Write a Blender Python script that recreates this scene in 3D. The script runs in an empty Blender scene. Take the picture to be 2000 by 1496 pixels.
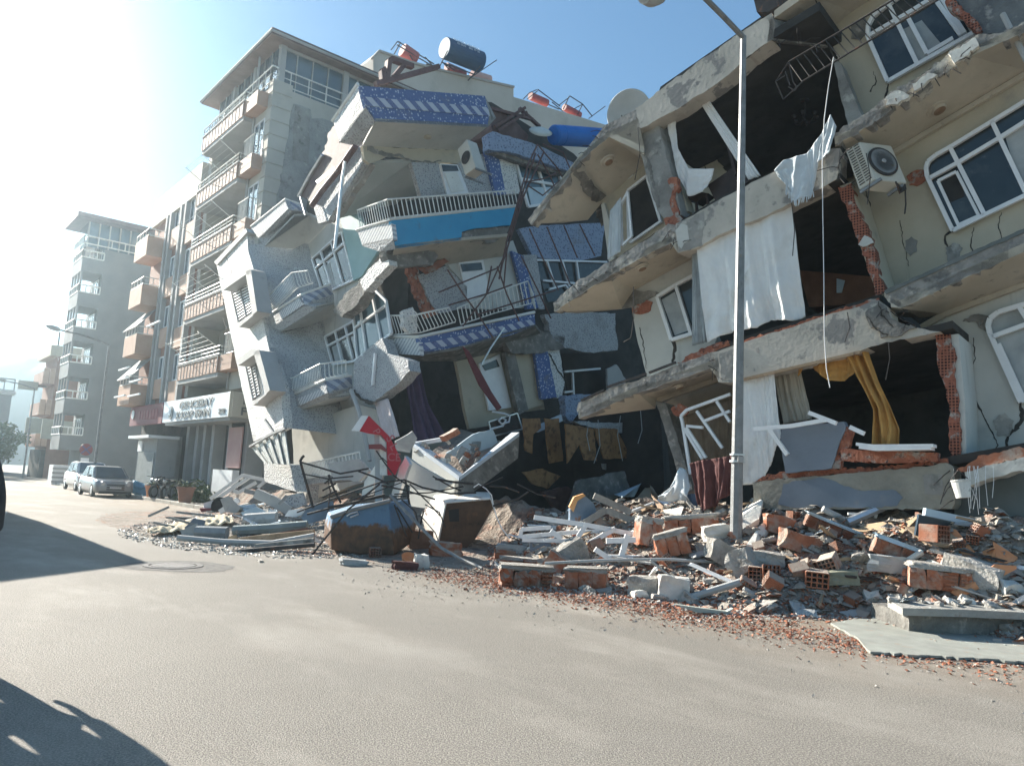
import bpy, bmesh, math, random
from mathutils import Vector, Matrix, noise
R = math.radians
sc = bpy.context.scene
COL = sc.collection
# ------------------------------------------------------------------ camera
CAM = Vector((0, 0, 1.6)); FPX = 1500.0; PITCH = R(7.5); ROLL = R(2.9)
_F = Vector((0, math.cos(PITCH), math.sin(PITCH)))
_R0 = Vector((1, 0, 0)); _U0 = Vector((0, -math.sin(PITCH), math.cos(PITCH)))
_R = _R0 * math.cos(ROLL) + _U0 * math.sin(ROLL)
_U = _U0 * math.cos(ROLL) - _R0 * math.sin(ROLL)
cd = bpy.data.cameras.new('camera'); cam = bpy.data.objects.new('camera', cd); COL.objects.link(cam)
cd.sensor_width = 36; cd.lens = 36 * FPX / 2000; cd.clip_start = .05; cd.clip_end = 6000
cam.matrix_world = Matrix(((_R.x, _U.x, -_F.x, CAM.x), (_R.y, _U.y, -_F.y, CAM.y), (_R.z, _U.z, -_F.z, CAM.z), (0, 0, 0, 1)))
sc.camera = cam
# ------------------------------------------------------------------ sky, sun, exposure
SUN_AZ = -50.0; SUN_EL = 25.0
w = bpy.data.worlds.new('World'); sc.world = w; w.use_nodes = True
nt = w.node_tree; bg = nt.nodes['Background']
sky = nt.nodes.new('ShaderNodeTexSky'); sky.sky_type = 'NISHITA'; sky.sun_disc = False
sky.sun_elevation = R(SUN_EL); sky.sun_rotation = R(SUN_AZ); sky.air_density = 1.0; sky.dust_density = .12; sky.ozone_density = 1.6
tn = nt.nodes.new('ShaderNodeMix'); tn.data_type = 'RGBA'; tn.blend_type = 'MULTIPLY'; tn.inputs[0].default_value = 1; tn.inputs[7].default_value = (.87, 1.065, 1.075, 1)
# milder contrast between the sky by the sun and the sky away from it
hs = nt.nodes.new('ShaderNodeSeparateColor'); hs.mode = 'HSV'; hc = nt.nodes.new('ShaderNodeCombineColor'); hc.mode = 'HSV'
pw = nt.nodes.new('ShaderNodeMath'); pw.operation = 'POWER'; pw.inputs[1].default_value = .62; mu = nt.nodes.new('ShaderNodeMath'); mu.operation = 'MULTIPLY'; mu.inputs[1].default_value = 1.74
nt.links.new(sky.outputs[0], hs.inputs[0]); nt.links.new(hs.outputs[0], hc.inputs[0]); nt.links.new(hs.outputs[1], hc.inputs[1]); nt.links.new(hs.outputs[2], pw.inputs[0]); nt.links.new(pw.outputs[0], mu.inputs[0]); nt.links.new(mu.outputs[0], hc.inputs[2])
nt.links.new(hc.outputs[0], tn.inputs[6]); nt.links.new(tn.outputs[2], bg.inputs[0]); bg.inputs[1].default_value = .05
sl = bpy.data.lights.new('sun', 'SUN'); sl.energy = 5.0; sl.angle = R(.5); sl.color = (1, .93, .82)
so = bpy.data.objects.new('sun', sl); COL.objects.link(so)
SUND = Vector((math.sin(R(SUN_AZ)) * math.cos(R(SUN_EL)), math.cos(R(SUN_AZ)) * math.cos(R(SUN_EL)), math.sin(R(SUN_EL))))
so.rotation_euler = SUND.to_track_quat('Z', 'Y').to_euler(); so.location = SUND * 60
sc.view_settings.view_transform = 'Standard'; sc.view_settings.look = 'None'
sc.view_settings.exposure = 1.66; sc.view_settings.gamma = 1
sc.cycles.max_bounces = 8; sc.cycles.diffuse_bounces = 4; sc.cycles.volume_bounces = 1
try:
    sc.cycles.use_denoising = True
except Exception: pass
# ------------------------------------------------------------------ geometry helpers
HD = R(-40)
DD = Vector((math.sin(HD), math.cos(HD), 0))        # along the street, away
NN = Vector((math.cos(HD), -math.sin(HD), 0))       # into the row of buildings
UP = Vector((0, 0, 1))
def C(c): return (NN, c)
def S(s): return (DD, s)
def Z(z): return (UP, z)
def Yp(y): return (Vector((0, 1, 0)), y)
def PL(p, n): return (n, n.dot(p))
def PL3(a, b, c):
    n = (b - a).cross(c - a).normalized(); return (n, n.dot(a))
def ray(x, y): return _F + _R * ((x - 1000) / FPX) + _U * ((748 - y) / FPX)
def px(x, y, pl):
    d = ray(x, y); t = (pl[1] - pl[0].dot(CAM)) / pl[0].dot(d); return CAM + d * t
def PX(pts, pl=None): return [px(p[0], p[1], p[2] if len(p) > 2 else pl) if not isinstance(p, Vector) else p for p in pts]
def W(c, s, z=0): return NN * c + DD * s + UP * z
def cs(p): return NN.dot(p), DD.dot(p)
def jag(pts, amp=2.0, step=14, seed=1):
    rnd = random.Random(seed); out = []
    n = len(pts)
    for i in range(n):
        a, b = pts[i], pts[(i + 1) % n]; out.append(a)
        L = math.hypot(b[0] - a[0], b[1] - a[1]); k = int(L / step)
        for j in range(1, k):
            t = (j + rnd.uniform(-.3, .3)) / k
            out.append((a[0] + (b[0] - a[0]) * t + rnd.uniform(-amp, amp), a[1] + (b[1] - a[1]) * t + rnd.uniform(-amp, amp)) + tuple(a[2:]))
    return out
BASE = {}
class MB:
    def __init__(s): s.v = []; s.f = []
    def add(s, v, f):
        o = len(s.v); s.v += [Vector(p) for p in v]; s.f += [[i + o for i in q] for q in f]; return s
    def face(s, pts): return s.add(pts, [list(range(len(pts)))])
    def prism(s, pts, vec):
        n = len(pts); vec = Vector(vec)
        return s.add(list(pts) + [p + vec for p in pts], [list(range(n - 1, -1, -1)), list(range(n, 2 * n))] + [[i, (i + 1) % n, n + (i + 1) % n, n + i] for i in range(n)])
    def box(s, c, x, y, z):
        c = Vector(c); v = [c + x * a + y * b + z * d for d in (-1, 1) for a, b in ((-1, -1), (1, -1), (1, 1), (-1, 1))]
        return s.add(v, [[3, 2, 1, 0], [4, 5, 6, 7], [0, 1, 5, 4], [1, 2, 6, 5], [2, 3, 7, 6], [3, 0, 4, 7]])
    def bar(s, a, b, w, h=None, up=UP):
        h = h or w; d = (b - a); L = d.length
        if L < 1e-5: return s
        d = d / L; x = d.cross(up)
        if x.length < 1e-3: x = d.cross(Vector((1, 0, 0)))
        x.normalize(); y = x.cross(d)
        return s.box((a + b) / 2, d * (L / 2), x * (w / 2), y * (h / 2))
    def bars(s, pts, w, h=None, up=UP):
        for i, (a, b) in enumerate(zip(pts[:-1], pts[1:])): s.bar(a, b, w * (1 + .008 * (i % 5)), (h or w) * (1 + .02 * (i % 5)), up)
        return s
    def tube(s, pts, r, n=6, r2=None):
        rings = []; m = len(pts); ref = None
        for i, p in enumerate(pts):
            d = (pts[min(i + 1, m - 1)] - pts[max(i - 1, 0)])
            if d.length < 1e-6: d = Vector((0, 0, 1))
            d.normalize()
            if ref is None: ref = d.cross(UP) if abs(d.z) < .95 else d.cross(Vector((1, 0, 0)))
            x = (ref - d * ref.dot(d))
            if x.length < 1e-4: x = d.orthogonal()
            x.normalize(); ref = x; y = d.cross(x)
            rr = r + ((r2 if r2 is not None else r) - r) * i / max(1, m - 1)
            rings.append([p + (x * math.cos(2 * math.pi * k / n) + y * math.sin(2 * math.pi * k / n)) * rr for k in range(n)])
        v = [q for rg in rings for q in rg]
        f = [[i * n + k, i * n + (k + 1) % n, (i + 1) * n + (k + 1) % n, (i + 1) * n + k] for i in range(m - 1) for k in range(n)]
        f += [list(range(n - 1, -1, -1)), [(m - 1) * n + k for k in range(n)]]
        return s.add(v, f)
    def lathe(s, c, prof, ax=UP, n=16):
        ax = ax.normalized(); x = ax.orthogonal().normalized(); y = ax.cross(x); m = len(prof)
        v = [Vector(c) + ax * h + (x * math.cos(2 * math.pi * k / n) + y * math.sin(2 * math.pi * k / n)) * r for r, h in prof for k in range(n)]
        f = [[i * n + k, i * n + (k + 1) % n, (i + 1) * n + (k + 1) % n, (i + 1) * n + k] for i in range(m - 1) for k in range(n)]
        return s.add(v, f + [list(range(n - 1, -1, -1)), [(m - 1) * n + k for k in range(n)]])
    def grid(s, fn, nu, nv):
        v = [fn(i / nu, j / nv) for j in range(nv + 1) for i in range(nu + 1)]
        f = [[j * (nu + 1) + i, j * (nu + 1) + i + 1, (j + 1) * (nu + 1) + i + 1, (j + 1) * (nu + 1) + i] for j in range(nv) for i in range(nu)]
        return s.add(v, f)
    def build(s, name, mat, parent=None, smooth=False, bevel=0, solid=0, tri=False, loc=None):
        base = BASE.get(parent.name, Vector()) if parent else Vector()
        if parent is None and loc is not None: base = Vector(loc)
        me = bpy.data.meshes.new(name)
        me.from_pydata([p - base for p in s.v], [], s.f)
        bm = bmesh.new(); bm.from_mesh(me); bmesh.ops.recalc_face_normals(bm, faces=bm.faces)
        if tri: bmesh.ops.triangulate(bm, faces=[f for f in bm.faces if len(f.verts) > 4])
        bm.to_mesh(me); bm.free()
        if smooth:
            for p in me.polygons: p.use_smooth = True
        o = bpy.data.objects.new(name, me); COL.objects.link(o)
        if mat: me.materials.append(mat)
        if parent: o.parent = parent
        elif loc is not None: o.location = base
        BASE[o.name] = base
        if bevel:
            m = o.modifiers.new('b', 'BEVEL'); m.width = bevel; m.segments = 2; m.limit_method = 'ANGLE'
        if solid:
            m = o.modifiers.new('s', 'SOLIDIFY'); m.thickness = solid; m.offset = 0
        return o
def tag(o, label=None, cat=None, group=None, kind=None):
    if label: o['label'] = label
    if cat: o['category'] = cat
    if group: o['group'] = group
    if kind: o['kind'] = kind
    return o
def T(name, label, cat, loc, group=None):
    o = bpy.data.objects.new(name, None); COL.objects.link(o); o.empty_display_size = .2
    o.location = loc; BASE[o.name] = Vector(loc); return tag(o, label, cat, group)
def away(pl, p):
    n = pl[0].normalized(); return n if n.dot(p - CAM) > 0 else -n
def panel(name, pts, pl, th, mat, parent=None, j=0, seed=1, bevel=0, step=14):
    """prism whose outline is pts on plane pl, running th metres away from the street"""
    if j: pts = jag(pts, j, step, seed)
    q = PX(pts, pl); return MB().prism(q, away(pl, q[0]) * th).build(name, mat, parent, bevel=bevel)
def lerp(a, b, t): return a + (b - a) * t
# ------------------------------------------------------------------ materials
def nmat(name, rough=.8, spec=.3, metal=0):
    m = bpy.data.materials.new(name); m.use_nodes = True; b = m.node_tree.nodes['Principled BSDF']
    b.inputs['Roughness'].default_value = rough; b.inputs['Specular IOR Level'].default_value = spec; b.inputs['Metallic'].default_value = metal
    return m, m.node_tree, b
def N(nt, t, **k):
    n = nt.nodes.new(t)
    for a, v in k.items():
        if a.startswith('i_'): n.inputs[a[2:].replace('_', ' ')].default_value = v
        else: setattr(n, a, v)
    return n
def mask(nt, co, scale, lo, hi, detail=6, rough=.6, kind='noise', dist=0):
    if kind == 'streak':
        vm = N(nt, 'ShaderNodeVectorMath', operation='MULTIPLY'); vm.inputs[1].default_value = (3, 3, .22); nt.links.new(co, vm.inputs[0]); co = vm.outputs[0]; kind = 'noise'
    if kind == 'noise':
        t = N(nt, 'ShaderNodeTexNoise', i_Scale=scale, i_Detail=detail, i_Roughness=rough, i_Distortion=dist); out = t.outputs[0]
    else:
        t = N(nt, 'ShaderNodeTexVoronoi', i_Scale=scale); t.feature = kind; out = t.outputs['Distance'] if kind != 'F1c' else t.outputs['Color']
    nt.links.new(co, t.inputs['Vector'])
    mr = N(nt, 'ShaderNodeMapRange'); mr.inputs[1].default_value = lo; mr.inputs[2].default_value = hi
    nt.links.new(out, mr.inputs[0]); return mr.outputs[0]
def mix(nt, fac, a, b):
    m = N(nt, 'ShaderNodeMix'); m.data_type = 'RGBA'
    nt.links.new(fac, m.inputs[0])
    for s_, v in ((m.inputs[6], a), (m.inputs[7], b)):
        if isinstance(v, (tuple, list)): s_.default_value = tuple(v) + (1,) if len(v) == 3 else v
        else: nt.links.new(v, s_)
    return m.outputs[2]
def coords(nt, rnd=False):
    tc = N(nt, 'ShaderNodeTexCoord'); co = tc.outputs['Object']
    if rnd:
        oi = N(nt, 'ShaderNodeObjectInfo'); va = N(nt, 'ShaderNodeVectorMath', operation='MULTIPLY_ADD')
        va.inputs[1].default_value = (1, 1, 1); cb = N(nt, 'ShaderNodeMath', operation='MULTIPLY'); cb.inputs[1].default_value = 37.0
        nt.links.new(oi.outputs['Random'], cb.inputs[0]); nt.links.new(co, va.inputs[0]); nt.links.new(cb.outputs[0], va.inputs[2]); co = va.outputs[0]
    return co
def bump(nt, b, co, scale, strength, dist=.02, detail=8, kind='noise'):
    if kind == 'noise': t = N(nt, 'ShaderNodeTexNoise', i_Scale=scale, i_Detail=detail); out = t.outputs[0]
    else: t = N(nt, 'ShaderNodeTexVoronoi', i_Scale=scale); out = t.outputs['Distance']
    nt.links.new(co, t.inputs['Vector']); bp = N(nt, 'ShaderNodeBump'); bp.inputs['Strength'].default_value = strength; bp.inputs['Distance'].default_value = dist
    nt.links.new(out, bp.inputs['Height']); nt.links.new(bp.outputs[0], b.inputs['Normal'])
def mat(name, c1, c2=None, scale=2.0, rough=.85, lo=.35, hi=.65, stains=(), bmp=None, spec=.25, metal=0, rnd=False, tint=0, dust=None):
    """c1/c2 blended by noise; stains: (colour, scale, lo, hi[, kind]) laid over in turn"""
    m, nt, b = nmat(name, rough, spec, metal); co = coords(nt, rnd)
    c2 = c2 or tuple(min(1, x * 1.2) for x in c1)
    c = mix(nt, mask(nt, co, scale, lo, hi), c1, c2)
    for st in stains: c = mix(nt, mask(nt, co, st[1], st[2], st[3], kind=st[4] if len(st) > 4 else 'noise'), c, st[0])
    if dust:   # settled dust on faces that look upwards
        ge = N(nt, 'ShaderNodeNewGeometry'); sp = N(nt, 'ShaderNodeSeparateXYZ'); nt.links.new(ge.outputs['Normal'], sp.inputs[0])
        nz = N(nt, 'ShaderNodeTexNoise', i_Scale=7.0, i_Detail=6.0); nt.links.new(ge.outputs['Position'], nz.inputs['Vector'])
        ma = N(nt, 'ShaderNodeMath', operation='MULTIPLY_ADD'); ma.inputs[1].default_value = .9; nt.links.new(nz.outputs[0], ma.inputs[0]); nt.links.new(sp.outputs['Z'], ma.inputs[2])
        mr = N(nt, 'ShaderNodeMapRange'); mr.inputs[1].default_value = .45; mr.inputs[2].default_value = 1.15; mr.inputs[4].default_value = .85; nt.links.new(ma.outputs[0], mr.inputs[0]); c = mix(nt, mr.outputs[0], c, dust)
    if tint:
        oi = N(nt, 'ShaderNodeObjectInfo'); hs = N(nt, 'ShaderNodeHueSaturation'); mr = N(nt, 'ShaderNodeMapRange')
        mr.inputs[3].default_value = 1 - tint; mr.inputs[4].default_value = 1 + tint
        nt.links.new(oi.outputs['Random'], mr.inputs[0]); nt.links.new(mr.outputs[0], hs.inputs['Value']); nt.links.new(c, hs.inputs['Color']); c = hs.outputs[0]
    nt.links.new(c, b.inputs['Base Color'])
    if bmp: bump(nt, b, co, *bmp)
    return m
def stripes(name, a, b_, vec, freq, duty=.5):
    m, nt, b = nmat(name, .85); tc = N(nt, 'ShaderNodeTexCoord'); dp = N(nt, 'ShaderNodeVectorMath', operation='DOT_PRODUCT'); dp.inputs[1].default_value = Vector(vec) * freq
    nt.links.new(tc.outputs['Object'], dp.inputs[0]); fr = N(nt, 'ShaderNodeMath', operation='FRACT'); nt.links.new(dp.outputs['Value'], fr.inputs[0])
    gt = N(nt, 'ShaderNodeMath', operation='GREATER_THAN'); gt.inputs[1].default_value = duty; nt.links.new(fr.outputs[0], gt.inputs[0])
    sp = mask(nt, tc.outputs['Object'], 18, .15, .4, kind='F1')
    ca = mix(nt, sp, tuple(x * .45 for x in a), a); nt.links.new(mix(nt, gt.outputs[0], ca, b_), b.inputs['Base Color']); bump(nt, b, tc.outputs['Object'], 30, .5, .02)
    return m
def terrazzo(name, a, b_, scale=16, lo=.18, hi=.42, dirt=(.20, .19, .17)):
    m, nt, b = nmat(name, .75, .3); co = coords(nt)
    c = mix(nt, mask(nt, co, scale, lo, hi, kind='F1'), b_, a)
    c = mix(nt, mask(nt, co, .8, .58, .8), c, dirt); nt.links.new(c, b.inputs['Base Color']); bump(nt, b, co, scale, .9, .03, kind='v'); return m
CONC = mat('concrete', (.20, .19, .175), (.32, .31, .285), 1.6, .9, stains=[((.11, .105, .095), 3.0, .56, .7), ((.42, .40, .36), 2.2, .6, .66)], bmp=(9, .5, .05))
CONCD = mat('concrete_raw', (.13, .125, .115), (.25, .24, .22), 2.5, .95, stains=[((.34, .32, .29), 5, .58, .66)], bmp=(14, .8, .05))
FASC = mat('slab_edge', (.17, .165, .155), (.33, .315, .29), 2.2, .9, stains=[((.46, .43, .37), 1.5, .55, .6), ((.09, .09, .085), 3.5, .56, .68)], bmp=(8, .8, .06))
BEAMP = mat('beam_plaster', (.40, .37, .32), (.52, .48, .42), 1.3, .85, stains=[((.24, .23, .215), 1.1, .56, .585), ((.30, .28, .25), 6, .6, .7)], bmp=(12, .35, .03))
PLAS = mat('plaster_cream', (.40, .355, .27), (.48, .43, .335), .9, .85, stains=[((.29, .275, .24), 1.7, .60, .8), ((.27, .25, .21), 1.3, .60, .78, 'streak')], bmp=(18, .18, .02))
PLASW = mat('plaster_white', (.46, .465, .435), (.54, .54, .505), 1.0, .85, stains=[((.36, .36, .34), 1.5, .58, .8), ((.32, .315, .29), 1.3, .60, .78, 'streak')], bmp=(18, .18, .02))
SOFF = mat('soffit', (.40, .36, .29), (.50, .45, .37), .8, .9, stains=[((.28, .25, .21), 1.6, .56, .74), ((.20, .185, .16), 4, .64, .74)], bmp=(15, .2, .02))
OCHRE = mat('plaster_ochre', (.42, .34, .22), (.50, .41, .28), 1.2, .9, stains=[((.32, .26, .18), 2, .6, .8)], bmp=(18, .2, .02))
TEAL = mat('paint_teal', (.27, .42, .43), (.33, .49, .50), 1, .7, stains=[((.22, .33, .33), 2, .6, .8)])
BLUEP = mat('paint_blue', (.03, .28, .50), (.04, .33, .56), .8, .55, stains=[((.07, .20, .33), 2.5, .6, .75)], bmp=(20, .1, .02))
GREYBLUE = mat('paint_greyblue', (.14, .17, .21), (.18, .215, .26), 1, .7, stains=[((.22, .23, .24), 2.2, .6, .72)], bmp=(20, .1, .02))
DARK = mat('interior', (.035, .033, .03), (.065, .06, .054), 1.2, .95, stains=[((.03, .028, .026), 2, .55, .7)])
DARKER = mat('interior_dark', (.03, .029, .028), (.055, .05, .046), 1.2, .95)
CREV = mat('crack_shadow_gap', (.04, .037, .033), (.08, .072, .062), 5, 1, bmp=(15, 1, .05))  # dark colour paints the shadow inside cracks, laid on as flat ribbons
BRICK = mat('hollow_brick', (.26, .095, .052), (.38, .15, .085), 5, .92, stains=[((.36, .30, .25), 3, .50, .66), ((.20, .065, .038), 7, .56, .7)], bmp=(40, .6, .012), rnd=True, tint=.3, dust=(.33, .29, .245))
BRICKD = mat('brick_in_wall', (.25, .085, .055), (.38, .15, .09), 6, .95, stains=[((.32, .29, .26), 4, .56, .64), ((.06, .03, .025), 9, .58, .68)], bmp=(20, .9, .04))
MORT = mat('mortar_chunk', (.27, .26, .24), (.42, .40, .37), 4, .95, stains=[((.18, .17, .155), 6, .58, .7)], bmp=(22, .8, .03), rnd=True, tint=.2, dust=(.36, .335, .30))
PALE = mat('pale_chunk', (.55, .53, .48), (.68, .66, .60), 4, .9, stains=[((.38, .36, .33), 6, .58, .72)], bmp=(22, .5, .02), rnd=True, tint=.1)
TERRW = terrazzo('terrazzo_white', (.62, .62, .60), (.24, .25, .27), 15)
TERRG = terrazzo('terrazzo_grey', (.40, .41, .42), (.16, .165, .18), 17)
TERRB = terrazzo('terrazzo_blue', (.085, .14, .31), (.52, .58, .70), 10, .17, .34)
TERRBG = terrazzo('terrazzo_bluegrey', (.25, .31, .42), (.10, .125, .19), 11)
WHITEP = mat('pvc_white', (.70, .71, .72), (.78, .79, .79), 3, .4, stains=[((.5, .49, .46), 4, .62, .8)], spec=.4)
RAILW = mat('rail_white', (.66, .66, .62), (.74, .74, .70), 3, .5, stains=[((.40, .36, .30), 6, .63, .75)])
GLASS = mat('window_glass', (.018, .024, .026), (.03, .038, .04), 1, .07, stains=[((.085, .09, .088), 1.3, .52, .8), ((.12, .12, .11), 5, .62, .8)], bmp=(.9, .12, .05), spec=.6)
GLASSB = mat('glazing_blue', (.05, .09, .115), (.07, .12, .15), .6, .05, spec=.8)
CURT = mat('net_curtain', (.30, .32, .32), (.40, .42, .42), 3, .9)
FABW = mat('fabric_white', (.66, .66, .65), (.74, .74, .72), 2, .95, stains=[((.55, .53, .49), 1.5, .55, .8), ((.45, .43, .39), 4, .64, .8)], bmp=(9, .35, .04))
FABG = mat('fabric_ochre', (.44, .235, .07), (.54, .30, .095), 3, .9, stains=[((.36, .22, .10), 4, .58, .75)], bmp=(11, .55, .05))
FABBEI = mat('fabric_beige', (.38, .34, .28), (.46, .42, .35), 3, .95)
FABPUR = mat('fabric_purple', (.055, .04, .09), (.085, .06, .13), 3, .7)
FABRED = mat('fabric_maroon', (.075, .03, .03), (.11, .045, .042), 3, .9)
FABLB = mat('fabric_paleblue', (.45, .50, .53), (.55, .59, .61), 3, .95, bmp=(50, .2, .01))
METB = mat('steel_dark', (.035, .032, .032), (.06, .054, .05), 6, .7, metal=0, stains=[((.14, .07, .045), 8, .58, .7)])
METBR = mat('steel_brown', (.10, .055, .05), (.15, .09, .08), 5, .6, metal=.2, stains=[((.2, .1, .06), 7, .6, .72)])
GALV = mat('galvanised', (.20, .205, .205), (.29, .295, .295), 6, .55, metal=.35, stains=[((.14, .142, .145), 3, .55, .7), ((.26, .22, .17), 5, .64, .72)], bmp=(50, .1, .005))
ALU = mat('aluminium', (.55, .56, .57), (.66, .67, .68), 4, .35, metal=.8)
WOOD = mat('wood_plank', (.30, .21, .13), (.42, .31, .21), 3, .85, stains=[((.2, .14, .09), 6, .58, .7)])
TILEO = mat('orange_tile', (.58, .24, .11), (.66, .30, .15), 2, .75, stains=[((.5, .42, .36), 4, .64, .74)])
PLYW = mat('plywood', (.34, .24, .15), (.42, .31, .20), 2, .8, stains=[((.4, .28, .17), 5, .6, .75)])
SLATE = mat('grey_sheet', (.30, .31, .31), (.42, .43, .42), 2, .8, stains=[((.2, .2, .2), 5, .6, .75)])
PALEB = mat('paleblue_board', (.42, .53, .60), (.50, .60, .66), 2, .7, stains=[((.36, .38, .38), 3, .6, .75)])
ORANGEP = mat('cladding_orange', (.44, .28, .20), (.52, .35, .26), 1, .8, stains=[((.42, .25, .16), 2, .6, .8)])
BROWNP = mat('facade_brown', (.24, .13, .095), (.31, .17, .125), 1, .85, stains=[((.20, .13, .10), 2, .6, .8)])
GREYP = mat('facade_grey', (.34, .34, .33), (.42, .42, .41), .7, .85, stains=[((.25, .25, .245), 1.2, .6, .8)])
BEIGEP = mat('facade_beige', (.50, .46, .40), (.58, .54, .48), .4, .85, stains=[((.40, .37, .32), .7, .58, .8)])
REDP = mat('red_paint', (.42, .02, .035), (.48, .03, .045), 2, .5)
TANKRED = mat('tank_red', (.36, .07, .06), (.46, .12, .11), 2, .6, stains=[((.4, .2, .17), 4, .6, .75)])
PINK = mat('tank_pink', (.60, .36, .31), (.68, .43, .38), 2, .7)
WHITE = mat('white_paint', (.74, .74, .73), (.80, .80, .79), 2, .5)
ROOFD = mat('roof_brown', (.10, .065, .06), (.15, .10, .09), 3, .7)
RUBBER = mat('rubber', (.02, .02, .02), (.035, .035, .035), 4, .9)
GREEN = mat('leaf_green', (.045, .075, .03), (.085, .12, .05), 5, .7)
# ================================================================== ground
def road_mat():
    m, nt, b = nmat('asphalt_dusty', .82, .3); co = coords(nt)
    base = mix(nt, mask(nt, co, .35, .35, .7, 4), (.285, .258, .22), (.35, .318, .27))
    base = mix(nt, mask(nt, co, 70, .44, .60, 5), tuple(x * .5 for x in (.285, .26, .224)), base)
    base = mix(nt, mask(nt, co, 160, .60, .72, 2), base, (.34, .32, .29))
    sx = N(nt, 'ShaderNodeVectorMath', operation='DOT_PRODUCT'); sx.inputs[1].default_value = NN; nt.links.new(co, sx.inputs[0])
    nz = N(nt, 'ShaderNodeTexNoise', i_Scale=.55, i_Detail=8.0, i_Roughness=.7); nt.links.new(co, nz.inputs['Vector'])
    ad = N(nt, 'ShaderNodeMath', operation='MULTIPLY_ADD'); ad.inputs[1].default_value = 4.5; nt.links.new(nz.outputs[0], ad.inputs[0]); nt.links.new(sx.outputs['Value'], ad.inputs[2])
    mr = N(nt, 'ShaderNodeMapRange'); mr.inputs[1].default_value = 9.2; mr.inputs[2].default_value = 11.6; nt.links.new(ad.outputs[0], mr.inputs[0])
    dust = mix(nt, mask(nt, co, 25, .45, .7, 5), (.27, .225, .175), (.20, .155, .12))
    base = mix(nt, mr.outputs[0], base, dust)
    vs = N(nt, 'ShaderNodeCombineXYZ'); sy = N(nt, 'ShaderNodeVectorMath', operation='DOT_PRODUCT'); sy.inputs[1].default_value = DD * .22; sx2 = N(nt, 'ShaderNodeVectorMath', operation='DOT_PRODUCT'); sx2.inputs[1].default_value = NN * .55
    nt.links.new(co, sy.inputs[0]); nt.links.new(co, sx2.inputs[0]); nt.links.new(sx2.outputs['Value'], vs.inputs[0]); nt.links.new(sy.outputs['Value'], vs.inputs[1])
    base = mix(nt, mask(nt, vs.outputs[0], 1.0, .5, .72, 6, .65), base, (.335, .306, .264)); base = mix(nt, mask(nt, vs.outputs[0], 1.6, .64, .86, 5, .6), base, (.27, .247, .213))
    # worn darker lanes, oily spots and a few meandering hairline cracks
    base = mix(nt, mask(nt, co, .16, .52, .75, 5, .6, dist=1.2), base, (.235, .216, .19))
    base = mix(nt, mask(nt, co, 2.3, .67, .75, 7, .7), base, (.19, .176, .157))
    wv = N(nt, 'ShaderNodeTexNoise', i_Scale=.5, i_Detail=9.0, i_Roughness=.62, i_Distortion=.6); nt.links.new(co, wv.inputs['Vector'])
    cr = N(nt, 'ShaderNodeMapRange'); s5 = N(nt, 'ShaderNodeMath', operation='SUBTRACT'); s5.inputs[1].default_value = .5; ab = N(nt, 'ShaderNodeMath', operation='ABSOLUTE'); nt.links.new(wv.outputs[0], s5.inputs[0]); nt.links.new(s5.outputs[0], ab.inputs[0])
    cr.inputs[1].default_value = 0; cr.inputs[2].default_value = .0022; cr.inputs[3].default_value = .42; cr.inputs[4].default_value = 0; nt.links.new(ab.outputs[0], cr.inputs[0])
    base = mix(nt, cr.outputs[0], base, (.08, .075, .07))
    nt.links.new(base, b.inputs['Base Color']); bump(nt, b, co, 95, .8, .014, 6); return m
ROAD = road_mat()
mb = MB(); g = 3000
mb.face([Vector((-g, -g, -.03)), Vector((g, -g, -.03)), Vector((g, g, -.03)), Vector((-g, g, -.03))])
tag(mb.build('ground', mat('earth', (.16, .14, .11), (.24, .21, .17), .3, .95)), kind='structure')
mb = MB().face([W(-60, -40), W(40, -40), W(40, 66), W(18, 130), W(24, 230), W(8, 230), W(2, 130), W(-4, 66), W(-60, 40)])
tag(mb.build('road', ROAD), kind='structure')
KERB = mat('kerb_stone', (.34, .32, .28), (.44, .42, .37), 2, .9, stains=[((.2, .19, .17), 4, .6, .75)], bmp=(20, .5, .02))
PAVE = mat('pavement_dusty', (.30, .27, .23), (.38, .35, .30), 1.5, .9, stains=[((.2, .18, .15), 5, .6, .75)], bmp=(30, .5, .02))
mb = MB().prism([W(10.75, 27.5, .13), W(13, 26.5, .13), W(13, 64, .13), W(10.75, 64, .13)], UP * -.16)
tag(mb.build('pavement', PAVE), kind='structure')
mb = MB()
for i in range(24):
    a = 27.6 + i * 1.5; mb.prism([W(10.55, a, .15), W(10.745, a, .15), W(10.745, a + 1.48, .15), W(10.55, a + 1.48, .15)], UP * -.17)
tag(mb.build('kerb', KERB, bevel=.02), kind='structure')
# manhole cover
mc = px(338, 1105, Z(0.0)); t = T('manhole_cover', 'round iron manhole cover sunk in the cracked asphalt', 'manhole cover', mc)
IRON = mat('cast_iron', (.13, .125, .12), (.22, .21, .20), 12, .7, bmp=(45, .8, .02))
MB().lathe(mc + UP * .004, [(.34, 0), (.335, .012)], n=32).build('cover', IRON, t)
mb = MB(); n_ = 40
for r0, r1, h0 in ((.37, .46, .014),):
    vv = [mc + Vector((math.cos(2 * math.pi * k / n_) * r, math.sin(2 * math.pi * k / n_) * r, h)) for r, h in ((r0, .004), (r0, h0), (r1, h0), (r1, .002)) for k in range(n_)]
    mb.add(vv, [[i * n_ + k, i * n_ + (k + 1) % n_, (i + 1) * n_ + (k + 1) % n_, (i + 1) * n_ + k] for i in range(3) for k in range(n_)])
mb.build('rim', IRON, t)
rnd = random.Random(4)
PATCH = mat('tar_patch', (.10, .095, .09), (.18, .17, .155), 8, .9, bmp=(60, .6, .02))
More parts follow.
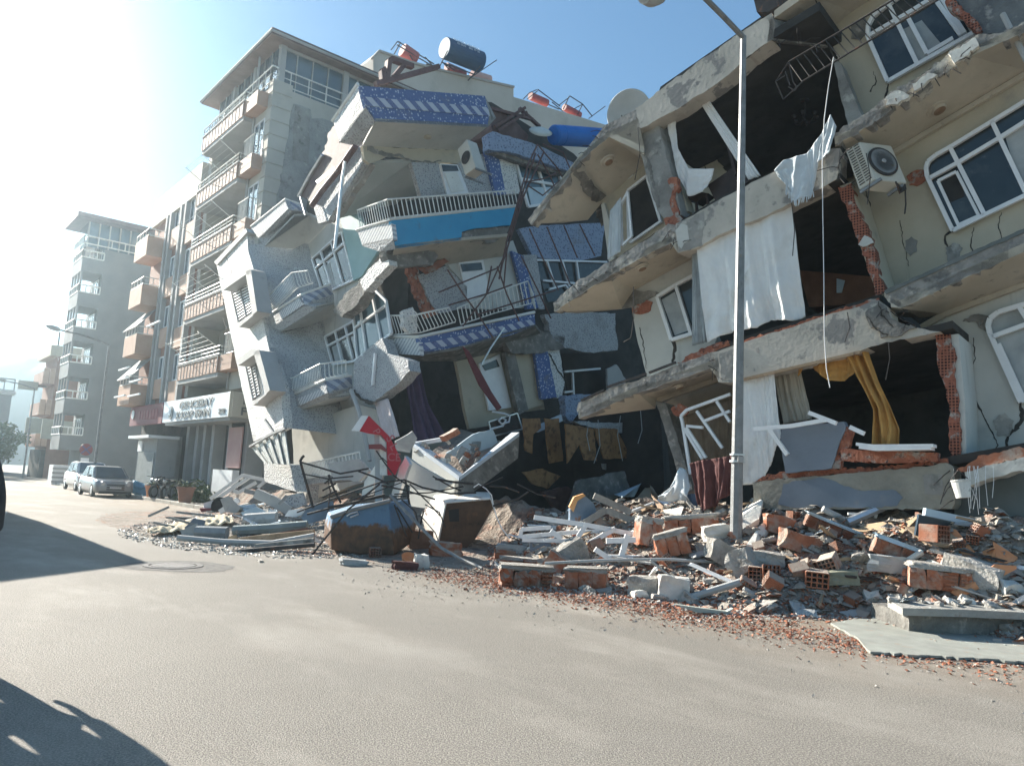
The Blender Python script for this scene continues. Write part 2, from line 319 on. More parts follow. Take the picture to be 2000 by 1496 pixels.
vv = [mc + Vector((math.cos(a) * r * 1.25 + .1, math.sin(a) * r, .0035)) for a, r in ((2 * math.pi * k / 26, .74 + rnd.uniform(-.07, .07)) for k in range(26))]
MB().face(vv).build('tar_collar', PATCH, t)
# ================================================================== hills far off
def hill(u, v):
    x = -330 + 270 * u; y = 235 + 110 * v
    h = (1 - (2 * v - 1) ** 2) ** .8
    top = 44 + 5 * math.sin(u * 5.2 + .4) + 3 * noise.noise(Vector((x * .015, y * .015, 1)))
    return Vector((x, y, -1 + h * top * (1 + .07 * noise.noise(Vector((x * .08, y * .08, 3))))))
tag(MB().grid(hill, 90, 26).build('hills', mat('hill_scrub', (.05, .065, .05), (.09, .095, .075), .03, .95), smooth=True), kind='structure')
# ================================================================== shared builders
def railing(mb, tops, bots, n, r=.018, mid=0, bulge=None):
    """top and bottom rails along tops/bots, n[i] uprights on segment i"""
    mb.tube(tops, r * 1.25, 6); mb.tube(bots, r, 6)
    for i in range(len(tops) - 1):
        for k in range(n[i] + 1):
            t = k / max(1, n[i]); a, b = lerp(tops[i], tops[i + 1], t), lerp(bots[i], bots[i + 1], t)
            if bulge is not None: mb.tube([a, lerp(a, b, .72) + bulge * .8, lerp(a, b, .9) + bulge, b], r * .75, 4)
            else: mb.bar(a, b, r * 1.3)
    for m in range(1, mid + 1): mb.tube([lerp(a, b, m / (mid + 1)) for a, b in zip(tops, bots)], r * .8, 5)
def box_cs(mb, c0, c1, s0, s1, z0, z1):
    return mb.prism([W(c0, s0, z0), W(c1, s0, z0), W(c1, s1, z0), W(c0, s1, z0)], UP * (z1 - z0))
def bx(name, c0, c1, s0, s1, z0, z1, m, parent, **k): return box_cs(MB(), c0, c1, s0, s1, z0, z1).build(name, m, parent, **k)
def window_c(parent, c, s0, s1, z0, z1, nm=2, glass=None, frame=None, d=.06, name='window'):
    """window lying in a facade parallel to the street"""
    f = MB(); e = .07
    for a, b in ((s0, s0 + e), (s1 - e, s1)): box_cs(f, c - d, c, a, b, z0, z1)
    for a, b in ((z0, z0 + e), (z1 - e, z1)): box_cs(f, c - d, c, s0 + e, s1 - e, a, b)
    for k in range(1, nm):
        q = s0 + (s1 - s0) * k / nm; box_cs(f, c - d, c, q - e / 2, q + e / 2, z0 + e, z1 - e)
    o = f.build(name, frame or WHITEP, parent)
    box_cs(MB(), c - d * .4, c - .004, s0 + e, s1 - e, z0 + e, z1 - e).build('pane', glass or GLASS, o); return o
# ================================================================== tall block with glazed penthouse
tb = T('apartment_block', 'tall beige apartment block with glazed penthouse and ochre balcony fronts', 'building', W(12.5, 33, 0))
CB, SB = 12.5, 33.0
FACB = mat('facade_cream', (.42, .40, .355), (.50, .475, .42), .5, .85, stains=[((.34, .325, .30), .9, .58, .8)], bmp=(20, .1, .02))
wallb = MB(); box_cs(wallb, CB + 1.3, CB + 11, SB, 41.2, 0, 19.25); box_cs(wallb, CB, CB + 1.3, SB, 34.95, 5.2, 19.25)
box_cs(wallb, CB, CB + 1.3, 40.7, 41.2, 5.2, 19.25)
wallb.build('wall', FACB, tb)
# spalled grey patch on the side wall and the quoins at the corner
SPALL = mat('bare_render', (.25, .25, .24), (.34, .335, .32), 1.6, .95, stains=[((.16, .155, .15), 2.2, .56, .68), ((.45, .44, .41), 3, .62, .7)], bmp=(10, .8, .05))
P_S = S(SB)
panel('render_patch', [(574, 203), (607, 214), (609, 232), (648, 238), (655, 300), (640, 380), (600, 470), (545, 470), (541, 380), (556, 300), (566, 250)], S(SB - .05), .04, SPALL, tb, j=4, seed=3)
panel('render_scar', [(577, 206), (606, 215), (603, 320), (572, 312)], S(SB - .07), .015, CONC, tb, j=2, seed=7)
q = MB()
for k in range(20):
    z = 6.0 + k * .68
    box_cs(q, CB - .04, CB + .9, SB - .04, SB + .55, z, z + .60)
q.build('quoins', FACB, tb)
GRO = mat('joint_dark', (.10, .095, .09), (.15, .14, .13), 2, .9)
PNL = mat('panel_ochre', (.40, .25, .18), (.48, .32, .24), 1.2, .75, stains=[((.33, .24, .19), 2, .6, .8)])
flo = [5.95, 9.05, 12.1, 15.15, 18.2]
def balcony_b(zf, top=False):
    o = MB(); box_cs(o, 11.95, 13.8, 34.95, 40.7, zf - .2, zf); o = o.build('balcony', GREYP, tb)
    p = MB(); box_cs(p, 11.9, 12.0, 34.95, 40.7, zf + .002, zf + .72); box_cs(p, 12.002, 13.0, 34.9, 35.0, zf + .002, zf + .72); p.build('parapet', PNL, o)
    g = MB()
    for k in range(13):
        s_ = 35.0 + k * .465; box_cs(g, 11.885, 11.902, s_, s_ + .03, zf + .03, zf + .70)
    box_cs(g, 11.86, 12.04, 34.9, 40.72, zf + .722, zf + .77); g.build('panel_joint', GREYP, o)
    r = MB(); railing(r, [W(11.95, 40.7, zf + 1.22), W(11.95, 34.95, zf + 1.22), W(12.9, 34.95, zf + 1.22)], [W(11.95, 40.7, zf + .86), W(11.95, 34.95, zf + .86), W(12.9, 34.95, zf + .86)], [7, 2], .028, 1); r.build('railing', RAILW, o)
    if not top:
        d = MB()
        for k in range(3):
            a = W(11.95, 35.3 + k * 2.4, zf + 1.2); d.tube([a, a - NN * .95 + UP * .55], .02, 5)
        for k in range(4): d.tube([W(11.75 - k * .22, 35.3, zf + 1.32 + k * .125), W(11.75 - k * .22, 40.1, zf + 1.32 + k * .125)], .008, 4)
        d.build('drying_rack', RAILW, o)
        ww = window_c(o, 13.78, 36.2, 38.2, zf + .05, zf + 2.2, 2, CURT)
    return o
for i, zf in enumerate(flo): balcony_b(zf, i == 4)
s_ = MB(); box_cs(s_, 12.2, 13.8, 34.9, 40.75, 18.9, 19.25); s_.build('penthouse_slab', GREYP, tb)
for k, zf in enumerate(flo): bx('sill_box', 11.95, CB - .002, 33.4, 34.9, zf + .05, zf + .75, PNL, tb)
for zf in flo[:-1]:
    o = window_c(tb, CB - .003, 33.55, 34.75, zf + .77, zf + 2.65, 2, GLASSB)
    r = MB(); railing(r, [W(CB, 34.85, zf + 1.75), W(12.05, 34.8, zf + 1.75), W(12.05, 33.5, zf + 1.75), W(CB, 33.45, zf + 1.75)], [W(CB, 34.85, zf + .82), W(12.05, 34.8, zf + .82), W(12.05, 33.5, zf + .82), W(CB, 33.45, zf + .82)], [3, 9, 3], .02)
    r.build('railing', RAILW, o)
# penthouse: glazing on two sides, roof with wide eaves
gz = MB(); box_cs(gz, 12.75, 21, 33.2, 41.0, 19.25, 21.40); gz.build('penthouse_glazing', GLASSB, tb)
fr = MB()
for k in range(10): box_cs(fr, 12.69, 12.76, 33.2 + k * .86, 33.25 + k * .86, 19.25, 21.40)
for k in range(11): box_cs(fr, 12.75 + k * .8, 12.80 + k * .8, 33.13, 33.2, 19.25, 21.40)
for c_ in (12.7, 15.95, 19.2): box_cs(fr, c_, c_ + .28, 33.02, 33.22, 19.25, 21.40)
for s_ in (35.9, 38.6): box_cs(fr, 12.62, 12.9, s_, s_ + .25, 19.25, 21.40)
box_cs(fr, 12.66, 21, 33.1, 33.25, 21.2, 21.40)
fr.build('penthouse_frame', GREYP, tb)
rl = MB(); railing(rl, [W(12.4, 41, 20.15), W(12.4, 33.05, 20.15), W(20.5, 33.05, 20.15)], [W(12.4, 41, 19.4), W(12.4, 33.05, 19.4), W(20.5, 33.05, 19.4)], [10, 9], .03, 1); rl.build('penthouse_railing', RAILW, tb)
rf = MB().prism([W(12.0, 32.55, 21.40), W(22, 32.55, 21.40), W(22, 42.5, 21.40), W(12.0, 42.0, 21.40)], UP * .28).build('roof', ROOFD, tb)
MB().prism([W(12.05, 32.6, 21.65), W(16, 36, 22.65), W(22, 32.6, 21.65)], UP * .05).prism([W(12.05, 32.6, 21.65), W(16, 36, 22.65), W(16, 39, 22.65), W(12.05, 41.95, 21.65)], UP * .05).build('roof_tiles', ROOFD, rf)
MB().prism([W(12.02, 32.57, 21.39), W(21.9, 32.57, 21.39), W(21.9, 42.4, 21.39), W(12.02, 41.9, 21.39)], UP * -.05).build('eave_soffit', mat('eave_boards', (.20, .135, .10), (.27, .19, .145), 2, .85), rf)
MB().tube([W(11.97, 42.0, 21.49), W(11.97, 32.5, 21.49), W(22, 32.5, 21.49)], .07, 8).build('gutter', GREYP, rf)
MB().tube([W(12.42, 34.9, 5.2), W(12.42, 34.9, 21.35)], .06, 8).build('downpipe', GREYP, tb)
# ground floor: shop front under a long fascia sign
bx('shop_wall', CB + 1.2, CB + 3, SB - .003, 41.2, 0, 5.2, GREYP, tb)
sf = MB()
for s_ in (33.05, 35.0, 37.2, 38.4, 39.5, 40.9): box_cs(sf, CB + .35, CB + 1.18, s_, s_ + .38, .13, 3.8)
sf.build('shop_pillar', GREYP, tb)
bx('shop_glazing', CB + .9, CB + 1.15, 33.45, 40.9, .13, 3.7, mat('shop_glass', (.06, .065, .07), (.10, .10, .10), .8, .2), tb)
bx('shop_poster', CB + .2, CB + .26, 33.3, 34.9, 1.7, 3.5, mat('poster_pale_red', (.45, .27, .25), (.5, .33, .30), 1, .7), tb)
bx('shop_cabinet', CB - .1, CB + .2, 33.2, 35.6, .13, 1.6, WHITEP, tb)
bx('shop_canopy', 12.0, 13.8, 33, 42.2, 3.72, 3.86, GREYP, tb)
sg = T('shop_sign', 'long white fascia sign with grey letters wrapped round the block corner', 'sign', W(11.9, 33, 3.87))
SGN = mat('sign_white', (.72, .76, .78), (.76, .80, .82), 1, .5); SGC = mat('sign_cream', (.66, .62, .52), (.70, .66, .56), 1, .5); LET = mat('sign_letter', (.22, .23, .22), (.26, .27, .26), 3, .5)
bx('front_board', 11.9, 12.0, 32.98, 42.4, 3.87, 4.95, SGN, sg)
bx('side_board', 12.003, 16, 32.9, 33.0, 3.87, 4.95, SGC, sg)
bx('front_edge_strip', 11.88, 12.004, 32.93, 32.978, 3.85, 4.97, SGC, sg)
def text(name, body, size, org, xd, yd, m, parent, ext=.02, shear=0, sx=1.0):
    cu = bpy.data.curves.new('tmp', 'FONT'); cu.body = body; cu.size = size; cu.extrude = ext; cu.shear = shear; cu.align_x = 'CENTER'; cu.offset = size * .006
    o = bpy.data.objects.new('tmp', cu); COL.objects.link(o); bpy.context.view_layer.update()
    me = bpy.data.meshes.new_from_object(o.evaluated_get(bpy.context.evaluated_depsgraph_get()))
    xd = xd.normalized(); yd = yd.normalized(); zd = xd.cross(yd); base = BASE.get(parent.name, Vector())
    M_ = Matrix(((xd.x * sx, yd.x, zd.x, org.x - base.x), (xd.y * sx, yd.y, zd.y, org.y - base.y), (xd.z * sx, yd.z, zd.z, org.z - base.z), (0, 0, 0, 1)))
    me.transform(M_); me.materials.clear(); me.materials.append(m); bpy.data.objects.remove(o); bpy.data.curves.remove(cu)
    ob = bpy.data.objects.new(name, me); COL.objects.link(ob); ob.parent = parent; BASE[ob.name] = base; return ob
text('lettering', 'GENCEBAY', .5, W(11.87, 37.4, 4.46), -DD, UP, LET, sg, .012, .1, 1.85)
text('lettering', 'KASAP-FIRIN', .5, W(11.87, 37.7, 3.98), -DD, UP, LET, sg, .012, .1, 1.7)
text('lettering', 'ŞUBE', .26, W(11.87, 33.75, 4.05), -DD, UP, LET, sg, .02, 0, 1.2)
text('lettering', 'KASAP', .5, W(13.35, 32.87, 4.45), NN, UP, LET, sg, .03, 0, 1.25)
text('lettering', 'FIRIN', .5, W(13.1, 32.87, 3.97), NN, UP, LET, sg, .03, 0, 1.25)
MB().lathe(W(11.89, 41.0, 4.32), [(.33, 0), (.33, .03)], -NN, 24).build('round_emblem', LET, sg)
MB().lathe(W(11.855, 41.08, 4.38), [(.2, 0), (.2, .02)], -NN, 20).build('emblem_disc', SGN, sg)
rs = T('red_shop_sign', 'long dark red fascia sign with a pale round emblem beside the white one', 'sign', W(11.95, 43, 3.8))
bx('board', 11.95, 12.1, 42.7, 49.0, 3.85, 4.95, mat('sign_darkred', (.16, .03, .04), (.2, .045, .055), 1, .6), rs)
MB().lathe(W(11.93, 48.3, 4.5), [(.26, 0), (.26, .03)], -NN, 20).build('emblem', SGN, rs)
sg2 = MB(); [box_cs(sg2, 11.93, 11.952, 43.6 + k * .55, 43.9 + k * .55, 4.15, 4.65) for k in range(7)]; sg2.build('lettering', mat('sign_letter_red', (.24, .06, .07), (.28, .08, .09), 2, .6), rs)
# ================================================================== brown terrace house beside it
bb = T('brown_house', 'older brown fronted apartment house with orange panels beside the tall block', 'building', W(12.4, 41.2, 0))
bx('wall', 13.2, 23, 41.22, 50, 0, 17.6, GREYP, bb)
bx('front_wall', 12.4, 13.198, 41.22, 50, 4.0, 16.2, BROWNP, bb)
bx('roof_parapet', 12.2, 13.4, 41.22, 50.1, 16.203, 17.9, FACB, bb)
pil = MB()
for s_ in (41.3, 43.2, 44.0, 45.9, 46.6): box_cs(pil, 12.15, 12.398, s_, s_ + .28, 4, 16.2)
pil.build('pilaster', GREYP, bb)
for k in range(4):
    z = 5.0 + k * 2.9
    bx('orange_panel', 12.2, 12.397, 41.7, 43.1, z, z + 1.1, ORANGEP, bb); bx('orange_panel', 12.2, 12.397, 44.4, 45.8, z + .3, z + 1.4, ORANGEP, bb)
    window_c(bb, 12.395, 41.75, 43.05, z + 1.15, z + 2.6, 2, GLASSB); window_c(bb, 12.395, 44.45, 45.75, z + 1.45, z + 2.7, 2, GLASSB)
    o = bx('balcony', 11.3, 12.395, 47.0, 49.6, z, z + 1.15, ORANGEP, bb)
    rr = MB(); railing(rr, [W(11.35, 49.6, z + 1.6), W(11.35, 47.0, z + 1.6), W(12.38, 47.0, z + 1.6)], [W(11.35, 49.6, z + 1.2), W(11.35, 47.0, z + 1.2), W(12.38, 47.0, z + 1.2)], [4, 2], .025); rr.build('railing', RAILW, o)
AWM = mat('awning_grey', (.17, .18, .18), (.26, .27, .27), 4, .8)
for z in (6.5, 9.4): MB().prism([W(11.2, 46.9, z), W(12.3, 46.9, z + 1.3), W(12.3, 49.8, z + 1.3), W(11.2, 49.8, z)], UP * .05).build('awning', AWM, bb)
aws = MB()
for s_, z in ((47, 6.5), (47, 7.1), (44.3, 6.2), (44.3, 5.4), (47.3, 5.5), (42, 9.1)): aws.bar(W(11.15, s_, z), W(11.15, s_ + 2.4, z), .09)
aws.build('white_rail', WHITE, bb)
bx('shop_front', 12.9, 13.195, 41.25, 50, 0, 3.998, DARK, bb)
dr = MB(); box_cs(dr, 12.6, 12.89, 42, 42.3, 0, 3.2); box_cs(dr, 12.6, 12.89, 44.5, 44.7, 0, 3.2); box_cs(dr, 12.6, 12.89, 43.1, 43.3, 0, 3.2); dr.build('door_post', GREYP, bb)
# little kiosk with a metal curtain
kk = T('kiosk', 'low grey kiosk with white canopy and ribbed shutter beneath the red sign', 'kiosk', W(11.6, 43, .13))
bx('body', 11.5, 12.5, 41.4, 44.8, .13, 3.0, GREYP, kk)
bx('canopy', 11.0, 12.5, 41.2, 45, 3.003, 3.15, WHITE, kk)
sh = MB()
for k in range(15): box_cs(sh, 11.44, 11.497, 41.6 + k * .19, 41.72 + k * .19, .2, 2.3)
sh.build('shutter', mat('shutter_grey', (.30, .32, .31), (.38, .40, .39), 3, .6), kk)
bx('notice', 11.42, 11.497, 43.8, 44.6, 2.35, 2.9, WHITE, kk)
# ================================================================== far tower, brown house, house on the left, trees
ft = T('far_tower', 'distant grey tower block with blank side wall, side balconies and glazed top', 'building', W(12.9, 66, 0))
GREYF = mat('far_grey', (.17, .18, .185), (.21, .22, .22), .5, .9)
bx('wall', 12.9, 26, 66, 70, 0, 18.3, GREYF, ft)
for k in range(6):
    z = 2.7 + k * 2.75
    o = bx('balcony', 11.4, 12.898, 66.0, 69.4, z - .2, z + .9, GREYF, ft)
    rr = MB(); railing(rr, [W(11.4, 69.4, z + 1.5), W(11.4, 66, z + 1.5), W(12.89, 66, z + 1.5)], [W(11.4, 69.4, z + .95), W(11.4, 66, z + .95), W(12.89, 66, z + .95)], [5, 3], .05); rr.build('railing', RAILW, o)
    window_c(ft, 12.896, 66.8, 69, z + .91, z + 2.3, 3, GLASSB)
po = MB()
for k in range(4): box_cs(po, 11.42, 11.55, 66.02 + k * 1.05, 66.2 + k * 1.05, 2.7, 18.2)
po.build('post', GREYF, ft)
bx('penthouse_glazing', 11.6, 25, 66.3, 69.6, 18.302, 20.3, GLASSB, ft)
fr = MB()
for k in range(14): box_cs(fr, 11.6 + k * .75, 11.7 + k * .75, 66.2, 66.298, 18.3, 20.3)
fr.build('penthouse_frame', GREYP, ft)
rr = MB(); railing(rr, [W(11.4, 69.6, 19.1), W(11.4, 66.05, 19.1), W(25, 66.05, 19.1)], [W(11.4, 69.6, 18.5), W(11.4, 66.05, 18.5), W(25, 66.05, 18.5)], [6, 14], .05); rr.build('penthouse_railing', RAILW, ft)
MB().prism([W(10.6, 65.2, 20.3), W(26, 65.2, 20.3), W(26, 70.2, 20.3), W(10.6, 70.2, 20.3)], UP * .35).build('roof', ROOFD, ft)
fb = T('far_brown_house', 'far low brown house with orange balcony fronts at the street bend', 'building', W(12.9, 82, 0))
bx('wall', 13.2, 20, 82, 88, 0, 11.3, BROWNP, fb)
bx('roof_slab', 12.5, 20, 81.6, 88.4, 11.303, 12.3, PLAS, fb)
for k in range(3):
    z = 3.0 + k * 2.9
    o = bx('balcony', 12.2, 13.198, 82.0, 87, z - .15, z + 1.0, BROWNP, fb)
    q = MB()
    for j in range(2): box_cs(q, 12.22 + .5 * j, 12.66 + .5 * j, 81.9, 81.998, z - .1, z + 1.3)
    q.build('orange_panel', ORANGEP, o)
bx('shop_front', 12.8, 13.197, 82.1, 87.9, 0, 2.6, DARK, fb)
bx('antenna', 13.0, 13.12, 81.8, 81.92, 12.303, 13.6, METB, fb)
for (c_, s_, z0, z1, w_, lab) in ((11.2, 81.0, 4.0, 5.4, 2.6, 'square grey shop sign jutting from the far brown house'), (11.4, 74, 3.4, 5.0, 2.6, 'pale yellow shop board standing out below the far tower'), (10.6, 84, 8.1, 8.9, 1.6, 'small pale sign plate high on the far brown house')):
    o = T('projecting_sign', lab, 'sign', W(c_, s_, z0)); bx('plate', c_, c_ + w_, s_, s_ + .2, z0, z1, mat('sign_pale', (.34, .33, .28), (.4, .39, .33), 2, .6), o)
    bx('bracket', c_ + w_ + .003, 12.9, s_ + .05, s_ + .15, (z0 + z1) / 2, (z0 + z1) / 2 + .1, METB, o)
lh = T('left_far_house', 'distant grey flat roofed house behind the dark street trees', 'building', W(11.5, 108, 0))
bx('wall', 6, 12.9, 106, 116, 0, 9.0, GREYF, lh); bx('roof_slab', 5.7, 13.2, 105.6, 116.3, 9.003, 9.4, GREYP, lh)
rr = MB(); railing(rr, [W(13, 105.8, 10.8), W(6, 105.8, 10.8)], [W(13, 105.8, 9.5), W(6, 105.8, 9.5)], [7], .06); rr.build('roof_railing', METB, lh)
rndT = random.Random(11)
def tree(loc, h, rx, label):
    t = T('street_tree', label, 'tree', loc, 'trees on the far left of the street'); loc = Vector(loc)
    tr = MB().tube([loc, loc + Vector((.1, 0, h * .3)), loc + Vector((.05, .1, h * .55))], .16, 7, .09)
    for k in range(5):
        a = k * 1.3; tr.tube([loc + UP * h * .3, loc + Vector((math.cos(a) * rx * .6, math.sin(a) * rx * .6, h * .65))], .07, 5, .02)
    tr.build('trunk', WOOD, t)
    cr = MB(); 
    clumps = [(Vector((rndT.gauss(0, rx * .42), rndT.gauss(0, rx * .42), h * (.62 + rndT.gauss(0, .15)))), rndT.uniform(.35, .7)) for _ in range(34)]
    for c_, r_ in clumps:
        for _ in range(70):
            d = Vector((rndT.gauss(0, 1), rndT.gauss(0, 1), rndT.gauss(0, .8))) * r_ * .6; p = loc + c_ + d
            a = Vector((rndT.uniform(-1, 1), rndT.uniform(-1, 1), rndT.uniform(-1, 1))).normalized() * .14; b = a.orthogonal().normalized() * .10
            cr.face([p - a, p - b, p + a, p + b])
    cr.build('crown', GREEN, t)
tree(W(9.0, 84, 0), 5.4, 2.1, 'dark bushy street tree at the left edge of the road'); tree(W(10.4, 90, 0), 5.0, 1.8, 'smaller street tree beside the far road bend'); tree(W(7.4, 78, 0), 5.0, 2.0, 'street tree cut by the left picture border')
# corner house on the other side of the street (its shadow falls on the asphalt)
oh = T('corner_house', 'low house across the street whose shadow crosses the asphalt', 'building', W(2, 25, 0))
MB().prism([Vector((-14, 19.9, 0)), Vector((-15, 15.8, 0)), Vector((-26, 15, 0)), Vector((-30, 38, 0)), Vector((-20.3, 27.4, 0))], UP * 4.95).build('wall', GREYP, oh)
# beige block behind with its stepped gable
be = T('beige_block', 'beige block with a blank stepped gable wall carrying roof tanks', 'building', W(19, 33, 0))
P34 = S(36.0)
panel('gable_wall', [(729, 112), (741, 99), (803, 121), (858, 136), (1003, 170), (1003, 190), (1120, 225), (1178, 243), (1260, 262), (1260, 975), (729, 975)], P34, 12, BEIGEP, be)
panel('coping', [(729, 110), (741, 97), (803, 119), (858, 134), (1005, 168), (1005, 172), (858, 138), (803, 123), (742, 101), (731, 114)], S(35.9), .3, mat('coping_metal', (.40, .37, .33), (.45, .42, .38), 1, .7), be)
# ================================================================== collapsed house on the right
# this house stands turned a little further from the sun than its neighbours
NN_ROW, DD_ROW, C_ROW = NN, DD, C
HR = R(-49); DD = Vector((math.sin(HR), math.cos(HR), 0)); NN = Vector((math.cos(HR), -math.sin(HR), 0)); _pv = W(12.7, 7.7) if False else NN_ROW * 12.7 + DD_ROW * 7.7
def C(c): return (NN, NN.dot(_pv) + c - 12.7)
FR = C(12.7); WL = C(14.0)
rb = T('collapsed_house', 'collapsed cream house tilting left with broken slabs, open rooms and hanging curtains', 'building', W(12.7, 8, 0))
def deck(name, edge, depth, th, m, parent=rb, pl=FR, off=.02):
    e = PX(edge, pl); e = [p + NN * off for p in e]
    return MB().prism(e + [p + NN * depth for p in reversed(e)], UP * th).build(name, m, parent)
def sidewall(name, a, b, pl, depth, m, parent=rb, th=.12, off=0):
    a, b = PX([a, b], pl); a = a + NN * off; b = b + NN * off
    return MB().prism([a, b, b + NN * depth, a + NN * depth], DD * th).build(name, m, parent)
def soffit(name, outer, inner, m=SOFF, parent=rb, th=.14, fp=FR, wp=WL):
    return MB().prism(PX(outer, fp) + PX(inner, wp), UP * th).build(name, m, parent, tri=True)
def bars_px(segs, pl, w, h=None, mb=None):
    mb = mb or MB()
    for sgm in segs: mb.bars(PX(sgm, pl), w, h or w, up=pl[0])
    return mb
def crack(pts, pl, wd, m=CREV, parent=rb, name='crack', off=.006, j=1.6, seed=1):
    """flat ragged ribbon for a fissure along pts (wd: width in px at each point)"""
    r = random.Random(seed); P = []
    for i in range(len(pts) - 1):
        n = max(2, int(math.dist(pts[i][:2], pts[i + 1][:2]) / 5))
        for k in range(n):
            t = k / n; P.append((lerp(pts[i][0], pts[i + 1][0], t) + r.uniform(-j, j), lerp(pts[i][1], pts[i + 1][1], t) + r.uniform(-j, j), lerp(wd[i], wd[i + 1], t) * r.uniform(.6, 1.3)))
    P.append((pts[-1][0], pts[-1][1], wd[-1]))
    L, Rr_ = [], []
    for i, p in enumerate(P):
        a, b = P[max(i - 1, 0)], P[min(i + 1, len(P) - 1)]; dx, dy = b[0] - a[0], b[1] - a[1]; l = math.hypot(dx, dy) or 1
        L.append((p[0] - dy / l * p[2] / 2, p[1] + dx / l * p[2] / 2)); Rr_.append((p[0] + dy / l * p[2] / 2, p[1] - dx / l * p[2] / 2))
    mb = MB(); A = PX(L, (pl[0], pl[1] - off)); B = PX(Rr_, (pl[0], pl[1] - off))
    mb.add(A + B, [[i, i + 1, len(A) + i + 1, len(A) + i] for i in range(len(A) - 1)]); return mb.build(name, m, parent)
def poly_at(pts, u):
    """point at fraction u of polyline"""
    d = [math.dist(pts[i][:2], pts[i + 1][:2]) for i in range(len(pts) - 1)]; t = u * sum(d)
    for i, L in enumerate(d):
        if t <= L or i == len(d) - 1:
            f = min(1, t / L) if L else 0; return tuple(lerp(pts[i][k], pts[i + 1][k], f) for k in range(2))
        t -= L
def cloth(name, top, bot, pl, m, parent=None, folds=6, amp=.05, grow=1.0, nu=60, nv=24, seed=1, loc=None, fringe=0):
    """hanging fabric between a top and a bottom outline; folds deepen downwards"""
    r = random.Random(seed); ph = [r.uniform(0, 6.28) for _ in range(5)]
    def fn(u, v):
        a, b = poly_at(top, u), poly_at(bot, u); p = px(lerp(a[0], b[0], v), lerp(a[1], b[1], v), pl)
        q = u * folds + .25 * noise.noise(Vector((u * 2, v * 1.5, seed)))
        d = 1.7 * noise.noise(Vector((q * 1.7, v * .55, seed * 3.1))) + .8 * noise.noise(Vector((q * 4.1, v * .8, seed + 9))) + .5 * noise.noise(Vector((u * 5, v * 5, seed + 4)))
        d += .22 * noise.noise(Vector((u * 22, v * 15, seed + 2)))
        return p - NN * (amp * (.35 + .65 * v * grow) * d)
    return MB().grid(fn, nu, nv).build(name, m, parent, smooth=True, solid=.008, loc=loc)
HOLES, nt, b = nmat('hollow_brick_ends', .95); tc = N(nt, 'ShaderNodeTexCoord')
d1 = N(nt, 'ShaderNodeVectorMath', operation='DOT_PRODUCT'); d1.inputs[1].default_value = DD - NN * .8
d2 = N(nt, 'ShaderNodeVectorMath', operation='DOT_PRODUCT'); d2.inputs[1].default_value = UP
cx = N(nt, 'ShaderNodeCombineXYZ'); bt = N(nt, 'ShaderNodeTexBrick', i_Scale=1.0); bt.offset = 0
bt.inputs['Brick Width'].default_value = .05; bt.inputs['Row Height'].default_value = .05; bt.inputs['Mortar Size'].default_value = .009; bt.inputs['Mortar Smooth'].default_value = .3
bt.inputs['Color1'].default_value = (.05, .02, .015, 1); bt.inputs['Color2'].default_value = (.09, .035, .025, 1); bt.inputs['Mortar'].default_value = (.32, .12, .075, 1)
for d_, k_ in ((d1, 0), (d2, 1)): nt.links.new(tc.outputs['Object'], d_.inputs[0]); nt.links.new(d_.outputs['Value'], cx.inputs[k_])
nt.links.new(cx.outputs[0], bt.inputs['Vector'])
nt.links.new(mix(nt, mask(nt, tc.outputs['Object'], 3.2, .5, .58), bt.outputs[0], mix(nt, mask(nt, tc.outputs['Object'], 6, .5, .55), (.30, .11, .07), (.33, .30, .27))), b.inputs['Base Color']); bump(nt, b, tc.outputs['Object'], 14, .9, .05)
# --- backing shell and side walls
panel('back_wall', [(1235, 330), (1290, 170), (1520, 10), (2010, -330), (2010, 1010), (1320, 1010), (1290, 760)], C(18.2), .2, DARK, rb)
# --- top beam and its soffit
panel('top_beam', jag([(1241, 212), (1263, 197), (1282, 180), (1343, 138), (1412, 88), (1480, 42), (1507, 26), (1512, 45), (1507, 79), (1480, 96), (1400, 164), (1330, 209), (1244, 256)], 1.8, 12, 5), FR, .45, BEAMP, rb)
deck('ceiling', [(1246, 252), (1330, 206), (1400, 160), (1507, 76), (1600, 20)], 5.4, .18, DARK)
MB().prism(PX([(1507, 30), (1513, 44), (1508, 79)], FR) + PX([(1620, 92), (1604, 66)], C(13.9)), DD * .1).build('beam_return', CONCD, rb)
deck('upper_soffit', [(1512, 34), (1560, -2), (1700, -95)], 1.35, .15, SOFF)
soffit('upper_ceiling', [(1512, 36), (1552, 8), (1720, -110)], [(1800, -95), (1690, 2), (1622, 58)])
crack([(1594, 0), (1600, 18), (1604, 40), (1610, 55)], PL3(*PX([(1512, 36), (1720, -110)], FR), px(1690, 2, WL)), [2, 3, 2, 2], off=.01)
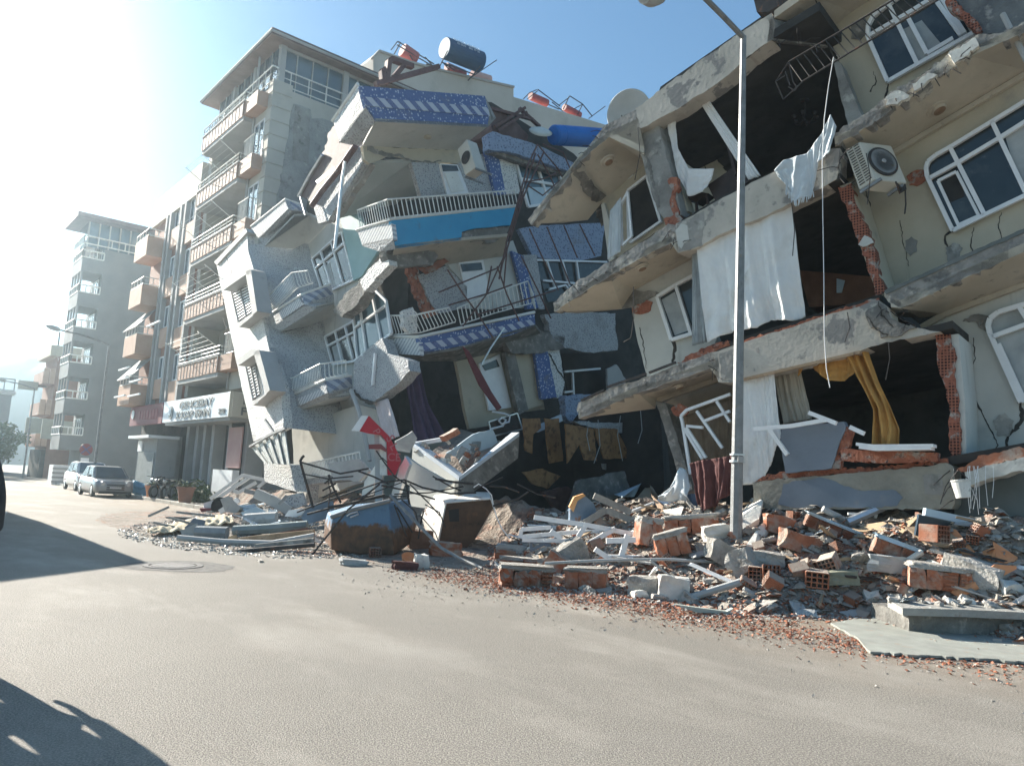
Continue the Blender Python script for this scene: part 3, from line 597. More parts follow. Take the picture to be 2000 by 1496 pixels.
# --- left balcony slab of the top level, its soffit, light and fissure
panel('slab_edge', jag([(1030, 430), (1060, 392), (1122, 320), (1183, 244), (1229, 221), (1243, 214), (1244, 243), (1190, 268), (1133, 315), (1038, 440)], 1.6, 10, 6), FR, .25, FASC, rb)
soffit('balcony_soffit', [(1036, 438), (1133, 313), (1190, 268), (1246, 243), (1258, 300)], [(1262, 318), (1175, 397), (1148, 430), (1100, 436)])
sf4 = PL3(*PX([(1036, 438), (1246, 243)], FR), px(1175, 397, WL))
crack([(1118, 330), (1140, 345), (1152, 372), (1178, 392), (1170, 430)], sf4, [10, 16, 22, 24, 30], CONCD, name='fissure', off=-.02, j=4, seed=3)
def soffit_lamp(x, y, pl, r, nm='ceiling_light'):
    n = pl[0] if pl[0].z < 0 else -pl[0]; c_ = px(x, y, pl)
    o = MB().lathe(c_, [(r * 1.7, .0), (r * 1.6, .02), (r * 1.1, .025), (r, .06), (r * .2, .075)], n, 20).build(nm, SOFF, rb, smooth=False)
    MB().lathe(c_ + n * .03, [(r * .9, .0), (r * .85, .045), (r * .1, .06)], n, 20).build('glass_cover', mat('lamp_brown', (.20, .13, .08), (.26, .17, .11), 6, .5), o); return o
soffit_lamp(1187, 314, sf4, .11)
panel('wall', jag([(1175, 397), (1262, 318), (1300, 430), (1310, 436), (1190, 512), (1186, 470)], 1, 12, 7), WL, .18, PLAS, rb)
panel('wall', [(1174, 400), (1180, 396), (1195, 450), (1200, 505), (1189, 512)], C(13.9), .1, PLASW, rb)
w_ = bars_px([[(1228, 473), (1226, 373), (1263, 344)], [(1226, 375), (1232, 474)], [(1263, 344), (1290, 432)], [(1232, 474), (1292, 432)]], C(13.93), .06).build('window', WHITEP, rb)
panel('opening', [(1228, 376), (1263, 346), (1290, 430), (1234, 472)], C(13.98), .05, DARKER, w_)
bars_px([[(1212, 402), (1226, 376), (1234, 462), (1215, 480), (1212, 402)]], C(13.5), .055).build('open_sash', WHITEP, w_)
cw = T('net_curtain', 'narrow white net curtain blown out of the window under the cracked top slab', 'curtain', px(1200, 450, C(13.4)))
cloth('fabric', [(1192, 412), (1212, 385)], [(1188, 508), (1211, 492)], C(13.4), FABLB, cw, 5, .03, seed=4)
# --- tilted bare column left of the open room
MB().prism(PX(jag([(1240, 260), (1284, 236), (1300, 300), (1318, 360), (1331, 420), (1302, 432), (1284, 412), (1262, 340)], 1.2, 12, 8), C(12.9)), NN * .55).build('column', CONC, rb)
crack([(1250, 270), (1270, 330), (1288, 405)], C(12.9), [5, 7, 5], CONCD, name='fissure', seed=5)
panel('broken_brick', jag([(1303, 350), (1322, 346), (1326, 366), (1318, 380), (1326, 420), (1335, 430), (1330, 442), (1300, 440), (1296, 428), (1316, 420), (1308, 390), (1313, 372)], 2.5, 7, 9), C(12.86), .15, BRICKD, rb)
# --- open room of the top level
panel('room_wall', [(1318, 212), (1400, 170), (1428, 230), (1444, 320), (1462, 420), (1335, 450)], C(15.4), .1, PLAS, rb)
crack([(1326, 246), (1345, 258), (1375, 255), (1400, 275), (1425, 320), (1440, 380)], C(15.4), [3, 8, 18, 24, 30, 22], DARKER, name='fissure', seed=6, j=3)
crack([(1356, 270), (1366, 295), (1378, 330)], C(15.4), [3, 3, 2], seed=8)
dr1 = T('white_drape', 'long white drape sagging into a pouch beside the bare column of the top room', 'curtain', px(1330, 300, C(13.1)))
cloth('fabric', [(1298, 222), (1318, 214), (1324, 290), (1345, 330), (1395, 330)], [(1300, 230), (1325, 345), (1345, 385), (1370, 375), (1390, 352)], C(13.1), FABW, dr1, 7, .05, seed=5)
dr1b = T('white_drape', 'straight white drape strip hanging diagonally across the dark top room', 'curtain', px(1400, 260, C(13.1)))
cloth('fabric', [(1360, 190), (1375, 182)], [(1462, 352), (1486, 344)], C(13.1), FABW, dr1b, 3, .04, seed=6, grow=.6)
MB().prism(PX([(1320, 362), (1330, 362), (1345, 412), (1333, 420)], C(13.2)), NN * .3).build('inner_jamb', PLAS, rb)
ch = T('toppled_table', 'dark wooden table tipped on its side in the top room', 'table', px(1400, 390, C(13.2)))
DW = mat('wood_dark', (.035, .022, .018), (.055, .035, .028), 6, .5)
panel('table_top', [(1382, 362), (1455, 312), (1470, 350), (1398, 395)], C(13.3), .05, DW, ch)
for sg_ in ([(1382, 364), (1368, 350)], [(1455, 314), (1422, 282), (1438, 342)], [(1398, 392), (1403, 398)], [(1470, 350), (1478, 372)]): bars_px([sg_], C(13.25), .06).build('leg', DW, ch)
ch2 = T('dark_chair', 'dark wooden chair squeezed below the tipped table', 'chair', px(1350, 410, C(13.4)))
panel('seat', [(1336, 386), (1360, 374), (1384, 378), (1360, 396)], C(13.4), .3, DW, ch2)
for a_ in ([(1340, 388), (1346, 428)], [(1360, 396), (1362, 420)], [(1380, 382), (1384, 404)]): bars_px([a_], C(13.4), .05).build('leg', DW, ch2)
chd = T('chandelier', 'small dark chandelier hanging from the ceiling of the open top room', 'lamp', px(1572, 195, C(15)))
m_ = MB(); c0 = px(1572, 196, C(15)); m_.lathe(c0, [(.1, -.03), (.09, 0)], UP, 10); m_.tube([c0, c0 - UP * .45], .015, 5)
for k in range(6):
    a = k * math.pi / 3; h_ = Vector((math.cos(a), math.sin(a), 0)); e = c0 - UP * .45; m_.tube([e, e + h_ * .12 - UP * .1, e + h_ * .25 - UP * .02], .012, 5); m_.lathe(e + h_ * .25, [(.03, 0), (.05, .08)], UP, 8)
m_.build('fitting', METB, chd)
# --- beam between top and middle level
panel('middle_beam', jag([(1320, 437), (1345, 425), (1400, 393), (1460, 362), (1514, 335), (1570, 312), (1612, 292), (1640, 290), (1638, 330), (1634, 350), (1600, 370), (1547, 394), (1500, 420), (1400, 461), (1360, 484), (1324, 494), (1316, 460)], 1.2, 12, 10), FR, .45, BEAMP, rb)
panel('render_scrap', jag([(1319, 450), (1330, 437), (1342, 440), (1346, 470), (1336, 476), (1331, 486), (1324, 480)], 1.2, 8, 11), C(12.695), .02, PLASW, rb)
panel('bare_patch', jag([(1322, 440), (1375, 412), (1372, 480), (1326, 492)], 2, 8, 12), C(12.697), .02, CONC, rb)
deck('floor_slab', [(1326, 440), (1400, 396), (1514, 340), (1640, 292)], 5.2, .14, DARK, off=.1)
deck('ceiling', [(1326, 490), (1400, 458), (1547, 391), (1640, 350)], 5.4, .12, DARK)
# --- left balcony slab of the middle level
panel('slab_edge', jag([(1080, 592), (1126, 550), (1190, 512), (1267, 466), (1305, 437), (1320, 440), (1322, 470), (1309, 474), (1190, 539), (1084, 609)], 2.2, 9, 13), FR, .25, FASC, rb)
soffit('balcony_soffit', [(1082, 609), (1190, 538), (1309, 473), (1324, 494), (1356, 486)], [(1354, 505), (1240, 566), (1215, 604), (1130, 612)])
sf3 = PL3(*PX([(1084, 609), (1309, 473)], FR), px(1240, 566, WL)); soffit_lamp(1253, 521, sf3, .10)
bars_px([[(1240, 560), (1354, 498)]], C(13.93), .10).build('cornice', SOFF, rb)
panel('wall', jag([(1229, 572), (1354, 504), (1362, 560), (1400, 662), (1387, 690), (1264, 738), (1246, 670)], .8, 14, 14), WL, .2, PLASW, rb)
sidewall('wall', (1231, 600), (1266, 736), WL, 4.0, DARK, off=.21)
panel('brick_patch', jag([(1236, 598), (1262, 586), (1274, 590), (1270, 606), (1248, 614), (1236, 612)], 2, 6, 15), C(13.97), .03, BRICKD, rb)
panel('bare_patch', jag([(1200, 585), (1240, 566), (1290, 572), (1262, 586), (1236, 600), (1215, 604)], 2, 8, 16), C(13.96), .03, CONCD, rb)
w_ = bars_px([[(1284, 580), (1320, 557), (1354, 539), (1392, 640), (1312, 664), (1284, 580)], [(1320, 557), (1350, 652)]], C(13.93), .075).build('window', WHITEP, rb)
panel('pane', [(1288, 582), (1354, 541), (1390, 638), (1314, 661)], C(13.975), .02, GLASS, w_)
panel('net_curtain', [(1292, 586), (1318, 570), (1346, 645), (1318, 655)], C(13.972), .003, CURT, w_)
crack([(1312, 664), (1318, 680), (1314, 710)], WL, [8, 7, 4], seed=9)
lc = T('lace_curtain', 'grey lace curtain strip hanging below the middle beam beside the big white curtain', 'curtain', px(1365, 580, C(13.0)))
cloth('fabric', [(1352, 488), (1363, 482)], [(1352, 676), (1382, 668)], C(13.0), CURT, lc, 5, .03, seed=8)
bc = T('white_curtain', 'big white curtain hanging down from the middle beam like a sheet', 'curtain', px(1465, 520, C(12.8)))
cloth('fabric', [(1360, 482), (1400, 464), (1470, 432), (1546, 394)], [(1378, 668), (1432, 648), (1482, 642), (1502, 624), (1545, 628), (1572, 618)], C(12.82), FABW, bc, 4, .09, nu=110, nv=50, seed=9)
# --- dark room behind it, wardrobe and ragged brick jamb
wd = T('wooden_wardrobe', 'brown wooden wardrobe lying in the dark middle room', 'wardrobe', px(1650, 560, C(15.5)))
WDM = mat('wood_wardrobe', (.16, .075, .045), (.22, .11, .065), 3, .5)
panel('carcass', [(1560, 528), (1700, 540), (1722, 590), (1580, 600)], C(15.5), .6, WDM, wd)
panel('mirror', [(1634, 544), (1650, 548), (1644, 572), (1634, 572)], C(15.48), .01, PALEB, wd)
panel('broken_brick', jag([(1636, 366), (1662, 358), (1672, 400), (1690, 440), (1704, 480), (1712, 520), (1728, 568), (1712, 582), (1700, 540), (1684, 490), (1660, 430)], 3, 8, 17), C(12.9), .25, HOLES, rb)
panel('plaster_scrap', jag([(1676, 478), (1688, 460), (1702, 466), (1706, 474), (1684, 482)], 2, 6, 18), C(12.85), .04, PLASW, rb)
# --- right hand wing, top level: wall, window, slab with spalled edge
panel('wall', [(1614, 62), (1700, -5), (1800, -95), (2010, -300), (2010, 50), (1900, 75), (1795, 150), (1690, 222), (1677, 217), (1640, 122)], WL, .2, PLAS, rb)
MB().prism(PX(jag([(1627, 112), (1641, 122), (1662, 175), (1679, 217), (1690, 240), (1657, 248), (1640, 180)], 1, 10, 19), C(13.6)), NN * .5).build('column', CONC, rb)
crack([(1606, 60), (1618, 90), (1630, 115)], C(13.8), [4, 5, 4], seed=10)
w_ = bars_px([[(1734, 160), (1695, 72), (1696, 50), (1706, 32), (1726, 16), (1760, -8), (1830, -50)], [(1734, 160), (1790, 128), (1900, 66)], [(1735, 8), (1792, 126)], [(1692, 74), (1782, 22), (1830, -8)], [(1775, 38), (1811, 106), (1862, 76)], [(1830, 4), (1877, 70)], [(1840, -2), (1884, 66)]], C(13.92), .075).build('window', WHITEP, rb)
panel('pane', [(1735, 157), (1698, 72), (1700, 50), (1726, 18), (1830, -48), (1896, 66)], C(13.97), .02, GLASS, w_)
panel('net_curtain', [(1756, 62), (1800, 40), (1846, 96), (1800, 122), (1785, 118)], C(13.965), .003, CURT, w_)
panel('bare_patch', jag([(1664, 44), (1690, 36), (1694, 66), (1680, 78), (1662, 76)], 2, 7, 20), C(13.98), .02, CONCD, rb)
panel('render_wall', jag([(1850, -20), (1890, -40), (2010, -60), (2010, 56), (1965, 62), (1916, 72), (1900, 40), (1876, 14)], 2, 9, 21), C(13.2), .4, mat('render_slate', (.12, .125, .13), (.19, .195, .19), 2.5, .95, stains=[((.30, .29, .27), 3, .6, .68)], bmp=(14, .7, .05)), rb)
panel('broken_brick', jag([(1850, -6), (1868, 2), (1880, 20), (1896, 32), (1912, 46), (1918, 58), (1908, 66), (1894, 52), (1880, 34), (1858, 22), (1846, 8)], 3, 6, 22), C(13.1), .2, HOLES, rb)
panel('slab_edge', jag([(1627, 261), (1657, 244), (1701, 214), (1734, 187), (1764, 167), (1801, 147), (1861, 97), (1895, 77), (1911, 67), (1950, 66), (2010, 40), (2010, 62), (1968, 79), (1916, 92), (1895, 112), (1834, 150), (1788, 186), (1747, 211), (1667, 266), (1631, 283)], 3.2, 8, 23), FR, .3, FASC, rb)
for k, pts in enumerate(([(1732, 188), (1748, 178), (1765, 180), (1776, 186), (1752, 204), (1730, 206)], [(1782, 164), (1812, 142), (1830, 146), (1800, 170), (1786, 178)], [(1852, 106), (1880, 88), (1905, 74), (1912, 90), (1886, 110), (1864, 124)])):
    panel('sunlit_spall', jag(pts, 2.5, 6, 24 + k), C(12.62), .1, PALE, rb)  # pale colour paints sunlight on the spalled patches of the slab edge
soffit('balcony_soffit', [(1631, 282), (1667, 265), (1747, 210), (1788, 184), (1834, 149), (1895, 111), (1968, 78), (2010, 60)], [(2010, 140), (1751, 294), (1690, 330), (1640, 352)])
sfr = PL3(*PX([(1667, 265), (1895, 111)], FR), px(1751, 294, WL)); soffit_lamp(1832, 212, sfr, .12, 'round_vent')
bars_px([[(1668, 344), (1751, 296), (2010, 142)]], C(13.94), .09).build('cornice', SOFF, rb)
# top railing torn loose
tr = T('torn_railing', 'black bar railing torn from the top balcony and hanging in the air', 'railing', px(1680, 80, C(12.55)))
tp = PX([(1540, 122), (1640, 63), (1742, 2), (1800, -34)], C(12.55)); bt_ = PX([(1567, 160), (1660, 103), (1768, 38), (1836, -2)], C(12.55))
m_ = MB(); m_.tube(tp, .018, 6); m_.tube(bt_, .018, 6)
for k in range(19):
    t = k / 18; a = px(*poly_at([(1540, 122), (1800, -34)], t), C(12.55)); b2 = px(*poly_at([(1567, 160), (1836, -2)], t), C(12.55)); m_.tube([a, b2], .011, 5)
m_.build('straight_section', METB, tr)
m_ = bars_px([[(1540, 122), (1515, 160), (1530, 195)], [(1515, 160), (1534, 148)], [(1530, 195), (1568, 160)], [(1541, 125), (1549, 160), (1556, 172)], [(1534, 140), (1543, 168)], [(1556, 172), (1552, 178), (1540, 170)]], C(12.5), .022); m_.build('bent_end', METB, tr)
cb = T('hanging_cable', 'thin white cable dangling down the front of the open rooms', 'cable', px(1608, 400, C(12.5)))
MB().tube(PX([(1628, 112), (1618, 170), (1610, 232), (1606, 320), (1607, 420), (1609, 540), (1610, 660), (1614, 720), (1621, 757)], C(12.5)), .0075, 6).build('cable', WHITEP, cb)
# cloth thrown over the beam
cl = T('grey_cloth', 'pale grey fringed cloth thrown over the middle beam by the cable', 'cloth', px(1570, 330, C(12.6)))
cloth('fabric', [(1512, 333), (1530, 313), (1576, 300), (1604, 262), (1622, 224), (1634, 248)], [(1520, 345), (1540, 368), (1552, 394), (1586, 380), (1596, 320), (1622, 300)], C(12.6), FABLB, cl, 6, .06, nu=90, nv=30, seed=12, grow=.7)
m_ = MB(); rF = random.Random(5)
for k in range(26):
    a = poly_at([(1536, 366), (1552, 394), (1588, 378)], k / 25); q_ = px(a[0], a[1], C(12.58)); m_.tube([q_ + UP * .03, q_ - UP * rF.uniform(.05, .12) + DD * rF.uniform(-.03, .03)], .01, 4)
m_.build('fringe', FABLB, cl)
# air conditioner on the bay's side wall
ac = T('air_conditioner', 'big cream air conditioner unit bolted under the right hand balcony slab', 'air conditioner', px(1710, 330, C(13)))
ACM = mat('ac_cream', (.50, .47, .40), (.57, .54, .47), 2, .5)
E = PX([(1651, 294), (1679, 277), (1709, 351), (1678, 372)], C(12.75)); dp = px(1772, 358, C(13.3)) - E[2]
MB().prism(E, dp).build('casing', ACM, ac, bevel=.02)
e3 = (E[1] - E[2]).normalized(); e2 = (E[1] - E[0]).normalized(); nf = e3.cross(dp).normalized()
if nf.dot(CAM - E[1]) < 0: nf = -nf
cf = (E[1] + E[2]) / 2 + dp * .47 + nf * .012
MB().lathe(cf, [(.30, 0), (.30, .015), (.27, .02)], nf, 32).build('fan_grille', METB, ac)
m_ = MB()
for k in range(1, 6): m_.lathe(cf + nf * .02, [(.05 * k, 0), (.05 * k + .006, .006)], nf, 28)
m_.build('grille_ring', GALV, ac); MB().lathe(cf + nf * .03, [(.045, 0), (.04, .012)], nf, 16).build('fan_hub', ALU, ac)
m_ = MB()
for k in range(15):
    t = (k + .6) / 16
    for u0, u1 in ((.12, .46), (.54, .88)):
        a = lerp(lerp(E[0], E[3], t), lerp(E[1], E[2], t), u0) - NN * .004; b2 = lerp(lerp(E[0], E[3], t), lerp(E[1], E[2], t), u1) - NN * .004; m_.bar(a, b2, .012, .022, up=NN)
m_.build('side_louvre', DARKER, ac)
MB().bar(E[3] - e3 * .05, E[2] - e3 * .05 + e2 * .1, .05).build('bracket', GALV, ac); m_ = MB(); m_.bar(E[3] - e3 * .05 + dp * .85, E[2] - e3 * .05 + dp * .85, .05); m_.build('bracket', GALV, ac)
m_ = MB(); p0 = E[2] + dp * .9 - e3 * .04
for k in range(5): m_.tube([p0, p0 - UP * (.1 + .05 * k) - NN * .1 * k + nf * .02, p0 - UP * .15 - NN * (.2 + .1 * k)], .016, 5)
m_.tube([p0, p0 - UP * .35 + NN * .04, p0 - UP * .55 - NN * .05], .014, 5); m_.build('hose', METB, ac)
# --- right wing, middle level wall
panel('wall', jag([(1636, 352), (1690, 328), (1751, 294), (2010, 140), (2010, 452), (1900, 507), (1727, 584), (1712, 540), (1694, 490), (1664, 420)], .8, 16, 27), WL, .2, PLAS, rb)
MB().prism(PX([(1640, 364), (1662, 356), (1728, 572), (1716, 584)], C(12.95)) , NN * 1.03).build('bay_side_wall', PLAS, rb)
wbars = [[(1861, 451), (1811, 345), (1809, 328), (1813, 316), (1828, 304), (1858, 287), (2010, 194)], [(1861, 451), (1924, 420), (2010, 379)], [(1856, 289), (1923, 420)], [(1937, 237), (2003, 376)], [(1815, 349), (1874, 317), (1953, 270), (2010, 234)]]
w_ = bars_px(wbars, C(13.91), .07).build('window', WHITEP, rb)
bars_px([[(1832, 354), (1868, 336), (1912, 422), (1872, 440), (1832, 354)]], C(13.93), .05).build('sash', WHITEP, w_)
panel('pane', [(1862, 448), (1813, 345), (1812, 328), (1828, 307), (1858, 290), (2010, 198), (2010, 376)], C(13.97), .02, GLASS, w_)
panel('blind', [(1834, 360), (1842, 350), (1852, 350), (1858, 344), (1870, 342), (1880, 362), (1884, 384), (1856, 396)], C(13.965), .003, DARKER, w_)
panel('brick_patch', jag([(1770, 345), (1790, 332), (1806, 332), (1808, 352), (1790, 364), (1776, 362)], 3, 6, 28), C(13.98), .02, BRICKD, rb)
crack([(1860, 450), (1845, 462), (1850, 480), (1856, 500), (1852, 520)], WL, [5, 4, 4, 3, 3], seed=11)
crack([(1758, 430), (1764, 470), (1775, 520)], WL, [1.5, 1.5, 1], seed=12)
panel('lace_curtain', [(1962, 262), (2010, 238), (2010, 372), (1996, 366), (1976, 310)], C(13.965), .003, CURT, w_)
crack([(1640, 380), (1660, 360), (1672, 352)], C(13.97), [3, 2, 1], seed=41)
crack([(1900, 500), (1896, 470), (1902, 444)], WL, [3, 2, 1.5], seed=42)
panel('bare_patch', jag([(1768, 470), (1780, 462), (1792, 470), (1790, 492), (1778, 500), (1768, 490)], 2.5, 5, 61), C(13.985), .012, CONC, rb)
panel('bare_patch', jag([(1846, 484), (1862, 474), (1880, 484), (1872, 506), (1852, 512)], 2.5, 5, 62), C(13.985), .012, CONC, rb)
panel('bare_patch', jag([(1940, 820), (1962, 806), (1980, 822), (1972, 850), (1950, 852)], 2.5, 5, 63), C(13.985), .012, CONC, rb)
crack([(1958, 470), (1950, 440), (1956, 415)], WL, [2, 2, 1], seed=43)
crack([(1700, 180), (1712, 160), (1706, 140)], WL, [3, 2, 1], seed=44)
crack([(1736, 165), (1730, 190), (1734, 200)], WL, [4, 4, 2], seed=45)
crack([(1900, 660), (1905, 700), (1896, 730)], WL, [2, 2, 1], seed=46)
crack([(1250, 640), (1258, 680), (1262, 720)], WL, [2, 1.5, 1], seed=47)
crack([(1690, 372), (1700, 400), (1698, 440)], WL, [2, 2, 2], METB, name='wire', seed=13)
# --- slab, beam and soffit of the lower level
panel('slab_edge', jag([(1727, 572), (1800, 538), (1900, 496), (2010, 448), (2010, 488), (1900, 536), (1800, 582), (1760, 602), (1735, 590)], 2.2, 9, 29), FR, .3, FASC, rb)
panel('slab_screed', jag([(1727, 568), (1900, 490), (2010, 442), (2010, 450), (1900, 498), (1730, 575)], 1, 12, 30), C(12.68), .2, mat('screed_dark', (.11, .125, .12), (.16, .17, .165), 3, .9), rb)
soffit('balcony_soffit', [(1740, 600), (1760, 602), (1900, 536), (2010, 488)], [(2010, 552), (1845, 614), (1800, 622), (1744, 618)])
bars_px([[(1800, 640), (1845, 614), (2010, 552)]], C(13.93), .10).build('cornice', SOFF, rb)
panel('lower_beam', jag([(1387, 689), (1403, 686), (1448, 671), (1584, 626), (1650, 606), (1716, 586), (1735, 600), (1742, 625), (1790, 640), (1837, 648), (1780, 660), (1731, 668), (1679, 686), (1448, 741), (1427, 747), (1403, 746)], 1.5, 12, 31), FR, .45, BEAMP, rb)
panel('bare_patch', jag([(1690, 610), (1716, 592), (1730, 598), (1738, 620), (1790, 640), (1760, 655), (1720, 660), (1716, 640), (1700, 640)], 3, 8, 32), C(12.66), .05, CONCD, rb)
panel('bare_patch', jag([(1405, 690), (1446, 676), (1446, 735), (1410, 744)], 2, 8, 33), C(12.69), .02, CONC, rb)
crack([(1694, 618), (1712, 645), (1735, 655)], C(12.65), [2, 3, 3], seed=14)
crack([(1715, 590), (1722, 615), (1745, 640)], C(12.65), [2, 3, 2], seed=15)
panel('brick_course', jag([(1440, 668), (1500, 650), (1584, 622), (1700, 584), (1716, 582), (1716, 590), (1584, 630), (1446, 676)], 2.5, 7, 34), C(12.75), .3, BRICKD, rb)
bars_px([[(1448, 742), (1560, 716), (1680, 688)]], C(12.66), .05).build('curtain_rail', WOOD, rb)
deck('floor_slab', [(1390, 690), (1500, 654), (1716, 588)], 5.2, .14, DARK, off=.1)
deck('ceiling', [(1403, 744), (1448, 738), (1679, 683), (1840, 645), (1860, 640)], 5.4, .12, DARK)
panel('slab_edge', jag([(1130, 786), (1180, 764), (1264, 735), (1322, 713), (1387, 689), (1404, 690), (1404, 722), (1387, 720), (1245, 768), (1130, 818), (1126, 800)], 1.8, 9, 35), FR, .25, FASC, rb)
m_ = bars_px([[(1135, 782), (1180, 762)], [(1186, 756), (1262, 730)], [(1268, 728), (1320, 708)]], C(12.66), .045); m_.build('drip_rail', METB, rb)
soffit('balcony_soffit', [(1132, 817), (1245, 767), (1387, 720), (1404, 740)], [(1428, 745), (1403, 738), (1285, 778), (1280, 798), (1200, 808)])
sf2 = PL3(*PX([(1132, 817), (1387, 720)], FR), px(1285, 778, WL)); soffit_lamp(1327, 752, sf2, .09)
bars_px([[(1285, 782), (1430, 732)]], C(13.93), .10).build('cornice', SOFF, rb)
panel('brick_debris', jag([(1322, 708), (1350, 690), (1400, 670), (1420, 664), (1425, 676), (1390, 690), (1330, 714)], 3, 6, 36), C(12.8), .3, BRICKD, rb)
# --- lowest visible storey, left: leaning column, sprung window, cloths
MB().prism(PX(jag([(1280, 782), (1300, 788), (1318, 840), (1340, 910), (1352, 955), (1335, 965), (1318, 905), (1296, 830)], 1, 10, 37), C(13.3)), NN * .5).build('column', CONCD, rb)
panel('wall', jag([(1286, 790), (1403, 742), (1430, 745), (1430, 900), (1360, 930), (1338, 880)], 1, 14, 38), C(14.4), .2, mat('interior_tan', (.20, .15, .10), (.26, .20, .14), 2, .9), rb)
panel('brick_patch', jag([(1310, 798), (1325, 788), (1342, 794), (1344, 806), (1330, 814), (1316, 810)], 2, 6, 39), C(13.2), .05, BRICKD, rb)
w_ = bars_px([[(1349, 926), (1333, 825), (1330, 813), (1341, 801), (1427, 770)], [(1341, 835), (1379, 894)], [(1336, 836), (1372, 896)], [(1341, 832), (1373, 835)], [(1361, 803), (1411, 875)], [(1377, 822), (1426, 803)], [(1400, 784), (1426, 824)]], C(13.0), .055).build('sprung_window', WHITEP, rb)
bcu = T('brown_curtain', 'brown striped curtain behind the sprung window left of the lamp post', 'curtain', px(1380, 850, C(13.6)))
cloth('fabric', [(1340, 812), (1428, 778)], [(1352, 915), (1428, 895)], C(13.6), mat('fabric_brown', (.16, .12, .085), (.22, .17, .12), 4, .95), bcu, 9, .05, seed=14)
wc = T('white_curtain', 'white curtain hanging from the lower beam just right of the lamp post', 'curtain', px(1480, 840, C(12.75)))
cloth('fabric', [(1440, 744), (1512, 728)], [(1440, 948), (1470, 946), (1492, 938), (1508, 900), (1524, 852)], C(12.78), FABW, wc, 4, .07, nu=70, nv=40, seed=15)
bg_ = T('beige_curtain', 'beige gathered curtain between the white curtain and the ochre drape', 'curtain', px(1545, 780, C(13.2)))
cloth('fabric', [(1510, 730), (1562, 718)], [(1530, 828), (1586, 818)], C(13.2), FABBEI, bg_, 6, .06, seed=16)
od = T('ochre_drape', 'ochre yellow swag and tail drape in the lowest open room', 'curtain', px(1690, 780, C(13.0)))
cloth('swag', [(1584, 712), (1640, 697), (1672, 689)], [(1590, 722), (1618, 744), (1648, 744), (1672, 728)], C(13.0), FABG, od, 3, .06, seed=17)
cloth('swag_tail', [(1560, 718), (1570, 715)], [(1558, 735), (1562, 732)], C(13.0), FABG, od, 2, .03, seed=18, nu=10, nv=8)
def tail(u, v):
    a = poly_at([(1652, 695), (1690, 765), (1707, 800), (1706, 872)], v); b2 = poly_at([(1694, 683), (1714, 742), (1736, 790), (1755, 838), (1754, 870)], v)
    return px(lerp(a[0], b2[0], u), lerp(a[1], b2[1], u), C(12.95)) - NN * (.06 * math.sin(u * 17 + v * 2) + .05 * math.sin(u * 9 - v * 4) + .05 * noise.noise(Vector((u * 4, v * 6, 2))))
MB().grid(tail, 36, 40).build('tail', FABG, od, smooth=True, solid=.01)
panel('broken_brick', jag([(1826, 655), (1856, 652), (1866, 690), (1866, 740), (1872, 790), (1878, 840), (1878, 896), (1856, 898), (1852, 850), (1854, 800), (1844, 750), (1830, 700)], 3, 9, 40), C(12.9), .28, HOLES, rb)
panel('wall', jag([(1837, 648), (1800, 636), (1845, 612), (2010, 550), (2010, 870), (1878, 900), (1879, 800), (1862, 660)], .8, 18, 41), WL, .2, PLASW, rb)
MB().prism(PX([(1856, 654), (1872, 652), (1884, 780), (1888, 896), (1870, 898)], C(12.95)), NN * 1.03).build('bay_side_wall', PLASW, rb)
crack([(1866, 676), (1890, 750), (1930, 830), (1950, 870), (1938, 884)], WL, [5, 4, 3, 2, 3], seed=16, j=1)
crack([(1990, 780), (1998, 815), (1985, 835), (1968, 850), (1966, 875)], WL, [6, 8, 10, 6, 5], seed=17, j=2)
panel('bare_patch', jag([(1880, 628), (1896, 616), (1912, 613), (1928, 616), (1940, 614), (1930, 630), (1926, 648), (1912, 640), (1905, 628)], 2, 6, 42), C(13.98), .02, CONCD, rb)
w_ = bars_px([[(1994, 786), (1934, 652), (1930, 636), (1934, 622), (1950, 610), (2010, 592)], [(1938, 658), (2010, 632)], [(1950, 672), (2002, 786)], [(1990, 598), (2010, 630)]], C(13.9), .075).build('window', WHITEP, rb)
panel('pane', [(1996, 784), (1936, 650), (1934, 630), (1950, 613), (2010, 595), (2010, 786)], C(13.97), .02, CURT, w_)
# --- bottom beam, fallen wall panel and brick sill
panel('bottom_beam', jag([(1470, 946), (1495, 938), (1641, 925), (1760, 915), (1811, 911), (1850, 904), (1862, 912), (1864, 985), (1858, 994), (1700, 994), (1565, 996), (1470, 992)], 2, 12, 43), FR, .5, mat('beam_bare', (.22, .21, .18), (.33, .31, .26), 1.6, .9, stains=[((.13, .125, .11), 1.3, .58, .75)], bmp=(10, .7, .05)), rb)
panel('blue_paint', jag([(1530, 945), (1600, 932), (1640, 945), (1680, 958), (1750, 958), (1764, 972), (1752, 988), (1700, 991), (1560, 992), (1520, 985)], 2, 10, 44), C(12.69), .02, GREYBLUE, rb)
panel('grey_patch', jag([(1802, 928), (1840, 926), (1842, 968), (1806, 966)], 1.5, 8, 45), C(12.69), .02, CONC, rb)
deck('floor_slab', [(1480, 946), (1641, 928), (1850, 908), (2010, 880)], 5.2, .14, DARK, off=.12)
panel('brick_course', jag([(1470, 944), (1500, 925), (1640, 915), (1760, 908), (1850, 895), (1852, 905), (1760, 916), (1640, 926), (1490, 940)], 3, 6, 46), C(12.75), .35, BRICKD, rb)
fp = T('fallen_wall_panel', 'blue grey painted wall slab leaning on the bottom beam under the beige curtain', 'wall panel', px(1585, 920, C(12.6)))
panel('panel', jag([(1527, 834), (1648, 823), (1652, 832), (1640, 862), (1632, 890), (1624, 914), (1534, 924), (1528, 890), (1524, 852)], 1.2, 12, 47), C(12.6), .16, GREYBLUE, fp)
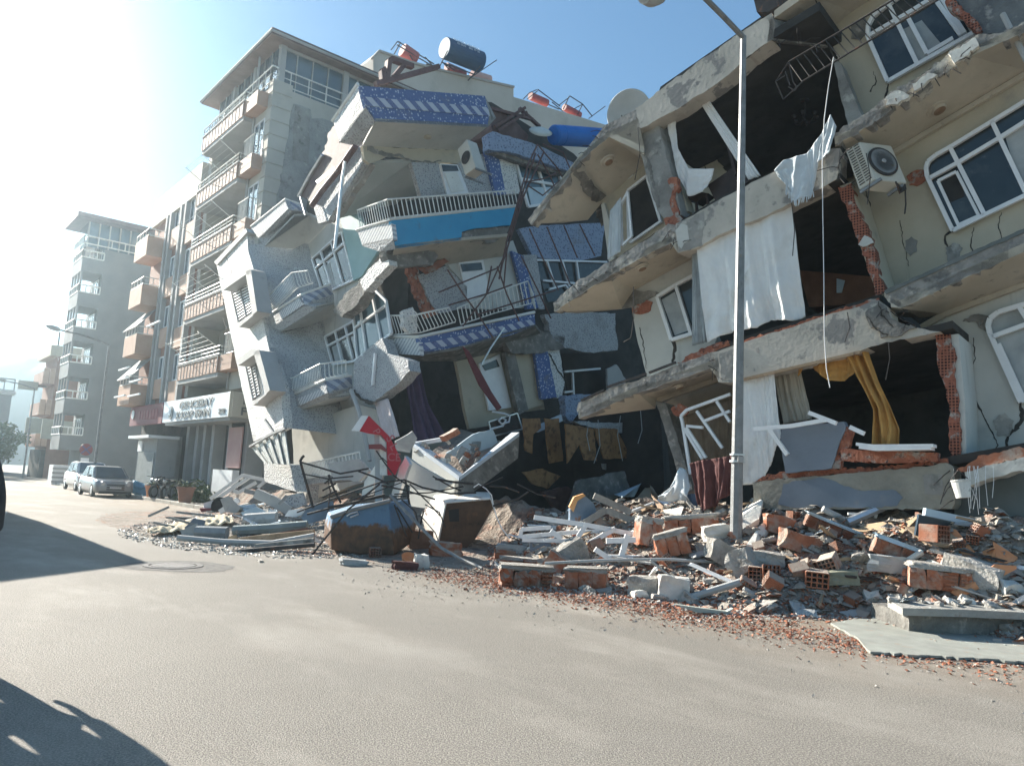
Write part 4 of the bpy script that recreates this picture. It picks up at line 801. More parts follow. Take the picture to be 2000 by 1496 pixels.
panel('brick_core', jag([(1653, 832), (1664, 840), (1660, 868), (1648, 884), (1640, 915), (1626, 916), (1634, 890), (1642, 862)], 2, 6, 48), C(12.64), .14, BRICKD, fp)
bs = T('brick_sill', 'long chunk of brick sill lying on the bottom beam under the ochre drape', 'masonry chunk', px(1735, 895, C(12.6)))
panel('bricks', jag([(1640, 877), (1700, 880), (1830, 884), (1832, 900), (1740, 904), (1645, 900)], 2, 8, 49), C(12.6), .25, BRICKD, bs)
wb = T('white_boards', 'two white boards lying on the brick sill by the ochre drape', 'board', px(1750, 875, C(12.5)))
bars_px([[(1676, 868), (1710, 872), (1826, 871)], [(1682, 874), (1712, 878), (1822, 876)]], C(12.5), .05, .25).build('board', WHITEP, wb)
pf = T('broken_window_frame', 'broken white window frame bars crossing the fallen blue grey panel', 'window frame', px(1560, 830, C(12.4)))
for sg_ in ([(1473, 838), (1545, 832), (1616, 820)], [(1502, 836), (1538, 888)], [(1580, 806), (1634, 827)], [(1660, 834), (1688, 847)]): bars_px([sg_], C(12.4), .07).build('bar', WHITEP, pf)
# --- right hand end at the ground: slab scrap, bucket, dark sheet
panel('slab_edge', jag([(1884, 922), (1940, 906), (2010, 890), (2010, 916), (1940, 932), (1890, 950)], 2, 8, 50), C(12.5), .6, PALE, rb)
panel('broken_brick', jag([(1868, 918), (1890, 906), (1910, 890), (1960, 880), (2010, 870), (2010, 892), (1950, 904), (1890, 924)], 3, 6, 51), C(12.55), .5, BRICK, rb)
panel('ground_wall', [(1864, 944), (2010, 916), (2010, 1010), (1864, 1010)], C(13.3), .2, mat('wall_slate', (.14, .16, .16), (.20, .22, .22), 1, .85), rb)
m_ = MB(); rF = random.Random(8)
for k in range(9):
    x0 = rF.uniform(1890, 1945); m_.tube(PX([(x0, 910), (x0 + rF.uniform(-8, 8), 940), (x0 + rF.uniform(-4, 14), 985 + rF.uniform(-15, 20))], C(12.42)), .0045, 4)
m_.build('loose_wire', WHITEP, rb)
bk = T('paint_bucket', 'dented white plastic bucket hanging by the broken slab end', 'bucket', px(1885, 960, C(12.2)))
bc_ = px(1882, 972, C(12.2)); axb = (UP + DD * .15).normalized()
MB().lathe(bc_, [(.10, 0), (.125, .24), (.135, .25), (.135, .27), (.115, .27), (.10, .05)], axb, 22).build('pail', mat('bucket_white', (.55, .55, .52), (.7, .7, .66), 8, .5, stains=[((.3, .3, .28), 10, .55, .65)]), bk)
MB().tube([bc_ + axb * .26 + DD * .13, bc_ + axb * .42, bc_ + axb * .26 - DD * .13], .008, 5).build('handle', METB, bk)
# --- big satellite dish on the roof corner
sd = T('satellite_dish', 'large grey satellite dish standing behind the top slab corner', 'satellite dish', px(1228, 245, C(15)))
dc = px(1229, 222, C(14.6)); ax_ = (CAM - dc).normalized() + UP * .25 + DD * .35
MB().lathe(dc, [(.02, -.12), (.2, -.105), (.4, -.05), (.58, .03), (.60, .03), (.41, -.065), (.2, -.125), (.02, -.14)], ax_, 32).build('reflector', mat('dish_grey', (.42, .43, .42), (.50, .51, .50), 2, .5), sd, smooth=True)
MB().tube([dc - UP * .1, dc - UP * .9 - NN * .1], .04, 8).build('mast', METB, sd)
MB().tube([dc - UP * .5, dc + ax_.normalized() * .5 - UP * .15], .018, 6).build('feed_arm', METB, sd)
bf = T('roof_water_drum', 'dark box tank peeping over the top roof corner', 'tank', px(1490, 8, C(14)))
panel('shell', [(1465, -30), (1520, -30), (1520, 12), (1500, 24), (1478, 24)], C(14), .5, METB, bf)
dp_ = MB().tube(PX([(1958, 28), (2012, 132)], C(12.9)), .045, 8); tag(dp_.build('white_downpipe', GREYP, None, loc=px(1985, 70, C(12.6))), 'pale white pipe slanting down at the upper right border', 'pipe')
# --- ground floor void in front of the far end
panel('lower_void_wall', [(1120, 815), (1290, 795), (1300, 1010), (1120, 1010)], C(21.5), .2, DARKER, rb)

# --- reinforcement bars showing at the breaks
rR = random.Random(19)
def rebar(pts, n, L, pl=C(12.64)):
    m_ = MB()
    for k in range(n):
        a = poly_at(pts, (k + .5) / n); p = px(a[0] + rR.uniform(-3, 3), a[1] + rR.uniform(-3, 3), pl); d = Vector((rR.uniform(-1, 1), rR.uniform(-.7, .2), rR.uniform(-.9, .5))).normalized() * L * rR.uniform(.5, 1.2)
        m_.tube([p + NN * .1, p + d * .4, p + d + Vector((rR.uniform(-.08, .08), 0, -.1 * L))], .008, 5)
    m_.build('rebar', METB, rb)
rebar([(1508, 70), (1600, 84)], 7, .35, C(12.9)); rebar([(1727, 205), (1900, 105)], 10, .25); rebar([(1308, 440), (1326, 480)], 5, .3); rebar([(1122, 320), (1180, 250)], 5, .2)
rebar([(1722, 600), (1790, 640)], 7, .3); rebar([(1852, 910), (1866, 980)], 5, .4); rebar([(1080, 600), (1190, 530)], 6, .2); rebar([(1640, 300), (1634, 345)], 5, .35); rebar([(1390, 700), (1400, 742)], 4, .25)
m_ = MB(); m_.tube(PX([(1512, 74), (1545, 80), (1576, 82)], C(13.0)), .009, 5); m_.tube(PX([(1528, 36), (1560, 44), (1588, 47)], C(13.0)), .009, 5)
for x_ in (1534, 1548, 1562): m_.tube(PX([(x_, 46), (x_ + 2, 80)], C(13.0)), .007, 4)
m_.build('rebar', METB, rb)
wl_ = T('dangling_wires', 'thin dark electric wires dangling in front of the open rooms', 'wire', px(1400, 500, C(12.6)))
for w_ in ([(1237, 560), (1238, 620), (1232, 660), (1218, 668)], [(1692, 300), (1700, 345), (1694, 400)], [(1246, 250), (1250, 300), (1240, 352)], [(1655, 610), (1660, 640), (1650, 668)], [(1546, 394), (1552, 450), (1548, 500)], [(1735, 668), (1738, 700), (1730, 742)]): MB().tube(PX(w_, C(12.6)), .009, 4).build('wire', METB, wl_)

NN, DD, C = NN_ROW, DD_ROW, C_ROW
# ================================================================== blue and white terrazzo house, fallen towards the street
bh = T('leaning_house', 'half collapsed blue and white speckled house leaning over with tilted balconies', 'building', W(11, 22, 0))
SF, SW, SBK = S(19.3), S(20.6), S(25.5)
HB = R(-34); NB = Vector((math.cos(HB), -math.sin(HB), 0)); _pb = W(10.8, 26)
def CB_(c): return (NB, NB.dot(_pb) + c - 10.8)       # the bay has twisted towards the street end
BAY, REC = CB_(10.8), C(12.6)
STRB = stripes('stripe_band', (.13, .17, .33), (.46, .50, .58), NN * .9 + UP * 1.5, 1.75)
STRG = stripes('stripe_band_grey', (.22, .25, .33), (.44, .46, .50), NN * .9 + UP * 1.5, 1.9)
STRL = stripes('stripe_band_left', (.40, .41, .43), (.64, .64, .62), DD * .9 + UP * .9, 5.5, .45)
def pb(name, pts, pl, th, m, j=0, seed=1, parent=None, step=12): return panel(name, pts, pl, th, m, parent or bh, j, seed, 0, step)
def quadm(name, pts, m, th=Vector((0, 0, .1)), parent=None): return MB().prism(PX(pts), th).build(name, m, parent or bh, tri=True)
def cornerC(x, y, pl=SF): return C(cs(px(x, y, pl))[0])
# backing masses
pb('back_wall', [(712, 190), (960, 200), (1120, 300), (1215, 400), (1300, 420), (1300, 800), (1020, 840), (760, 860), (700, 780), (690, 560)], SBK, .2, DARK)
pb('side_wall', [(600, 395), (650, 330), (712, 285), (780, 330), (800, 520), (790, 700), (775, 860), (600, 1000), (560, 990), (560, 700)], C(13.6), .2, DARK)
# ---- shuttered bay at the far end
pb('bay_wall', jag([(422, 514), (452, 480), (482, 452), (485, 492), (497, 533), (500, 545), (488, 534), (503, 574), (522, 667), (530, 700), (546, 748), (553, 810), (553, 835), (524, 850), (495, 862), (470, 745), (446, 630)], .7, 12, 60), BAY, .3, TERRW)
crack([(440, 500), (452, 530), (446, 560)], BAY, [1, 1.2, 1], parent=bh, seed=60); crack([(436, 620), (446, 660), (441, 690)], BAY, [1, 1.5, 1], parent=bh, seed=61)
quadm('bay_coping', [(418, 512, CB_(10.7)), (480, 446, CB_(10.7)), (483, 453, CB_(10.7)), (423, 518, CB_(10.7))], GREYP, NN * .4)
m_ = MB(); e0 = PX([(485, 478), (505, 575), (524, 667), (547, 748), (555, 835)], CB_(10.85)); e1 = PX([(600, 470), (622, 560), (640, 690), (668, 800), (676, 850)], REC)
for k in range(4): m_.add([e0[k], e0[k + 1], e1[k + 1], e1[k]], [[0, 1, 2, 3]])
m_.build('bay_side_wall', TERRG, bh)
def hood(f, fin, sill, shut, k):
    """projecting window hood: fascia, fin at the right, sill and a slatted shutter"""
    HP = CB_(10.25)
    o = MB().prism(PX(f, HP), NB * .56).build('window_hood', GREYP, bh)
    MB().prism(PX(fin, HP), NB * .56).build('fin', GREYP, o); MB().prism(PX(sill, CB_(10.4)), NB * .41).build('sill', GREYP, o)
    b = MB(); n = 12
    for i in range(n):
        t0, t1 = (i + .15) / n, (i + .62) / n
        a0, a1 = [tuple(lerp(shut[0][q], shut[3][q], t) for q in range(2)) for t in (t0, t1)]; c0, c1 = [tuple(lerp(shut[1][q], shut[2][q], t) for q in range(2)) for t in (t0, t1)]
        P = PX([a0, c0, c1, a1], CB_(10.74)); b.prism(P, NB * .03)
    b.build('shutter_slats', WHITE, o); pb('shutter_gap', shut, CB_(10.785), .01, DARKER, parent=o)
    bars_px([[(shut[0]), (shut[3])], [(lerp(shut[0][0], shut[1][0], .5), lerp(shut[0][1], shut[1][1], .5)), (lerp(shut[3][0], shut[2][0], .5), lerp(shut[3][1], shut[2][1], .5))], [shut[1], shut[2]]], CB_(10.72), .05).build('shutter_frame', GREYP, o)
hood([(432, 552), (477, 523), (490, 527), (490, 536), (479, 537), (436, 567)], [(479, 530), (490, 527), (502, 608), (493, 615)], [(465, 631), (496, 609), (502, 610), (467, 639)], [(450, 563), (484, 548), (496, 607), (465, 629)], 0)
hood([(461, 704), (492, 681), (506, 684), (507, 692), (494, 694), (465, 714)], [(494, 686), (506, 684), (527, 762), (519, 770)], [(493, 784), (522, 767), (528, 764), (495, 792)], [(479, 712), (497, 702), (508, 770), (494, 781)], 1)
# torn roller shutter under the bay
rs_ = T('torn_shutter', 'torn ribbed metal shutter hanging below the shuttered bay', 'shutter', px(530, 875, CB_(10.4)))
m_ = MB(); tl, tr_, br, bl = (490, 873), (556, 838), (566, 908), (516, 904)
for k in range(9):
    u0, u1 = k / 9, (k + .9) / 9; m_.prism(PX([(lerp(tl[0], tr_[0], u0), lerp(tl[1], tr_[1], u0)), (lerp(tl[0], tr_[0], u1), lerp(tl[1], tr_[1], u1)), (lerp(bl[0], br[0], u1), lerp(bl[1], br[1], u1)), (lerp(bl[0], br[0], u0), lerp(bl[1], br[1], u0))], CB_(10.4 + .06 * (k % 2))), NB * .03)
m_.build('ribs', mat('shutter_dull', (.34, .35, .33), (.46, .47, .45), 5, .5, metal=.3), rs_)
bars_px([[(488, 872), (530, 848), (558, 836)], [(518, 820), (536, 846)]], CB_(10.35), .07).build('edge_rail', GALV, rs_)
pb('lower_wall', jag([(515, 903), (566, 907), (578, 960), (560, 955), (517, 940)], 1, 10, 62), C(10.9), .4, TERRW)
# ---- recess: upper balcony slab, two railed balconies, windows
pb('recess_wall', jag([(590, 470), (640, 405), (700, 415), (735, 500), (700, 560), (745, 640), (700, 700), (735, 800), (745, 900), (590, 1000), (570, 930), (600, 830), (640, 760), (620, 600)], .8, 20, 63), C(12.62), .15, PLASW)
def left_balcony(top, mid, low, right_top, right_low, sof_in, lit, rl_t, rl_b, nb, fp, label=None, band=None):
    """balcony seen from below: street face between top/low (left, corner), end face at the right, soffit"""
    o = MB().prism(PX([top[0], top[1], mid[1], mid[0]], fp), NN * .15).build('balcony', TERRG, bh)
    MB().prism(PX([lit[0], lit[1], lit[2], lit[3]], C(fp[1] - .03)), NN * .02).build('sunlit_pattern', STRL, o)  # hatched panel in paler colour paints the sun patch on the street face
    kC = px(*top[1], fp); sp = S(cs(kC)[1]); sp2 = S(cs(px(*mid[1], fp))[1])
    MB().prism(PX([top[1] + (fp,), right_top + (sp,), right_low + (sp,), mid[1] + (fp,)]), DD * .12).build('end_face', STRG, o)
    MB().prism(PX([mid[0] + (fp,), mid[1] + (fp,), right_low + (sp,), low[2] + (sp,), low[1] + (C(fp[1] + .15),), low[0] + (C(fp[1] + .15),)]), UP * .05).build('lower_band', TERRG, o, tri=True)
    MB().prism(PX([low[0] + (C(fp[1] + .15),), low[1] + (C(fp[1] + .15),), low[2] + (sp,)] + [q + (REC,) for q in sof_in]), UP * .1).build('soffit', PLASW, o, tri=True)
    if rl_t:
        r_ = MB(); tt = PX([rl_t[0] + (fp,), rl_t[1] + (fp,), rl_t[2] + (sp,)]); bb_ = PX([rl_b[0] + (fp,), rl_b[1] + (fp,), rl_b[2] + (sp,)]); railing(r_, tt, bb_, nb, .02, bulge=-NN * .08); r_.build('railing', RAILW, o)
    m_ = MB().tube([p + UP * .02 for p in PX([top[0] + (fp,), top[1] + (fp,), right_top + (sp,)])], .045, 6); m_.build('cap', RAILW, o)
    return o
left_balcony([(490, 444), (558, 390)], [(505, 466), (566, 410)], [(517, 482), (574, 424), (604, 421)], (592, 402), (600, 416), [(640, 438), (592, 487)], [(500, 443), (557, 394), (563, 408), (516, 455)], None, None, None, C(11.2))
left_balcony([(524, 617), (588, 577)], [(532, 640), (596, 597)], [(549, 647), (617, 603), (652, 594)], (646, 556), (652, 577), [(658, 611), (624, 632), (572, 647)], [(545, 610), (583, 584), (594, 594), (550, 624)], [(516, 586), (570, 533), (601, 529)], [(536, 606), (582, 562), (612, 553)], [22, 5], C(11.2))
left_balcony([(558, 778), (636, 743)], [(564, 800), (642, 768)], [(557, 813), (642, 779), (689, 772)], (687, 734), (688, 758), [(676, 782), (634, 793), (590, 806)], [(581, 779), (636, 756), (640, 767), (586, 792)], [(553, 747), (625, 711), (676, 704)], [(560, 772), (632, 740), (680, 730)], [24, 6], C(11.2))
def rwin(outer, bars, pl, pn, m=GLASS, cur=None):
    o = bars_px([outer + [outer[0]]] + bars, (pl[0], pl[1] - .06), .075).build('window', WHITEP, bh); pb('pane', outer, (pl[0], pl[1] - .03), .02, m, parent=o)
    if cur: pb('net_curtain', cur, (pl[0], pl[1] - .034), .003, CURT, parent=o)
    return o
rwin([(610, 506), (667, 454), (692, 546), (650, 566), (628, 564)], [[(616, 524), (672, 476)], [(627, 492), (648, 562)], [(647, 473), (670, 553)]], REC, 1, GLASS, [(630, 524), (645, 512), (656, 560), (646, 562)])
rwin([(635, 658), (694, 626), (716, 690), (690, 706), (650, 712)], [[(640, 676), (700, 645)], [(655, 648), (668, 706)], [(674, 638), (690, 700)]], REC, 1, GLASS, [(648, 678), (664, 670), (672, 704), (655, 708)])
pb('teal_wall', [(664, 424), (697, 412), (738, 490), (706, 540), (690, 548)], C(12.5), .1, TEAL)
# ---- torn roof edge at the left
MB().prism(PX([(583, 380), (600, 345), (628, 305), (664, 279), (694, 286), (672, 318), (640, 352), (612, 398)], C(10.9)), NN * .6 + UP * .2).build('roof_sheet', ROOFD, bh)
pb('roof_tiles', jag([(628, 312), (634, 285), (646, 255), (656, 236), (668, 250), (664, 282), (640, 300)], 3, 6, 64), C(11.4), .5, ROOFD)
MB().tube(PX([(583, 384), (604, 345), (630, 303)], C(10.85)), .07, 6).build('bright_verge', ALU, bh)
MB().tube(PX([(694, 286), (660, 335), (630, 372), (609, 402)], C(10.8)), .10, 8).build('eave_pole', METBR, bh)
bars_px([[(620, 358), (655, 330)], [(618, 355), (653, 327)], [(586, 385), (596, 420)]], C(10.75), .03).build('loose_strip', ALU, bh)
dpb = T('loose_downpipe', 'thin shiny downpipe standing loose before the teal wall', 'pipe', px(654, 485, C(10.7)))
MB().tube(PX([(674, 316), (668, 355), (661, 420), (654, 486)], C(10.7)), .05, 8).build('pipe', ALU, dpb)
pb('eave_beam', jag([(693, 289), (710, 284), (712, 312), (690, 350), (662, 395), (640, 432), (621, 437), (611, 399), (650, 345)], 1, 12, 65), C(11.0), .2, TERRG)
pb('beam_underside', jag([(712, 312), (724, 320), (706, 348), (660, 420), (642, 433), (664, 396), (690, 352)], 1.5, 10, 66), C(11.15), .2, CONC)
MB().prism(PX([(650, 430, C(11.3)), (722, 320, C(11.3)), (802, 316, SW), (826, 386, S(23)), (700, 412, C(13.4))]), UP * .1).build('ceiling', mat('ceiling_green_grey', (.33, .37, .36), (.40, .43, .42), 1, .9), bh, tri=True)
# ---- top balcony facing the camera
kC = cornerC(714, 210)
tbal = pb('top_balcony', [(703, 168), (947, 188), (956, 225), (951, 249), (733, 238), (714, 210)], SF, .14, TERRB)
pb('stripe_band', [(708, 189), (953, 210), (957, 227), (715, 207)], S(19.27), .03, STRB, parent=tbal)
MB().prism(PX([(701, 167), (714, 210), (664, 278), (651, 238)], kC), NN * .15).build('end_face', TERRW, tbal)
MB().prism(PX([(714, 210, kC), (733, 238, SF), (702, 284, S(20.4)), (664, 278, kC)]), UP * .08).build('lower_band', TERRG, tbal, tri=True)
MB().prism(PX([(733, 238, SF), (951, 249, SF), (893, 294, SW), (708, 285, SW)]), UP * .1).build('soffit', PLASW, tbal)
MB().prism(PX([(947, 188, SF), (969, 231, S(19.9)), (951, 250, SF), (956, 225, SF)]), DD * .1).build('broken_end', CONC, tbal, tri=True)
MB().tube(PX([(649, 237, kC), (699, 164, kC)]), .06, 6).build('cap', RAILW, tbal)
sfb = PL3(*PX([(733, 238), (951, 249)], SF), px(800, 289, SW)); o = MB().lathe(px(835, 267, sfb), [(.13, 0), (.12, .05), (.05, .07)], -UP, 18).build('ceiling_light', PLAS, tbal)
pb('lintel_wall', jag([(708, 285), (895, 294), (902, 320), (866, 318), (805, 317), (784, 306), (760, 304), (722, 320), (712, 312)], 1.5, 10, 67), SW, .15, PLAS)
crack([(716, 288), (750, 302), (780, 304), (800, 314), (845, 317), (862, 314)], S(20.59), [10, 9, 5, 3, 3, 2], CONCD, parent=bh, name='fissure', seed=68)
pb('wall', [(803, 317), (856, 319), (872, 386), (824, 388)], SW, .2, TERRG)
dr_ = pb('door', [(860, 320), (894, 322), (917, 380), (874, 384)], SW, .1, WHITEP)
pb('door_panel', [(868, 338), (893, 337), (908, 372), (882, 376)], S(20.57), .02, RAILW, parent=dr_); pb('transom', [(863, 322), (892, 324), (896, 334), (866, 335)], S(20.57), .02, GLASS, parent=dr_)
pb('wall', [(894, 318), (955, 296), (972, 378), (917, 382)], SW, .15, TERRG)
pb('blue_stripe', [(948, 294), (972, 294), (988, 380), (968, 380)], S(20.45), .15, TERRB); pb('wall', [(972, 294), (1002, 296), (1016, 378), (988, 380)], S(20.45), .2, TERRW)
pb('roof_parapet', jag([(953, 264), (962, 257), (1040, 280), (1120, 318), (1108, 334), (1060, 318), (1004, 300), (955, 292)], 1.5, 10, 69), S(20.0), .35, TERRBG)
pb('parapet_base', jag([(955, 288), (1004, 300), (1060, 318), (1106, 334), (1100, 342), (1040, 324), (1000, 312), (958, 298)], 1.5, 10, 70), S(20.2), .3, CONCD)
w_ = bars_px([[(1006, 312), (1092, 340), (1106, 392), (1032, 404), (1006, 312)], [(1018, 350), (1098, 364)], [(1050, 326), (1072, 398)]], S(20.55), .09).build('window', WHITEP, bh); pb('pane', [(1008, 314), (1090, 341), (1104, 390), (1034, 402)], S(20.6), .03, GLASSB, parent=w_)
pb('white_sash', [(1030, 366), (1076, 366), (1082, 396), (1038, 402)], S(20.54), .03, PALEB, parent=w_)
ac2 = T('air_conditioner', 'smaller white air conditioner hanging under the top blue balcony', 'air conditioner', px(925, 320, S(20)))
EA = PX([(893, 292), (912, 272), (929, 327), (908, 343)], C(12.9)); shv = px(947, 322, S(cs(EA[2])[1])) - EA[2]
MB().prism(EA, NN * max(.35, shv.length)).build('casing', ACM, ac2, bevel=.02)
nA = (EA[1] - EA[0]).cross(EA[2] - EA[1]).normalized(); nA = nA if nA.dot(NN) < 0 else -nA
MB().lathe(sum(EA, Vector()) / 4 + nA * .01, [(.21, 0), (.2, .02)], nA, 24).build('fan_grille', METB, ac2)
MB().bar(EA[3] - UP * .04, EA[3] - UP * .04 + NN * .7, .05).build('bracket', GALV, ac2); MB().bar(EA[2] - UP * .04, EA[2] - UP * .04 + NN * .6, .05).build('bracket', GALV, ac2)
# ---- turquoise balcony
kC = cornerC(765, 432)
mbal = pb('turquoise_balcony', jag([(764, 431), (1006, 405), (1010, 424), (998, 440), (960, 444), (930, 446), (902, 453), (901, 469), (772, 486), (768, 468)], .8, 14, 71), SF, .15, BLUEP)
MB().prism(PX([(698, 452), (764, 431), (768, 468), (708, 481)], kC), NN * .15).build('end_face', STRL, mbal)
MB().prism(PX([(708, 481, kC), (768, 468, kC), (772, 487, SF), (742, 492, S(20))]), UP * .06).build('lower_band', TERRG, mbal, tri=True)
pb('broken_edge', jag([(900, 455), (930, 447), (996, 441), (990, 464), (960, 474), (901, 470)], 2.5, 7, 72), S(19.38), .25, CONCD, parent=mbal)
MB().prism(PX([(772, 486, SF), (901, 470, SF), (992, 462, SF), (985, 500, SW), (850, 520, SW), (760, 518, SW)]), UP * .1).build('soffit', SOFF, mbal, tri=True)
MB().tube([p + UP * .02 for p in PX([(696, 451, kC), (764, 429, SF), (1007, 403, SF)])], .05, 6).build('cap', RAILW, mbal)
r_ = MB(); railing(r_, PX([(698, 411, kC), (756, 390, SF), (1005, 372, SF)]), PX([(702, 446, kC), (761, 430, SF), (1008, 404, SF)]), [13, 31], .022, bulge=-DD * .07); r_.build('railing', RAILW, mbal)
# ---- middle storey behind
pb('slab_end', jag([(703, 547), (754, 490), (760, 517), (712, 569)], 1.5, 8, 73), C(11.5), .3, TERRW)
pb('slab_break', jag([(650, 608), (676, 572), (703, 547), (712, 570), (694, 598), (668, 620)], 2.5, 7, 74), C(11.6), .4, CONCD)
pb('slab_break', jag([(755, 490), (832, 484), (856, 500), (846, 518), (800, 520), (761, 519)], 2.5, 8, 75), S(19.8), .4, CONCD)
pb('wall', jag([(817, 538), (870, 520), (912, 560), (908, 602), (856, 612), (838, 584)], 2, 9, 76), SW, .15, TERRG)
pb('broken_brick', jag([(794, 520), (816, 516), (822, 556), (838, 590), (856, 614), (832, 622), (814, 575)], 2.5, 7, 77), S(20.65), .2, BRICKD)
pb('brick_scrap', jag([(823, 522), (868, 504), (878, 512), (838, 534)], 2, 6, 78), S(20.2), .2, BRICK)
pb('wall', [(868, 506), (1002, 470), (1050, 600), (960, 604), (908, 602), (912, 560), (880, 525)], S(20.65), .15, PLASW)
dr_ = pb('door', [(896, 512), (944, 508), (956, 572), (914, 590)], SW, .08, WHITEP); pb('transom', [(900, 516), (940, 513), (943, 527), (904, 531)], S(20.57), .02, GLASS, parent=dr_)
pb('blue_stripe', [(1000, 490), (1022, 500), (1052, 602), (1030, 604)], S(20.45), .15, TERRB); pb('wall', [(1022, 498), (1048, 498), (1064, 604), (1052, 604)], S(20.45), .15, TERRG)
pb('blue_front', jag([(1014, 447), (1060, 440), (1182, 436), (1174, 500), (1130, 510), (1060, 505), (1040, 500)], 1, 12, 79), S(20.9), .2, TERRBG)
w_ = bars_px([[(1044, 508), (1185, 512)], [(1060, 548), (1150, 556)], [(1068, 510), (1084, 560)], [(1098, 510), (1112, 560)], [(1126, 512), (1132, 556)], [(1072, 565), (1104, 557), (1112, 568)]], S(20.9), .07).build('window', WHITEP, bh); pb('pane', [(1044, 508), (1190, 512), (1180, 575), (1070, 590)], S(21), .03, GLASS, parent=w_)
pb('hanging_wall', jag([(1064, 614), (1110, 608), (1202, 612), (1206, 684), (1150, 688), (1104, 680), (1080, 660)], 2, 9, 80), S(20.0), .25, TERRG)
rw_ = rwin([(689, 606), (732, 566), (754, 588), (764, 652), (732, 676), (698, 702)], [[(702, 594), (716, 690)], [(726, 572), (745, 665)], [(694, 640), (752, 598)]], C(12.3), 1, GLASSB)
# ---- lower balcony and angled block beneath it
kC = cornerC(818, 662)
lbal = pb('lower_balcony', jag([(817, 661), (900, 645), (1044, 613), (1046, 637), (1000, 654), (900, 676), (820, 694)], .8, 14, 81), SF, .15, TERRB)
pb('stripe_band', jag([(819, 672), (890, 658), (1044, 622), (1045, 634), (900, 670), (820, 687)], .6, 14, 82), S(19.27), .03, STRB, parent=lbal)
MB().prism(PX([(749, 661), (817, 661), (820, 694), (757, 690)], kC), NN * .15).build('end_face', STRL, lbal)
MB().prism(PX([(757, 690, kC), (820, 694, SF), (890, 684, SF), (1046, 638, SF), (1064, 662, SW), (1000, 682, SW), (890, 706, SW), (800, 706, SW)]), UP * .08).build('soffit', CONCD, lbal, tri=True)
MB().tube([p + UP * .02 for p in PX([(746, 659, kC), (818, 659, SF), (1044, 611, SF)])], .05, 6).build('cap', RAILW, lbal)
r_ = MB(); railing(r_, PX([(744, 617, kC), (807, 616, SF), (877, 601, SF)]), PX([(750, 655, kC), (820, 650, SF), (889, 629, SF)]), [12, 10], .022, bulge=-DD * .06); r_.build('railing', RAILW, lbal)
r_ = MB(); railing(r_, PX([(893, 602, SF), (960, 574, SF), (1031, 549, SF), (1041, 574, SF)]), PX([(900, 634, SF), (965, 612, SF), (1040, 592, SF), (1046, 604, SF)]), [9, 9, 2], .02); r_.build('railing', RAILW, lbal)
pb('rubble_on_balcony', jag([(787, 608), (806, 600), (815, 612), (815, 650), (800, 652), (790, 640)], 2, 6, 83), S(19.5), .2, TERRW, parent=lbal)
pb('angled_block', jag([(692, 706), (720, 680), (746, 660), (757, 690), (797, 703), (800, 724), (776, 750), (730, 785), (704, 780), (690, 758)], 1.2, 9, 84), C(11.9), .4, TERRG)
bars_px([[(733, 690), (728, 752)]], C(11.85), .08).build('loose_bar', WHITEP, bh)
crack([(690, 762), (706, 780), (722, 786), (735, 786)], C(11.88), [6, 6, 7, 5], parent=bh, seed=70)
# ---- lower storey
pb('wall', jag([(888, 690), (960, 676), (1040, 662), (1050, 700), (1064, 800), (1000, 806), (922, 860), (908, 800), (898, 740)], 1, 14, 85), SW, .15, PLAS)
dr_ = pb('door', [(936, 710), (976, 692), (999, 796), (955, 802)], S(20.5), .08, WHITEP); pb('transom', [(942, 714), (970, 702), (976, 716), (948, 724)], S(20.47), .02, GLASS, parent=dr_)
pb('frame_post', [(985, 688), (1004, 680), (1032, 800), (1014, 810)], S(20.2), .2, CONCD); pb('frame_head', jag([(985, 668), (1040, 640), (1104, 658), (1100, 680), (1044, 690), (1000, 690)], 2.5, 8, 86), S(20.0), .3, CONCD)
pb('blue_stripe', [(1044, 684), (1068, 676), (1088, 776), (1058, 780)], S(20.1), .15, TERRB); pb('wall', jag([(1068, 676), (1092, 680), (1103, 745), (1098, 775), (1088, 778)], 1, 8, 87), S(20.1), .2, TERRW)
pb('wall', [(1004, 690), (1044, 688), (1060, 790), (1030, 800)], S(20.3), .15, PLAS)
crack([(1072, 690), (1086, 715), (1104, 744)], S(20.1), [3, 3, 4], parent=bh, seed=71)
w_ = bars_px([[(1102, 726), (1172, 720)], [(1118, 728), (1120, 772)], [(1102, 766), (1120, 764)]], S(21.4), .08).build('window', WHITEP, bh)
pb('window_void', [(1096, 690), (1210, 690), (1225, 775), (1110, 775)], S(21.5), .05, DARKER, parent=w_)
pb('wall_scrap', jag([(1104, 772), (1160, 770), (1135, 800), (1116, 826), (1104, 812)], 2, 8, 88), S(19.5), .3, TERRBG)
pb('grey_drape_wall', jag([(1186, 720), (1204, 712), (1222, 740), (1226, 780), (1188, 776)], 1, 8, 89), S(20.8), .1, GREYP)
rstp = pb('red_flashing', [(904, 676), (916, 686), (940, 728), (960, 765), (980, 796), (972, 802), (936, 752), (922, 720)], S(18.9), .04, mat('red_brown_metal', (.13, .025, .03), (.18, .04, .045), 3, .5))
pc = T('purple_curtain', 'dark purple curtain hanging in the lowest opening of the speckled house', 'curtain', px(820, 800, S(20.2)))
def pcl(u, v):
    a = poly_at([(788, 738), (796, 780), (812, 868)], v); b2 = poly_at([(818, 722), (836, 790), (872, 862)], v)
    return px(lerp(a[0], b2[0], u), lerp(a[1], b2[1], u), S(20.0)) - DD * (.08 * math.sin(u * 20 + v) + .05 * math.sin(u * 9 + v * 5))
MB().grid(pcl, 40, 24).build('fabric', FABPUR, pc, smooth=True, solid=.008)
pk = T('pink_curtain', 'pale pink curtain behind the red sign post', 'curtain', px(750, 820, C(12)))
